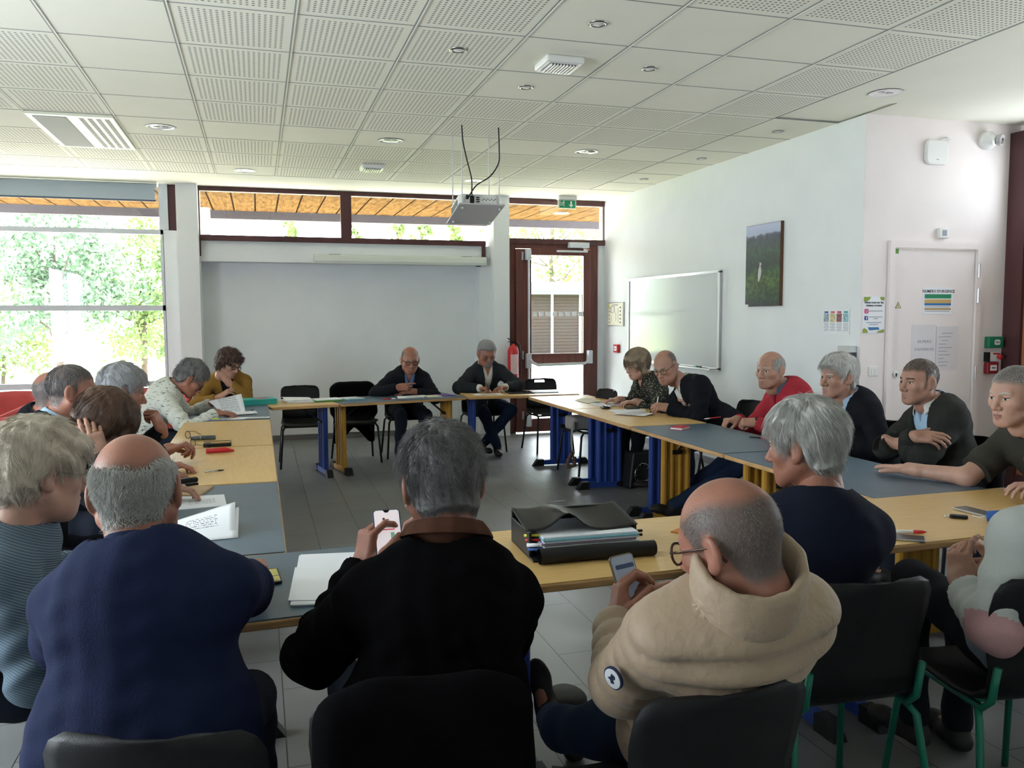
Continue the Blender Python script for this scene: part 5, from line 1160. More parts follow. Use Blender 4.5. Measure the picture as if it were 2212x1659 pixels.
def glasses_obj(label, c, M, gm=G_dark, r=.002):
    t = empty('eyeglasses', c, 0, label, 'glasses'); M = Matrix(M).transposed() if not isinstance(M, Matrix) else M; q = lambda p: M @ Vector(p); bm = BM()
    for s in (-1, 1): tube(bm, [q((s * .033 + .024 * math.cos(k), .0, .019 * math.sin(k))) for k in np.linspace(0, 6.283, 18, endpoint=False)], r, 6, closed=True)
    tube(bm, [q((-.009, 0, .004)), q((.009, 0, .004))], r, 6); obj('rim', bm, gm, t, smooth=True)
    for s in (-1, 1):
        bm = BM(); tube(bm, [q((s * .058, 0, .006)), q((s * .060, -.07, .006)), q((s * .056, -.12, -.012))], r * .9, 6); obj('temple', bm, gm, t, smooth=True)
    bm = BM()
    for s in (-1, 1): bm.faces.new([bm.verts.new(q((s * .033 + .023 * math.cos(k), 0, .018 * math.sin(k)))) for k in np.linspace(0, 6.283, 16, endpoint=False)])
    obj('lens', bm, M_lens, t); return t
T = .7405
GP = 'papers on the left blue table'
sheet('paper_sheet', 'wide printed sheets spread along the near edge of the far left blue table', 'paper', [(-.56, 7.44), (-.12, 7.44), (-.10, 7.56), (-.50, 7.60)], T, P_print, n=3)
sheet('paper_sheet', 'printed strip of paper at the front right corner of the far left blue table', 'paper', [(-.12, 7.42), (.07, 7.40), (.08, 7.52), (-.11, 7.54)], T + .006, P_print)
sheet('folder', 'blue folder under the papers of the man in the flecked sweater', 'folder', rect(-.42, 7.50, .30, .14, 2), T - .0005 + .0, M_bluep, .0012)
pen('yellow highlighter lying on the blue folder at the far left table', (-.47, 7.46, T + .012), (-.33, 7.455, T + .012), M_yel, M_yel, .006)
pen('dark pen lying beside the booklet of the man in the flecked sweater', (-.14, 7.97, T + .006), (-.05, 8.12, T + .006), M_bluep, M_black)
def bent(name, label, cat, P00, P10, P11, P01, m, lift=.03, n=10, group=None, th=.0012):
    P = [Vector(p) for p in (P00, P10, P11, P01)]; c = sum(P, Vector()) / 4; ex = (P[1] - P[0]).normalized(); ez = ex.cross(P[3] - P[0]).normalized(); ey = ez.cross(ex); R = Matrix((ex, ey, ez)).transposed(); Ri = R.transposed(); bm = BM(); rows = []
    for j in range(n + 1):
        v = j / n; rows.append([bm.verts.new(Ri @ (P[0].lerp(P[1], i / n).lerp(P[3].lerp(P[2], i / n), v) - c) + Vector((0, 0, lift * math.sin(math.pi * v) * (1 - .4 * i / n)))) for i in range(n + 1)])
    for a, b in zip(rows, rows[1:]):
        for i in range(n): bm.faces.new((a[i], a[i + 1], b[i + 1], b[i]))
    o = obj(name, bm, m, None, smooth=True, solid=th); o.matrix_world = Matrix.Translation(c) @ R.to_4x4(); return tag(o, label, cat, group)
bent('booklet', 'printed sheet held up at a slant by the man in the flecked sweater', 'paper', (-.335, 7.82, .755), (-.125, 7.91, .748), (-.160, 8.05, .905), (-.44, 7.90, .86), P_print, .012)
bent('booklet', 'open white booklet lying under the sheet held by the man in the flecked sweater', 'booklet', (-.34, 7.72, .745), (-.02, 7.80, .748), (-.05, 8.02, .748), (-.32, 7.98, .745), M_paper, .012)
def box_item(name, label, cat, c, s, rz, m, lid=None):
    t = empty(name, c, math.radians(rz), label, cat); bm = BM(); box2(bm, (-s[0] / 2, -s[1] / 2, 0), (s[0] / 2, s[1] / 2, s[2] * .7)); obj('tray', bm, m, t, bevel=.002)
    bm = BM(); box2(bm, (-s[0] / 2 - .001, -s[1] / 2 - .001, s[2] * .7), (s[0] / 2 + .001, s[1] / 2 + .001, s[2])); obj('lid', bm, lid or m, t, bevel=.003); return t
box_item('file_box', 'flat teal file box bridging the far left corner of the tables', 'file box', (-.02, 8.755, T), (.33, .25, .052), 12, M_teal)
sheet('sticky_note', 'bright pink note on top of the teal file box', 'note', rect(.02, 8.76, .13, .07, 12), T + .0535, M_pinkn, .002)
GF = 'papers in the far row'
sheet('paper_stack', 'pile of white papers clipped together beside the teal file box', 'papers', rect(.37, 8.83, .26, .32, 12), T, P_print, .0025, None, 7)
bent('paper_sheet', 'crumpled white sheets on the pile beside the teal file box', 'paper', (.24, 8.70, .762), (.52, 8.76, .762), (.46, 9.0, .765), (.20, 8.92, .78), M_paper, .02)
sheet('folder', 'open green-edged folder with papers on the far tables, left of two', 'folder', rect(.66, 8.82, .30, .22, 10), T, M_green, .004, None, 3)
sheet('paper_stack', 'loose white papers lying in the green-edged folder', 'papers', rect(.665, 8.83, .27, .19, 13), T + .0135, M_paper, .002, None, 4)
sheet('paper_stack', 'white and pale blue papers right of the green-edged folder', 'papers', rect(.93, 8.90, .20, .26, 12), T, M_cyan, .004, None, 3)
sheet('paper_sheet', 'top white sheet of the pale blue pile on the far blue table', 'paper', rect(.925, 8.90, .19, .24, 16), T + .0135, P_print, .002)
pen('red and white pen on the far blue table before the man in dark glasses', (1.23, 8.75, T + .007), (1.37, 8.77, T + .007), M_red, M_paper, .0062)
sheet('paper_stack', 'white papers in front of the man in dark glasses', 'papers', [(1.40, 8.80), (1.69, 8.86), (1.73, 9.04), (1.42, 9.00)], T, P_print, .002, None, 4)
sheet('folder', 'cream folder with a yellow edge in front of the man in dark glasses', 'folder', rect(1.79, 8.93, .16, .17, 14), T, M_cream, .004, None, 2)
sheet('notebook', 'purple notebook at the end of the far blue table', 'notebook', rect(1.95, 9.00, .15, .20, 22), T, M_purple, .008)
sheet('paper_sheet', 'white sheet the man in the dark blazer is writing on', 'paper', [(2.27, 8.90), (2.58, 8.88), (2.60, 9.07), (2.26, 9.09)], T, P_print, .0015, None, 2)
t = empty('portfolio', (2.97, 9.02, T), math.radians(-4), 'open black portfolio lying before the glazed door in the far row', 'portfolio')
bm = BM(); prism(bm, rrect(.30, .24, .02), .012, Matrix.Translation((-.15, 0, 0))); obj('cover', bm, M_leather, t, bevel=.003)
bm = BM(); prism(bm, rrect(.28, .24, .02), .008, Matrix.Translation((.14, .03, 0))); obj('flap', bm, M_leather, t, bevel=.002)
bm = BM(); prism(bm, rrect(.25, .19, .005), .003, Matrix.Translation((-.15, 0, .012))); obj('notepad', bm, M_dscreen, t)
pen('pen in the hand of the man in the dark blazer', (2.435, 9.055, .835), (2.475, 9.025, .752), M_blkmetal, M_steel, .0038)
# right side
bent('magazine', 'open magazine on the farthest right beech table', 'magazine', (3.07, 7.98, .745), (3.09, 7.66, .745), (3.30, 7.68, .745), (3.30, 8.02, .745), M_cream, .02)
sheet('paper_stack', 'white printed papers under the hands of the woman in the dotted blouse', 'papers', [(3.10, 7.62), (3.12, 7.36), (3.42, 7.40), (3.38, 7.62)], T, P_print, .0025, None, 5)
t = empty('spectacle_case', (3.10, 7.25, T), math.radians(75), 'dark hard case lying open beside the white papers on the right', 'case')
bm = BM(); prism(bm, rrect(.17, .075, .03), .016); obj('case_bottom', bm, M_leather, t, bevel=.005)
bm = BM(); prism(bm, rrect(.165, .07, .03), .006, Matrix.Translation((0, -.012, .022)) @ Matrix.Rotation(.25, 4, 'X')); obj('case_lid', bm, M_steel, t, bevel=.002)
sheet('wallet', 'black wallet beside the hand of the bald man in round glasses', 'wallet', rect(3.31, 7.12, .11, .16, -12), T, M_leather, .014)
sheet('paper_sheet', 'white sheet under the elbow of the bald man in round glasses', 'paper', [(3.05, 7.06), (3.04, 6.86), (3.34, 6.88), (3.40, 7.02)], T, M_paper, .002, None, 3)
sheet('paper_sheet', 'printed sheet nearest the camera in front of the bald man in round glasses', 'paper', [(2.96, 6.74), (3.14, 6.50), (3.32, 6.66), (3.12, 6.90)], T + .007, P_print, .0015, None, 2)
pen('white pen held upright by the bald man in round glasses', (3.33, 6.62, .90), (3.30, 6.60, .775), M_paper, M_steel, .005)
t = empty('notebook', (3.07, 5.73, T), math.radians(-52), 'small red notebook closed on the right slate blue table', 'notebook')
bm = BM(); prism(bm, rrect(.10, .155, .008), .003); prism(bm, rrect(.10, .155, .008), .003, Matrix.Translation((0, 0, .015))); obj('cover', bm, M_red, t)
bm = BM(); prism(bm, rrect(.094, .148, .004), .012, Matrix.Translation((0, 0, .003))); obj('pages', bm, M_paper, t)
pen('red pen between the fingers of the man in the red sweater', (3.50, 5.86, .80), (3.37, 5.90, .785), M_red, M_paper, .0045)
pen('dark pen lying on the right blue table behind the white-haired head', (3.31, 5.16, T + .006), (3.38, 5.05, T + .006), M_blkmetal, M_red)
# left beech tables
t = empty('spectacle_case', (-.385, 6.25, T), 0, 'slim grey spectacle case lying farthest on the left beech tables', 'case'); bm = BM(); tube(bm, [(-.085, 0, .016), (-.02, 0, .017), (.08, 0, .016)], [.014, .017, .015], 12); obj('case_body', bm, mat('grey_metal_case', (.10, .12, .13), .35, metal=.5), t, smooth=True); bm = BM(); tube(bm, [(-.022, 0, .017), (-.018, 0, .017)], .0178, 12); obj('band', bm, M_steel, t)
t = empty('spectacle_case', (-.28, 5.93, T), math.radians(2), 'open black case with a yellow lining on the left beech table', 'case')
bm = BM(); prism(bm, rrect(.18, .085, .02), .022); obj('case_bottom', bm, M_leather, t, bevel=.004); bm = BM(); prism(bm, rrect(.12, .055, .015), .002, Matrix.Translation((.02, .005, .022))); obj('lining', bm, M_yelm, t)
bm = BM(); tube(bm, [(-.085, .03, .03), (.085, .03, .03), (.088, .0, .03)], .0022, 6); obj('glasses_temple', bm, G_dark, t)
t = empty('spectacle_case', (-.25, 5.62, T), math.radians(4), 'slim red spectacle case nearest of the three cases', 'case'); bm = BM(); tube(bm, [(-.085, 0, .017), (.03, 0, .018), (.085, 0, .010)], [.016, .017, .007], 12, flat=1.0); obj('case_body', bm, M_red, t, smooth=True)
pen('grey pen under the fingertips of the hand on the left beech table', (-.30, 4.88, .752), (-.20, 4.93, .748), M_steel, M_blkmetal, .005)
glasses_obj('dark-framed glasses dangling from a hand above the left beech table', (-.405, 5.36, .875), Matrix.Rotation(.9, 3, 'Z') @ Matrix.Rotation(.9, 3, 'Y'))
sheet('notebook', 'kraft-covered notebook on the nearest left blue table', 'notebook', rect(-.34, 4.38, .16, .22, -14), T, M_kraft, .010)
t = empty('stapler', (-.37, 4.50, T + .0105), math.radians(20), 'black stapler resting on the kraft notebook', 'stapler'); bm = BM(); box2(bm, (-.06, -.018, 0), (.06, .018, .012)); obj('stapler_base', bm, M_black, t, bevel=.004); bm = BM(); box2(bm, (-.055, -.017, .016), (.06, .017, .040)); obj('stapler_arm', bm, M_black, t, bevel=.008)
sheet('paper_sheet', 'printed title sheet on the nearest left blue table', 'paper', [(-.37, 3.99), (-.16, 4.01), (-.18, 4.26), (-.38, 4.27)], T, P_print2, .0015, None, 2)
bent('booklet', 'white printed booklet curling up on the nearest left blue table', 'booklet', (-.36, 3.40, .745), (-.105, 3.42, .748), (-.11, 3.66, .83), (-.37, 3.66, .760), P_print2, .015)
bent('paper_sheet', 'blank white sheet under the curling booklet', 'paper', (-.35, 3.38, .742), (-.095, 3.40, .743), (-.095, 3.64, .812), (-.35, 3.62, .750), M_paper, .012)
# near row
t, Mx = phone('phone with a yellowish picture on its screen lying on the near blue table', (.010, 2.84, T + .0045), Matrix.Rotation(math.radians(4), 3, 'Z'), M_black, M_dscreen, .078, .165)
bm = BM(); prism(bm, rrect(.068, .05, .004), .0006, Mx @ Matrix.Translation((0, -.045, .005))); prism(bm, rrect(.068, .075, .004), .0006, Mx @ Matrix.Translation((0, .025, .005))); obj('picture', bm, mat('olive_screen_picture', (.30, .29, .07), .2, emit=.15), t)
sheet('paper_stack', 'untidy stack of blank white sheets on the near blue table', 'papers', [(.075, 2.53), (.30, 2.49), (.40, 3.02), (.125, 3.06)], T, M_paper, .0008, None, 10)
sheet('paper_sheet', 'top sheet slipped askew on the stack of blank sheets', 'paper', [(.066, 2.56), (.28, 2.50), (.32, 2.86), (.10, 2.90)], T + .0095, M_paper, .001)
# satchel
s = empty('satchel', (1.12, 2.86, T), math.radians(-2), 'black leather satchel lying open on the near beech table, stuffed with papers', 'bag')
bm = BM(); box2(bm, (-.215, -.13, 0), (.205, .17, .008)); box2(bm, (-.215, .155, 0), (.205, .17, .125)); box2(bm, (-.215, -.08, 0), (-.205, .17, .095)); box2(bm, (.195, -.06, 0), (.205, .17, .095)); obj('bag_body', bm, M_leather, s, bevel=.003)
for k in range(11):
    bm = BM(); mcol = [M_paper, M_cream, mat('mauve_paper', (.42, .34, .50), .8), M_paper, M_cyan][k % 5]; ox = random.uniform(-.008, .008); oy = random.uniform(-.012, .006); box2(bm, (-.175 + ox, -.115 + oy, .010 + k * .0066), (.185 + ox, .14, .0155 + k * .0066)); obj('document', bm, mcol, s)
bm = BM(); rows = []
for j in range(15):
    v = j / 14; row = []
    for i in range(25):
        u = i / 24; x = -.215 + .42 * u; bmp = math.exp(-((u - .36) / .13) ** 2); y = .170 - .245 * v * (1 - .15 * abs(u - .5)); zz = .130 - .035 * v - .012 * math.sin(math.pi * u) * (1 - v) + bmp * (.012 + .045 * v) - .012 * math.exp(-((u - .75) / .2) ** 2) * v
        row.append(bm.verts.new((x + .01 * v * (u - .5), y, zz)))
    rows.append(row)
for a, b in zip(rows, rows[1:]):
    for i in range(24): bm.faces.new((a[i], a[i + 1], b[i + 1], b[i]))
obj('flap', bm, M_leather, s, smooth=True, solid=.004)
bm = BM(); tube(bm, [(-.20, -.155, .028), (0, -.150, .029), (.235, -.150, .027)], .027, 18, caps=False); tube(bm, [(-.20, -.155, .028), (.235, -.150, .027)], .022, 18, caps=False); obj('rolled_front', bm, M_leather, s, smooth=True)
bm = BM(); prism(bm, [(-.088, .02), (-.045, .02), (-.035, -.045), (-.075, -.045)], .003, Matrix.Translation((0, .10, .158)) @ Matrix.Rotation(-.25, 4, 'X')); obj('lock_plate', bm, M_steel, s)
for k, (y, m) in enumerate(((-.03, M_yel), (-.045, M_red), (-.065, M_paper), (-.075, M_bluep))):
    bm = BM(); tube(bm, [(-.222, y - .01, .075 - k * .013), (-.165, y - .035, .078 - k * .013)], .007 if k == 2 else .005, 8); obj('pen_clip', bm, m, s, smooth=True)
for z in (.05, .065):
    bm = BM(); tube(bm, [(.20, -.05, z), (.228, -.06, z + .002)], .005, 8); obj('stud', bm, M_black, s)
sheet('card', 'orange card corner showing beside the bald head on the near beech table', 'card', rect(1.63, 2.95, .10, .12, 35), T, mat('orange_card', (.62, .20, .04), .6), .003)
phone('dark phone lying on the right near beech table beside the four-colour pen', (2.36, 2.612, T + .0045), Matrix.Rotation(math.radians(50), 3, 'Z'), M_steel, M_dscreen, .078, .158)
t = pen('four-colour pen with a white barrel and red grip on the near beech table', (2.355, 2.695, T + .008), (2.50, 2.64, T + .008), M_paper, M_red, .0072); bm = BM(); tube(bm, [(-.074, .030, .006), (-.06, .024, .006)], .004, 6); obj('colour_slider', bm, M_bluep, t)
phone('grey-rimmed phone lying by the car key on the near beech table', (2.975, 2.875, T + .0045), Matrix.Rotation(math.radians(4), 3, 'Z'), M_steel, mat('reflecting_screen', (.16, .14, .14), .15), .082, .165)
t = empty('car_key', (2.825, 2.81, T), math.radians(-42), 'black car key with a metal ring on the near beech table', 'key'); bm = BM(); prism(bm, rrect(.07, .034, .014), .014); obj('key_fob', bm, M_black, t, bevel=.004); bm = BM(); tube(bm, [(-.045 + .012 * math.cos(k), .012 * math.sin(k), .006) for k in np.linspace(0, 6.283, 14, endpoint=False)], .0022, 6, closed=True); obj('key_ring', bm, M_chrome, t, smooth=True)
t = empty('pouch', (2.935, 2.695, T), math.radians(-60), 'small blue cloth pouch with a cable on the near beech table', 'pouch'); bm = BM(); tube(bm, [(-.055, 0, .018), (0, .002, .024), (.055, 0, .026)], [.022, .028, .030], 12); obj('pouch_body', bm, mat('blue_cloth', (.02, .09, .32), .8), t, smooth=True)
bm = BM(); tube(bm, [(-.05, 0, .02), (-.09, .01, .006), (-.12, .03, .004)], .002, 6); obj('cable', bm, M_paper, t, smooth=True)
pen('pen held up in the hand at the right edge', (3.155, 2.70, .895), (3.115, 2.75, .845), M_paper, M_steel, .0045)
# phones in hands
def facing(c, eye, roll=0.):
    z = (Vector(eye) - Vector(c)).normalized(); u = Vector((0, 0, 1)); y = (u - z * z.dot(u)).normalized(); x = y.cross(z); R = Matrix((x, y, z)).transposed(); return R @ Matrix.Rotation(roll, 3, 'Z')
c = (.335, 2.315, .985); R = facing(c, (.37, 1.7, 1.36), -.02); t, Mx = phone('phone with a white calendar page, held by the man with the brown collar', c, R, mat('slate_phone_case', (.05, .08, .14), .5), M_screen, .078, .162)
bm = BM(); prism(bm, rrect(.05, .004, .001), .0006, Mx @ Matrix.Translation((-.005, .028, .005))); prism(bm, rrect(.011, .024, .001), .0006, Mx @ Matrix.Translation((.012, .0, .005))); obj('green_blocks', bm, mat('screen_green', (.25, .55, .42), .3, emit=.3), t)
bm = BM(); prism(bm, rrect(.05, .003, .001), .0007, Mx @ Matrix.Translation((-.005, .021, .005))); obj('red_bar', bm, mat('screen_red', (.75, .08, .10), .3, emit=.3), t)
bm = BM(); [prism(bm, rrect(.006, .0014, .0005), .0007, Mx @ Matrix.Translation((-.026 + .0105 * k, .036, .005))) for k in range(5)]; prism(bm, rrect(.012, .002, .0005), .0007, Mx @ Matrix.Translation((0, .050, .005))); obj('screen_text', bm, M_ink, t)
bm = BM(); prism(bm, [(-.010, 0), (.010, 0), (.004, -.007), (-.004, -.007)], .0008, Mx @ Matrix.Translation((0, .0775, .005))); obj('notch', bm, M_black, t)
c = (.935, 2.025, .885); R = facing(c, (.97, 1.55, 1.12), .10); t, Mx = phone('phone in a gold-edged case held by the man in the beige quilted jacket', c, R, mat('gold_edge_case', (.20, .16, .09), .4), M_screen2, .074, .155)
bm = BM(); prism(bm, rrect(.055, .012, .003), .0006, Mx @ Matrix.Translation((.002, .045, .005))); prism(bm, rrect(.030, .010, .003), .0006, Mx @ Matrix.Translation((.012, .012, .005))); obj('chat_bubbles', bm, mat('screen_navy', (.05, .07, .14), .3, emit=.1), t)

# ================================================================== coats and bags
def coat(label, c, yaw, w, ztop, zbot, m, depth=.10, gap=.0, seed=1, hh=.011, flare=.0):
    f = A3(math.cos(yaw), math.sin(yaw), 0); r = A3(f[1], -f[0], 0); u = A3(0, 0, 1); M = np.stack([r, f, u], 1); c = A3(*c)
    v = Vox(c + A3(-.45, -.45, zbot - .1), c + A3(.45, .45, ztop + .12), hh); zc = (ztop + zbot) / 2
    v.add(rbox(c + u * (ztop - .15), (w * .42, depth, .15), M, .05), .06); v.add(rbox(c + u * zc - f * depth * .4, (w * .5 + flare, depth * .55, (ztop - zbot) / 2), M, .05), .06)
    v.add(cone(c + r * -w * .46 + u * (ztop - .08), c + r * -w * .50 + u * (zbot + .35) , .05, .04), .05); v.add(cone(c + r * w * .46 + u * (ztop - .08), c + r * w * .50 + u * (zbot + .35), .05, .04), .05)
    def fold(x, y, z):
        a = (x - c[0]) * r[0] + (y - c[1]) * r[1]; k = np.clip((ztop - z) / (ztop - zbot), 0, 1); return .014 * k * np.sin(a * 42 + seed + 2 * np.sin(z * 6)) + .004 * wob(x, y, z, 25, seed)
    v.off(fold)
    if gap:
        def g(x, y, z):
            a = (x - c[0]) * r[0] + (y - c[1]) * r[1]; return np.maximum(np.abs(a) - .17 * np.clip((zbot + gap - z) / gap, 0, 1) ** .8, z - zbot - gap)
        v.cut(g)
    P, Q = v.mesh(); o = arrmesh('coat', P - A3(c[0], c[1], 0), Q, m); o.location = (c[0], c[1], 0); return tag(o, label, 'coat')
coat('dark coat hung over the empty chair back in the far row', (1.02, 9.66, 0), math.radians(94), .46, .86, .17, F_blackj, .07, .18, 3)
coat('long black coat draped over the chair back behind the man with the brown collar', (.305, 1.63, 0), math.radians(86), .37, .868, .06, F_blackj, .05, 0, 5, .010, .03)
b = empty('shoulder_bag', (3.12, 7.93, .455), math.radians(5), 'grey shoulder bag on the chair seat with its patterned strap hanging down', 'bag')
bm = BM(); box2(bm, (-.13, -.12, 0), (.12, .12, .14)); obj('bag_body', bm, mat('grey_beige_canvas', (.36, .34, .33), .8, bump=.2, bscale=200), b, bevel=.03)
bm = BM(); rows = [[(-.15 - .02 * math.sin(i * .5), y, .10 - i * .055) for y in (-.16, -.12)] for i in range(9)]
vv = [[bm.verts.new(p) for p in r_] for r_ in rows]
for p, q in zip(vv, vv[1:]): bm.faces.new((p[0], p[1], q[1], q[0]))
m = mat('patterned_strap', (.3, .29, .27), .8); n, L, bb = nodes(m); ck = n.new('ShaderNodeTexChecker'); ck.inputs['Scale'].default_value = 70; tc = n.new('ShaderNodeTexCoord'); L.new(tc.outputs['Object'], ck.inputs[0]); ck.inputs[1].default_value = (.06, .06, .06, 1); ck.inputs[2].default_value = (.45, .43, .40, 1); L.new(ck.outputs[0], bb.inputs['Base Color'])
obj('strap', bm, m, b, solid=.004)
bm = BM(); tube(bm, [(-.155, -.15, -.20), (-.20, -.12, -.30), (-.20, -.13, -.36), (-.15, -.16, -.34), (-.14, -.15, -.25)], .010, 8, flat=2.0); obj('buckle_strap', bm, mat('brown_leather', (.10, .05, .03), .5), b, smooth=True)
b = empty('handbag', (3.40, 7.16, 0), math.radians(20), 'black bag with a large spoked metal ring on the floor under the right tables', 'bag')
bm = BM(); prism(bm, [(-.17, 0), (.17, 0), (.13, .34), (-.12, .34)], .14, Matrix.Rotation(math.pi / 2, 4, 'X') @ Matrix.Translation((0, 0, -.07))); obj('bag_body', bm, M_leather, b, bevel=.02)
bm = BM(); ck_ = [(-.02 + .10 * math.cos(k), -.078, .13 + .10 * math.sin(k)) for k in np.linspace(0, 6.283, 24, endpoint=False)]; tube(bm, ck_, .004, 6, closed=True)
for k in range(10): a_ = k * .628; tube(bm, [(-.02 + .07 * math.cos(a_), -.078, .13 + .07 * math.sin(a_)), (-.02 + .095 * math.cos(a_), -.078, .13 + .095 * math.sin(a_))], .0022, 5)
obj('metal_ring', bm, M_chrome, b, smooth=True)

# ================================================================== ceiling and wall equipment
M_emit = mat('unlit_lamp', (.6, .6, .6), .3)
def ring_light(label, x, y, r, group, z=CZ, name='downlight'):
    t = empty(name, (x, y, z), 0, label, 'ceiling light', group)
    bm = BM(); lathe(bm, [(r, -.004), (r * .88, -.007), (r * .84, -.004), (r * .84, .0), (r, .0)], (0, 0, 0), (0, 0, 1), 32); obj('ring', bm, M_white, t, smooth=True)
    bm = BM(); lathe(bm, [(r * .85, -.003), (r * .72, .0), (r * .62, -.001), (r * .3, -.0005), (0, -.0005)], (0, 0, -.0005), (0, 0, 1), 32); obj('reflector', bm, M_chrome, t, smooth=True)
    bm = BM(); box2(bm, (-r * .5, -.012, -.006), (-.01, .012, -.0025)); box2(bm, (.01, -.012, -.006), (r * .5, .012, -.0025)); obj('lamp_tube', bm, M_emit, t, bevel=.002); return t
DL = 'round recessed downlights'
for lb, x, y in (('round ceiling downlight beside the big ceiling cassette, upper left', -.728, 7.70), ('round ceiling downlight near the ceiling centre, left of the projector', 1.197, 7.73), ('round ceiling downlight right of the projector rods', 3.10, 7.73),
                 ('round ceiling downlight close to the left end of the clerestory', -.09, 9.70), ('round ceiling downlight seen behind the projector cables', 2.47, 9.70), ('round ceiling downlight at upper right before the service door wall', 4.353, 5.13)):
    ring_light(lb, x, y, .118, DL)
M_spotring = mat('brushed_nickel', (.35, .34, .32), .3, metal=.9)
def spot(label, x, y, group):
    t = empty('spotlight', (x, y, CZ), 0, label, 'spotlight', group); bm = BM(); lathe(bm, [(.055, .0), (.055, -.005), (.040, -.009), (.034, -.003), (.034, 0)], (0, 0, 0), (0, 0, 1), 24); obj('ring', bm, M_spotring, t, smooth=True)
    bm = BM(); lathe(bm, [(.034, -.002), (.02, -.010), (0, -.012)], (0, 0, 0), (0, 0, 1), 20); obj('lamp_face', bm, M_white, t, smooth=True)
SG = 'small nickel ceiling spotlights'
for lb, x, y in (('small ceiling spotlight nearest the camera, top centre right', 1.819, 4.38), ('small ceiling spotlight left of the square ceiling grille', 1.19, 5.03), ('small ceiling spotlight right of the square ceiling grille', 2.46, 5.06), ('small ceiling spotlight just below the square ceiling grille', 1.83, 5.70),
                 ('small ceiling spotlight along the right wall, nearest of the three', 4.35, 6.44), ('small ceiling spotlight along the right wall, middle of the three', 4.35, 7.74), ('small ceiling spotlight along the right wall, farthest of the three', 4.35, 9.07)): spot(lb, x, y, SG)
M_slotp = mat('slotted_strip', (.05, .05, .05), .7); n, L, b = nodes(M_slotp); tc = n.new('ShaderNodeTexCoord'); s_ = n.new('ShaderNodeSeparateXYZ'); L.new(tc.outputs['Object'], s_.inputs[0]); L.new(mixcol(n, L, math_node(n, L, 'LESS_THAN', math_node(n, L, 'FRACT', math_node(n, L, 'MULTIPLY', s_.outputs[1], 28)), .5), (.05, .05, .05), (.70, .70, .58)), b.inputs['Base Color'])
t = empty('ceiling_cassette', (-1.36, 8.035, CZ), 0, 'large ceiling air-conditioning cassette with slotted half, upper left', 'air conditioner')
bm = BM(); box2(bm, (-.315, -.665, -.022), (.315, .665, 0)); obj('housing', bm, mat('cream_white_plastic', (.80, .80, .66), .4), t, bevel=.006)
bm = BM(); box2(bm, (-.27, -.60, -.026), (-.03, .60, -.022)); obj('filter_panel', bm, mat('grey_filter_panel', (.33, .34, .32), .7), t)
for r_ in range(4):
    bm = BM(); box2(bm, (.055 + r_ * .062, -.60, -.0232), (.090 + r_ * .062, .60, -.0218)); o = obj('slot_row', bm, M_slotp, t)
def grille(label, x, y, w, group):
    t = empty('air_vent', (x, y, CZ), 0, label, 'air vent', group); bm = BM(); box2(bm, (-w, -w, -.045), (w, w, 0)); obj('housing', bm, M_white, t, bevel=.015); bm = BM(); box2(bm, (-w * .72, -w * .72, -.047), (w * .72, w * .72, -.044)); obj('backing', bm, M_ink, t); bm = BM()
    for k in range(9): xx = -w * .66 + k * w * .165; box2(bm, (xx - .004, -w * .72, -.056), (xx + .006, w * .72, -.046))
    obj('slat', bm, M_white, t)
grille('square white ceiling grille nearest the camera', 1.846, 5.07, .125, 'square ceiling grilles'); grille('small square ceiling grille above the clerestory', 1.198, 9.04, .12, 'square ceiling grilles')
# projector
t = empty('projector', (1.83, 7.15, 2.45), 0, 'white ceiling projector on a tilted plate hung from four thin rods', 'projector'); tl = Matrix.Rotation(math.radians(-13), 4, 'X')
bm = BM(); box(bm, (0, 0, .035), (.40, .50, .012), tl.to_3x3()); obj('mounting_plate', bm, mat('light_grey_metal', (.50, .50, .52), .4), t, bevel=.002)
bm = BM(); prism(bm, rrect(.36, .36, .05), .10, tl @ Matrix.Translation((0, -.02, .045))); obj('projector_body', bm, M_white, t, bevel=.01)
bm = BM()
for k in range(3): prism(bm, rrect(.030, .010, .004), .002, tl @ Matrix.Translation((-.02 + .0 * k, -.202, .075 + k * .018)) @ Matrix.Rotation(math.pi / 2, 4, 'X'))
for k in range(8): prism(bm, rrect(.009, .009, .004), .002, tl @ Matrix.Translation((.02 + k * .016, -.202, .09 + .01 * (k % 2))) @ Matrix.Rotation(math.pi / 2, 4, 'X'))
obj('connector_port', bm, M_ink, t)
bm = BM(); 
for k in range(7): box(bm, tl @ Vector((-.183, -.12 + k * .035, .09)), (.004, .022, .05), tl.to_3x3())
obj('side_vent', bm, mat('grey_vent', (.2, .22, .2), .6), t)
for x, y in ((-.16, -.19), (.165, -.18), (-.16, .16), (.17, .165)):
    bm = BM(); p = tl @ Vector((x, y, .035)); tube(bm, [(x, y, p.z), (x, y, CZ - 2.45)], .0055, 8); obj('rod', bm, M_white, t, smooth=True)
    bm = BM(); lathe(bm, [(0, -.014), (.012, -.014), (.012, 0)], tl @ Vector((x, y, .028)), (0, 0, 1), 10); obj('nut', bm, M_steel, t)
def cable(pts, label):
    P = [Vector(p) for p in pts]; out = []
    for i in range(len(P) - 1):
        p0, p1, p2, p3 = P[max(i - 1, 0)], P[i], P[i + 1], P[min(i + 2, len(P) - 1)]
        for k in range(8):
            u = k / 8; out.append(.5 * ((2 * p1) + (-p0 + p2) * u + (2 * p0 - 5 * p1 + 4 * p2 - p3) * u * u + (-p0 + 3 * p1 - 3 * p2 + p3) * u ** 3))
    out.append(P[-1]); return out
bm = BM(); tube(bm, cable([(-.16, -.195, .74), (-.15, -.2, .60), (-.12, -.21, .45), (-.085, -.22, .30), (-.085, -.225, .19), (-.08, -.225, .13)], ''), .0055, 8); obj('power_cable', bm, M_black, t, smooth=True)
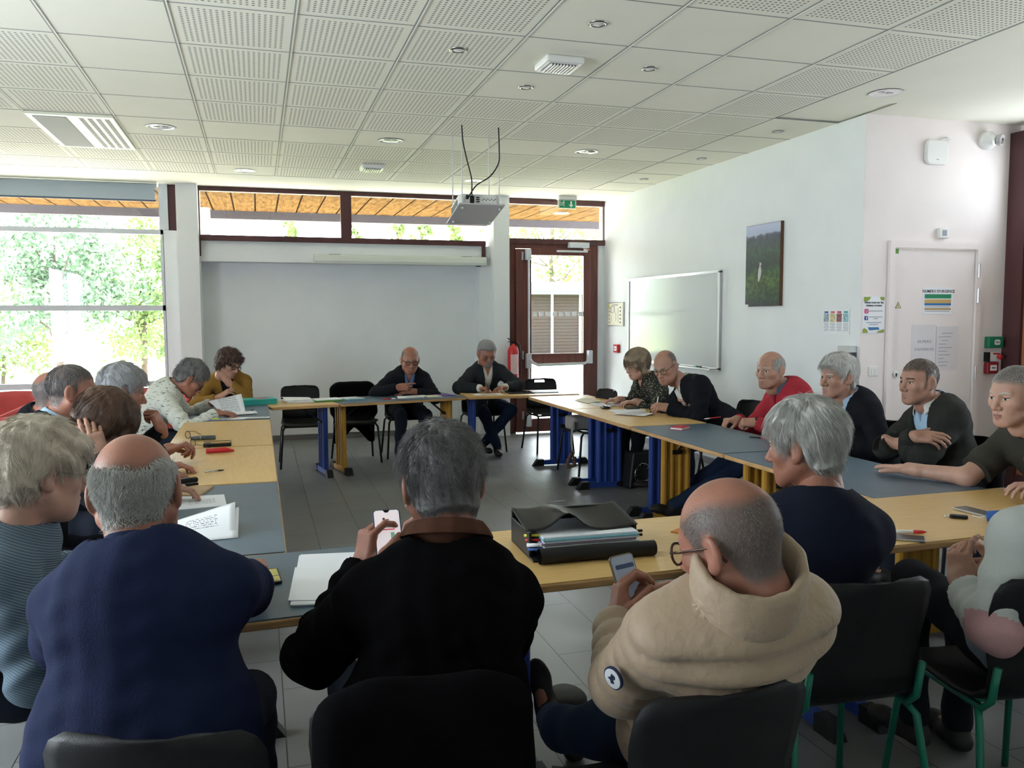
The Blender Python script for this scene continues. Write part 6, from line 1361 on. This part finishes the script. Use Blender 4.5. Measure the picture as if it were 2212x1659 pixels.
bm = BM(); tube(bm, cable([(.16, -.19, .74), (.165, -.19, .55), (.155, -.2, .44), (.08, -.21, .33), (-.04, -.22, .25), (-.10, -.225, .17), (-.12, -.225, .13)], ''), .0055, 8); obj('video_cable', bm, M_black, t, smooth=True)
bm = BM(); box2(bm, (-.10, -.235, .10), (-.065, -.205, .16)); box2(bm, (-.135, -.235, .13), (-.115, -.21, .165)); obj('plug', bm, M_black, t, bevel=.004)
# exit sign
t = empty('exit_sign', (3.98, 10.62, CZ), 0, 'green emergency exit sign with running figure and down arrow, hung from the ceiling', 'exit sign')
bm = BM(); box2(bm, (-.135, -.05, -.05), (.125, .05, 0)); obj('housing', bm, M_white, t, bevel=.008)
bm = BM(); box2(bm, (-.13, -.008, -.165), (.125, .008, -.045)); obj('plate', bm, mat('clear_white_acrylic', (.72, .76, .70), .2), t)
bm = BM(); box2(bm, (-.112, -.010, -.153), (.112, -.0075, -.057)); obj('sign_face', bm, mat('sign_green', (.01, .28, .12), .4), t)
bm = BM(); q = lambda p, y=-.0125: [bm.verts.new((a_, y, b_)) for a_, b_ in p]
bm.faces.new(q([(.040, -.068), (.062, -.068), (.062, -.112), (.085, -.112), (.051, -.146), (.017, -.112), (.040, -.112)])); bm.faces.new(q([(-.105, -.063), (-.098, -.063), (-.098, -.120), (-.105, -.120)]))
lathe(bm, [(0, 0), (.009, 0)], (-.052, -.0125, -.070), (0, -1, 0), 12)
for a_, b_ in (((-.056, -.08), (-.064, -.105)), ((-.056, -.083), (-.036, -.092)), ((-.058, -.083), (-.080, -.088)), ((-.080, -.088), (-.086, -.102)), ((-.064, -.105), (-.046, -.120)), ((-.046, -.120), (-.050, -.142)), ((-.064, -.105), (-.078, -.122)), ((-.078, -.122), (-.098, -.124))):
    tube(bm, [(a_[0], -.0125, a_[1]), (b_[0], -.0125, b_[1])], .0042, 6)
obj('pictogram', bm, M_paper, t)
# blind, screen case
t = empty('roller_blind', (-2.2, 10.86, CZ), 0, 'rolled-down grey strip of roller blind over the big left window', 'blind')
bm = BM(); tube(bm, [(-1.10, .02, -.035), (1.10, .02, -.035)], .032, 16); obj('roller', bm, M_alu, t, smooth=True); bm = BM(); box2(bm, (-1.08, -.012, -.205), (1.08, -.009, -.02)); obj('cloth', bm, mat('blue_grey_blind_cloth', (.42, .50, .58), .8), t); bm = BM(); box2(bm, (-1.09, -.018, -.222), (1.09, -.002, -.203)); obj('bottom_bar', bm, mat('dark_blue_bar', (.08, .11, .17), .5), t, bevel=.003)
bm = BM(); tube(bm, [(1.12, -.01, -.03), (1.125, -.012, -.6), (1.12, -.01, -1.2), (1.115, .0, -.6)], .002, 5); obj('pull_chain', bm, M_steel, t)
t = empty('screen_case', (1.82, 10.93, 2.33), 0, 'long white projection screen case mounted under the clerestory', 'projection screen')
bm = BM(); prism(bm, [(-.055, -.05), (-.02, -.062), (.05, -.055), (.062, 0), (.055, .06), (-.055, .06)], 2.24, Matrix(((0, 0, 1, -1.12), (0, 1, 0, 0), (1, 0, 0, 0), (0, 0, 0, 1)))); obj('housing', bm, mat('off_white_metal', (.66, .70, .66), .5), t, bevel=.006)
for x in (-.86, .86):
    bm = BM(); box2(bm, (x - .07, -.01, .055), (x + .07, .07, .066)); obj('wall_bracket', bm, mat('grey_bracket', (.2, .2, .2), .5), t)
bm = BM(); box2(bm, (.98, -.04, -.066), (1.04, 0, -.055)); obj('pull_tab', bm, M_ink, t)
# right wall
X = 4.66
t = empty('whiteboard', (X - .012, 8.96, 1.55), 0, 'aluminium-framed whiteboard on the right wall', 'whiteboard'); hy, hz = 1.125, .52
bm = BM(); box2(bm, (-.008, -hy, -hz), (.008, hy, hz)); obj('board', bm, mat('glossy_whiteboard', (.62, .66, .67), .16, spec=.6), t)
bm = BM(); [box2(bm, a_, b_) for a_, b_ in (((-.02, -hy - .015, hz - .02), (.012, hy + .015, hz + .012)), ((-.02, -hy - .015, -hz - .012), (.012, hy + .015, -hz + .02)), ((-.02, -hy - .015, -hz), (.012, -hy + .02, hz)), ((-.02, hy - .02, -hz), (.012, hy + .015, hz)))]; obj('frame', bm, M_steel, t, bevel=.003)
bm = BM(); box2(bm, (-.06, -hy + .1, -hz - .006), (-.018, hy - .3, -hz + .006)); obj('pen_tray', bm, mat('pale_aluminium', (.7, .72, .74), .3, metal=.7), t)
pen('green whiteboard marker on the tray at the right end', (X - .055, 8.30, 1.047), (X - .055, 8.12, 1.047), mat('marker_green', (.02, .16, .08), .4), M_black, .009, name='marker')
pen('blue and white marker on the whiteboard tray', (X - .055, 9.0, 1.047), (X - .055, 8.42, 1.047), mat('marker_blue', (.04, .2, .45), .4), M_paper, .008, name='marker')
# picture of an egret in reeds
t = empty('canvas_picture', (X - .018, 7.045, 2.08), 0, 'tall canvas photo of a white bird among green foliage on the right wall', 'picture')
bm = BM(); box2(bm, (-.016, -.285, -.39), (.018, .285, .39)); obj('canvas_edge', bm, mat('brown_canvas_edge', (.13, .06, .03), .6), t)
m = mat('wetland_photo', (.1, .2, .05), .35); n, L, b = nodes(m); tc = n.new('ShaderNodeTexCoord'); s_ = n.new('ShaderNodeSeparateXYZ'); L.new(tc.outputs['Object'], s_.inputs[0]); nz = n.new('ShaderNodeTexNoise'); nz.inputs['Scale'].default_value = 9; nz.inputs['Detail'].default_value = 8; L.new(tc.outputs['Object'], nz.inputs[0])
hgt = math_node(n, L, 'ADD', s_.outputs[2], math_node(n, L, 'MULTIPLY', math_node(n, L, 'SUBTRACT', nz.outputs[0], .5), .09)); rp = n.new('ShaderNodeValToRGB'); L.new(math_node(n, L, 'MULTIPLY', math_node(n, L, 'ADD', hgt, .39), 1 / .78), rp.inputs[0]); e = rp.color_ramp.elements
e[0].position = 0; e[0].color = (.008, .016, .022, 1); e[1].position = 1; e[1].color = (.42, .47, .66, 1)
for p_, c_ in ((.12, (.014, .05, .014)), (.33, (.05, .10, .014)), (.40, (.022, .07, .014)), (.5, (.006, .022, .014)), (.66, (.010, .045, .018)), (.82, (.012, .02, .04)), (.855, (.05, .065, .11)), (.88, (.36, .41, .58))): q_ = e.new(p_); q_.color = (*c_, 1)
nz2 = n.new('ShaderNodeTexNoise'); nz2.inputs['Scale'].default_value = 28; nz2.inputs['Detail'].default_value = 6; L.new(tc.outputs['Object'], nz2.inputs[0]); mr = n.new('ShaderNodeMapRange'); L.new(nz2.outputs[0], mr.inputs[0]); mr.inputs[1].default_value = .4; mr.inputs[2].default_value = .65; mr.inputs[3].default_value = .45; mr.inputs[4].default_value = 1.8
mm = n.new('ShaderNodeMixRGB'); mm.blend_type = 'MULTIPLY'; L.new(math_node(n, L, 'LESS_THAN', hgt, .27), mm.inputs[0]); L.new(rp.outputs[0], mm.inputs[1]); L.new(mr.outputs[0], mm.inputs[2]); L.new(mm.outputs[0], b.inputs['Base Color'])
bm = BM(); box2(bm, (-.0175, -.282, -.387), (-.016, .282, .387)); obj('photo', bm, m, t)
bm = BM(); K = lambda pts: bm.faces.new([bm.verts.new((-.0185, y_, z_)) for y_, z_ in pts])
K([(.045, -.005), (.045, .02), (.034, .034), (.024, .022), (.005, .012), (.022, .004), (.026, -.006), (.012, -.05), (.02, -.10), (.05, -.155), (.065, -.15), (.07, -.09), (.062, -.04)]); obj('bird_image', bm, mat('bird_white', (.55, .52, .54), .5), t); bm = BM(); K([(.125, .29), (.115, .305), (.10, .30), (.112, .29), (.113, .262), (.125, .262)])
obj('bird_image', bm, mat('bird_white', (.55, .52, .54), .5), t)
bm = BM(); box2(bm, (-.020, .225, -.392), (-.0175, .285, -.37)); obj('caption_tag', bm, M_paper, t)
# evacuation plan
t = empty('evacuation_plan', (X - .010, 10.53, 1.627), 0, 'small framed evacuation plan on the right wall by the exit', 'plan'); bm = BM(); box2(bm, (-.010, -.26, -.16), (.010, .26, .16)); obj('frame', bm, M_steel, t, bevel=.003); bm = BM(); box2(bm, (-.012, -.245, -.148), (-.010, .245, .148)); obj('sheet', bm, mat('ivory_sheet', (.72, .70, .58), .6), t)
bm = BM()
for y0, z0, y1, z1 in ((.02, .10, .14, .105), (.02, .02, .03, .10), (.13, .03, .14, .10), (.06, .02, .14, .025), (-.03, -.09, -.025, .02), (.12, -.10, .125, -.02), (-.11, -.11, -.105, .09), (-.10, .12, .10, .128)): box2(bm, (-.0135, y0, z0), (-.012, y1, z1))
for k in range(5): box2(bm, (-.0135, -.19, -.12 + k * .05), (-.012, -.16, -.10 + k * .05)); box2(bm, (-.0135, .17, -.12 + k * .05), (-.012, .20, -.108 + k * .05))
obj('plan_lines', bm, M_ink, t)
bm = BM(); box2(bm, (-.0135, .19, .10), (-.012, .23, .13)); obj('plan_marks', bm, M_yel, t)
t = empty('call_point', (X - .02, 10.47, 1.165), 0, 'small red alarm call point on the right wall beside the whiteboard', 'alarm'); bm = BM(); box2(bm, (-.022, -.07, -.055), (.02, .07, .055)); obj('housing', bm, M_red, t, bevel=.006); bm = BM(); box2(bm, (-.024, -.04, -.03), (-.021, .04, .03)); obj('glass_plate', bm, M_paper, t); bm = BM(); lathe(bm, [(0, .004), (.012, .004), (.012, 0)], (-.022, 0, 0), (-1, 0, 0), 12); obj('button', bm, M_ink, t)
t = empty('poster', (X - .003, 5.995, 1.545), 0, 'colourful four-column information sheet on the right wall near the corner', 'poster'); bm = BM(); box2(bm, (-.001, -.17, -.105), (.002, .17, .105)); obj('sheet', bm, M_paper, t)
cols = [((.35, .42, .50), (.06, .10, .28)), ((.62, .55, .30), (.55, .10, .15)), ((.30, .12, .14), (.55, .06, .12)), ((.30, .55, .62), (.03, .35, .36))]
for k, (c1, c2) in enumerate(cols):
    y = .125 - k * .083; bm = BM(); box2(bm, (-.0022, y - .033, .0), (-.001, y + .033, .07)); obj('picture_block', bm, mat('poster_block_%s' % 'abcd'[k], c1, .6, var=.4, vscale=50), t); bm = BM(); box2(bm, (-.0024, y - .025, .074), (-.001, y + .025, .09)); obj('heading', bm, mat('poster_head_%s' % 'abcd'[k], c2, .6), t)
    bm = BM(); [box2(bm, (-.0022, y - .030, -.012 - j * .009), (-.001, y + .030 - .012 * (j % 3 == 2), -.009 - j * .009)) for j in range(8)]; obj('text_lines', bm, mat('grey_ink', (.3, .33, .4), .7), t)
t = empty('leaflet_rack', (X - .04, 5.80, 1.10), 0, 'grey wall rack with dark slots in the corner behind the grey-haired man', 'rack'); bm = BM(); box2(bm, (-.04, -.075, -.25), (.04, .07, .25)); obj('housing', bm, mat('pale_grey_metal', (.55, .57, .56), .5), t, bevel=.003)
for k in range(4):
    bm = BM(); box2(bm, (-.042, -.078, .10 - k * .115), (.03, -.070, .20 - k * .115)); obj('slot', bm, mat('dark_slot', (.06, .05, .06), .7), t)
# service-door wall
Yw = 5.694
def onwall(name, label, cat, x, z, y=Yw): return empty(name, (x, y, z), 0, label, cat)
FX = Matrix.Rotation(math.pi / 2, 4, 'X')
t = onwall('poster', 'white poster with green corners inviting to follow social networks, left of the service door', 'poster', 4.780, 1.603); bm = BM(); box2(bm, (-.108, -.003, -.15), (.108, 0, .15)); obj('sheet', bm, M_paper, t)
bm = BM(); [bm.faces.new([bm.verts.new((a_, -.004, b_)) for a_, b_ in p_]) for p_ in ([(-.10, .145), (-.03, .145), (-.045, .12), (-.075, .105), (-.10, .11)], [(.10, .145), (.055, .145), (.065, .12), (.10, .115)], [(-.105, -.145), (-.05, -.145), (-.06, -.12), (-.09, -.105), (-.105, -.12)], [(.105, -.145), (.03, -.145), (.05, -.13), (.105, -.115)])]; obj('green_corner', bm, mat('leaf_green_print', (.28, .36, .06), .7), t)
bm = BM(); [bm.faces.new([bm.verts.new((a_, -.0042, b_)) for a_, b_ in p_]) for p_ in ([(-.055, -.10), (.05, -.10), (.06, -.12), (-.04, -.125)],)]; obj('blue_mark', bm, mat('blue_print', (.05, .17, .38), .7), t)
text('Suivez nous sur les\nréseaux sociaux', .024, Matrix.Translation((0, -.004, .088)) @ FX, M_ink, t, bold=.0006)
bm = BM(); prism(bm, rrect(.038, .038, .009), .001, Matrix.Translation((-.072, -.004, .030)) @ FX); obj('pink_icon', bm, mat('pink_icon', (.62, .06, .22), .6), t)
bm = BM(); tube(bm, [(-.072 + .009 * math.cos(k), -.0058, .030 + .009 * math.sin(k)) for k in np.linspace(0, 6.283, 14, endpoint=False)], .0015, 4, closed=True); obj('icon_ring', bm, M_paper, t)
bm = BM(); prism(bm, rrect(.034, .034, .004), .001, Matrix.Translation((-.072, -.004, -.026)) @ FX); obj('blue_icon', bm, mat('navy_icon', (.02, .05, .28), .6), t); text('f', .036, Matrix.Translation((-.070, -.0056, -.028)) @ FX, M_paper, t, bold=.001)
bm = BM(); [box2(bm, (a_, -.0045, b_), (c_, -.003, b_ + .006)) for a_, b_, c_ in ((-.045, .028, .085), (-.045, -.02, .085), (0, -.034, .04), (-.07, -.065, .075), (-.04, -.08, .045))]; obj('text_lines', bm, MATS['grey_ink'], t)
t = onwall('light_switch', 'white double light switch left of the service door', 'switch', 4.790, 1.145); bm = BM(); box2(bm, (-.045, -.012, -.04), (.045, 0, .04)); obj('plate', bm, M_white, t, bevel=.006); bm = BM(); box2(bm, (-.024, -.017, -.024), (-.001, -.011, .024)); box2(bm, (.001, -.017, -.024), (.024, -.011, .024)); obj('rocker', bm, M_white, t, bevel=.003)
t = onwall('thermostat', 'small square white sensor box with grey window above the service door', 'sensor', 5.43, 2.272); bm = BM(); box2(bm, (-.05, -.035, -.042), (.05, 0, .042)); obj('housing', bm, M_white, t, bevel=.006); bm = BM(); box2(bm, (-.022, -.037, -.024), (.022, -.034, .024)); obj('window', bm, mat('grey_display', (.3, .32, .36), .3), t)
t = onwall('access_point', 'white rounded wireless access point high on the service-door wall', 'wireless router', 5.332, 2.92); bm = BM(); prism(bm, rrect(.225, .20, .05), .035, FX); obj('housing', bm, M_white, t, bevel=.014); bm = BM(); box2(bm, (-.012, -.0365, -.062), (.012, -.035, -.056)); obj('mark', bm, MATS['grey_ink'], t)
bm = BM(); tube(bm, [(.02, -.01, .10), (.05, -.012, .125), (.10, -.012, .135), (.14, -.012, .115), (.12, -.012, .09), (.07, -.012, .09), (.05, -.012, .105), (.09, -.012, .12), (.15, -.012, .12)], .004, 6); obj('cable', bm, M_white, t, smooth=True)
t = onwall('siren', 'white cylindrical siren with dark-rimmed face high by the window frame', 'siren', 5.84, 3.045); bm = BM(); lathe(bm, [(0, .0), (.075, 0), (.075, .05), (.05, .07), (.045, .10), (0, .10)], (0, 0, 0), (.1, -1, -.15), 24); obj('housing', bm, M_white, t, smooth=True); bm = BM(); lathe(bm, [(.046, .098), (.05, .13), (.036, .13), (.034, .115), (0, .115)], (.015, 0, 0), (.35, -1, -.1), 20); obj('horn', bm, mat('grey_rim', (.45, .42, .42), .5), t, smooth=True); bm = BM(); prism(bm, [(-.01, -.008), (.01, -.008), (0, .012)], .002, Matrix.Translation((.055, -.125, -.01)) @ FX); obj('mark', bm, M_ink, t)
t = onwall('break_glass', 'green manual release box beside the dark wood frame', 'alarm', 6.00, 1.367); bm = BM(); box2(bm, (-.078, -.05, -.048), (.078, 0, .048)); obj('housing', bm, mat('release_green', (.01, .20, .10), .4), t, bevel=.006); bm = BM(); prism(bm, rrect(.06, .045, .015), .002, Matrix.Translation((.01, -.05, 0)) @ FX); obj('label_plate', bm, M_paper, t); bm = BM(); [box2(bm, (-.008 + k * .014, -.0535, -.005), (.0 + k * .014, -.052, .006)) for k in range(3)]; obj('text_lines', bm, M_ink, t)
t = onwall('stop_switch', 'white switch box with a red mushroom button between the green and red boxes', 'switch', 6.00, 1.243); bm = BM(); box2(bm, (-.07, -.04, -.04), (.06, 0, .04)); obj('housing', bm, M_white, t, bevel=.005); bm = BM(); box2(bm, (-.078, -.045, -.04), (-.055, .0, .04)); obj('side_cap', bm, M_black, t); bm = BM(); lathe(bm, [(.012, 0), (.012, .02), (.024, .022), (.024, .034), (0, .038)], (.03, -.04, 0), (.15, -1, 0), 18); obj('button', bm, M_red, t, smooth=True); bm = BM(); box2(bm, (-.02, -.0415, .02), (.05, -.04, .034)); obj('red_strip', bm, M_red, t)
t = onwall('call_point', 'red fire alarm call point, lowest of the three boxes by the wood frame', 'alarm', 5.985, 1.148); bm = BM(); box2(bm, (-.06, -.045, -.05), (.058, 0, .05)); obj('housing', bm, mat('dull_red', (.30, .02, .03), .4), t, bevel=.006); bm = BM(); box2(bm, (-.034, -.047, -.022), (.034, -.044, .026)); obj('label_plate', bm, M_paper, t); bm = BM(); [box2(bm, (-.018 + k * .014, -.0485, -.004), (-.009 + k * .014, -.047, .008)) for k in range(3)]; obj('text_lines', bm, M_ink, t)
t = onwall('wall_socket', 'white wall socket low beside the service door', 'socket', 5.975, .475); bm = BM(); box2(bm, (-.045, -.012, -.05), (.045, 0, .05)); obj('plate', bm, M_white, t, bevel=.005); bm = BM(); lathe(bm, [(0, -.001), (.022, -.001), (.022, .002)], (0, -.012, 0), (0, -1, 0), 18); obj('outlet', bm, mat('socket_grey', (.4, .4, .4), .5), t)
Yd = 5.690
t = onwall('notice', 'laminated notice headed NUMERO D\'URGENCE with coloured bands on the service door', 'notice', 5.412, 1.717, Yd); bm = BM(); box2(bm, (-.155, -.003, -.11), (.155, 0, .11)); obj('sheet', bm, M_paper, t)
text("NUMERO D'URGENCE", .033, Matrix.Translation((.005, -.0036, .078)) @ FX, MATS['grey_ink'] if False else M_ink, t, bold=.0005)
for c_, z0, z1 in (((.02, .25, .12), .02, .055), ((.60, .40, .15), -.02, .012), ((.04, .18, .42), -.038, -.020), ((.45, .30, .12), -.075, -.060)):
    bm = BM(); box2(bm, (-.135, -.0045, z0), (.135, -.003, z1)); obj('colour_band', bm, mat('band_%d' % int(c_[0] * 1000), c_, .6), t)
bm = BM(); [box2(bm, (-.13, -.0045, z), (.12, -.003, z + .005)) for z in (-.052, -.088)]; obj('text_lines', bm, MATS['grey_ink'], t)
t = onwall('notice', 'clear pocket with a sheet reading NUMERO D\'ASTREINTES on the service door', 'notice', 5.290, 1.345, Yd); M_pocket = mat('plastic_pocket', (.74, .72, .75), .15, spec=.6)
bm = BM(); box2(bm, (-.13, -.004, -.175), (.115, 0, .175)); obj('pocket', bm, M_pocket, t); text("NUMERO", .034, Matrix.Translation((0, -.0046, .035)) @ FX, MATS['grey_ink'], t); text("D'ASTREINTES", .031, Matrix.Translation((0, -.0046, -.030)) @ FX, MATS['grey_ink'], t)
t = onwall('notice', 'clear pocket with a typed contact list, right of the other on the service door', 'notice', 5.515, 1.325, Yd); bm = BM(); box2(bm, (-.105, -.004, -.18), (.12, 0, .18)); obj('pocket', bm, M_pocket, t)
bm = BM(); [box2(bm, (-.08 + (.03 if j in (0, 2) else 0), -.0052, .12 - j * .03), (-.08 + w_, -.004, .125 - j * .03)) for j, w_ in enumerate((.14, .13, .10, .08, .14, .09, .12, .06, .10, .09))]; obj('text_lines', bm, MATS['grey_ink'], t)
t = onwall('warning_sticker', 'small yellow triangle warning sticker on the service door', 'sticker', 5.016, 1.682, Yd); bm = BM(); prism(bm, [(-.03, -.026), (.03, -.026), (0, .028)], .001, FX); obj('triangle_border', bm, M_ink, t); bm = BM(); prism(bm, [(-.0225, -.022), (.0225, -.022), (0, .019)], .001, Matrix.Translation((0, -.001, 0)) @ FX); obj('triangle_face', bm, mat('warning_yellow', (.75, .68, .3), .6), t); bm = BM(); prism(bm, [(.002, .010), (-.006, -.006), (-.001, -.005), (-.003, -.018), (.006, -.001), (.001, -.002)], .001, Matrix.Translation((0, -.002, 0)) @ FX); obj('bolt_mark', bm, M_ink, t)
t = onwall('green_sticker', 'tiny green square sticker at the top corner of the service door', 'sticker', 4.985, 2.118, Yd); bm = BM(); box2(bm, (-.02, -.001, -.02), (.02, 0, .02)); obj('sticker_face', bm, mat('sticker_green', (.12, .30, .05), .6), t)
# fire extinguisher
t = empty('fire_extinguisher', (3.245, 10.70, .74), 0, 'red fire extinguisher hung beside the glazed door', 'fire extinguisher'); bm = BM(); lathe(bm, [(0, 0), (.062, 0), (.072, .015), (.074, .40), (.060, .45), (.025, .475), (.022, .50), (0, .50)], (0, 0, 0), (0, 0, 1), 24); obj('cylinder', bm, M_red, t, smooth=True)
bm = BM(); box2(bm, (-.03, -.02, .50), (.03, .02, .535)); tube(bm, [(-.02, 0, .54), (-.075, -.01, .575)], .007, 6); tube(bm, [(-.02, 0, .525), (-.07, -.01, .53)], .006, 6); obj('valve', bm, M_black, t); bm = BM(); tube(bm, [(.03, 0, .515), (.08, -.03, .48), (.088, -.05, .30), (.085, -.05, .08)], .010, 8); obj('hose', bm, M_black, t, smooth=True)
bm = BM(); rows = [[bm.verts.new((.0755 * math.cos(a_), .0755 * math.sin(a_), z_)) for a_ in np.linspace(-2.3, -.7, 10)] for z_ in (.10, .36)]; [bm.faces.new((rows[0][i], rows[0][i + 1], rows[1][i + 1], rows[1][i])) for i in range(9)]; obj('label_band', bm, mat('label_pink', (.75, .5, .5), .5), t, smooth=True)
# jacket badge
q = PP['quilt'][1]; a = q['arms'][-1]; e = nrm(a['E'] - a['S']); pz = a['S'] * .60 + a['E'] * .40; nn = nrm(A3(-.80, -.62, .10)); nn = nrm(nn - e * (nn @ e)); pc = pz + nn * .103; xx = np.cross(-e, nn); yy = -e
Mb = Matrix(((xx[0], yy[0], nn[0], pc[0] - q['org'][0]), (xx[1], yy[1], nn[1], pc[1] - q['org'][1]), (xx[2], yy[2], nn[2], pc[2] - q['org'][2]), (0, 0, 0, 1)))
bm = BM(); prism(bm, [(.026 * math.cos(k), .032 * math.sin(k)) for k in np.linspace(0, 6.283, 28, endpoint=False)], .006, Mb @ Matrix.Translation((0, 0, -.004))); bd = obj('sleeve_badge', bm, mat('badge_navy', (.02, .03, .08), .7), PP['quilt'][0]); bd['label'] = 'round navy and white sleeve badge'
bm = BM(); prism(bm, [(.0225 * math.cos(k), .0285 * math.sin(k)) for k in np.linspace(0, 6.283, 28, endpoint=False)], .002, Mb @ Matrix.Translation((0, 0, .001))); obj('badge_field', bm, M_paper, bd)
bm = BM(); prism(bm, [(-.008, .012), (.002, .015), (.006, .008), (.002, .002), (.010, -.006), (.004, -.014), (-.002, -.008), (-.010, -.010), (-.006, 0)], .002, Mb @ Matrix.Translation((0, 0, .0022))); obj('badge_emblem', bm, MATS['badge_navy'], bd)
text("JUST OVER THE TOP"[0:0] or "• • •", .006, Mb @ Matrix.Translation((0, -.020, .0032)), M_red, bd)
print('BUILD DONE', len(bpy.data.objects))
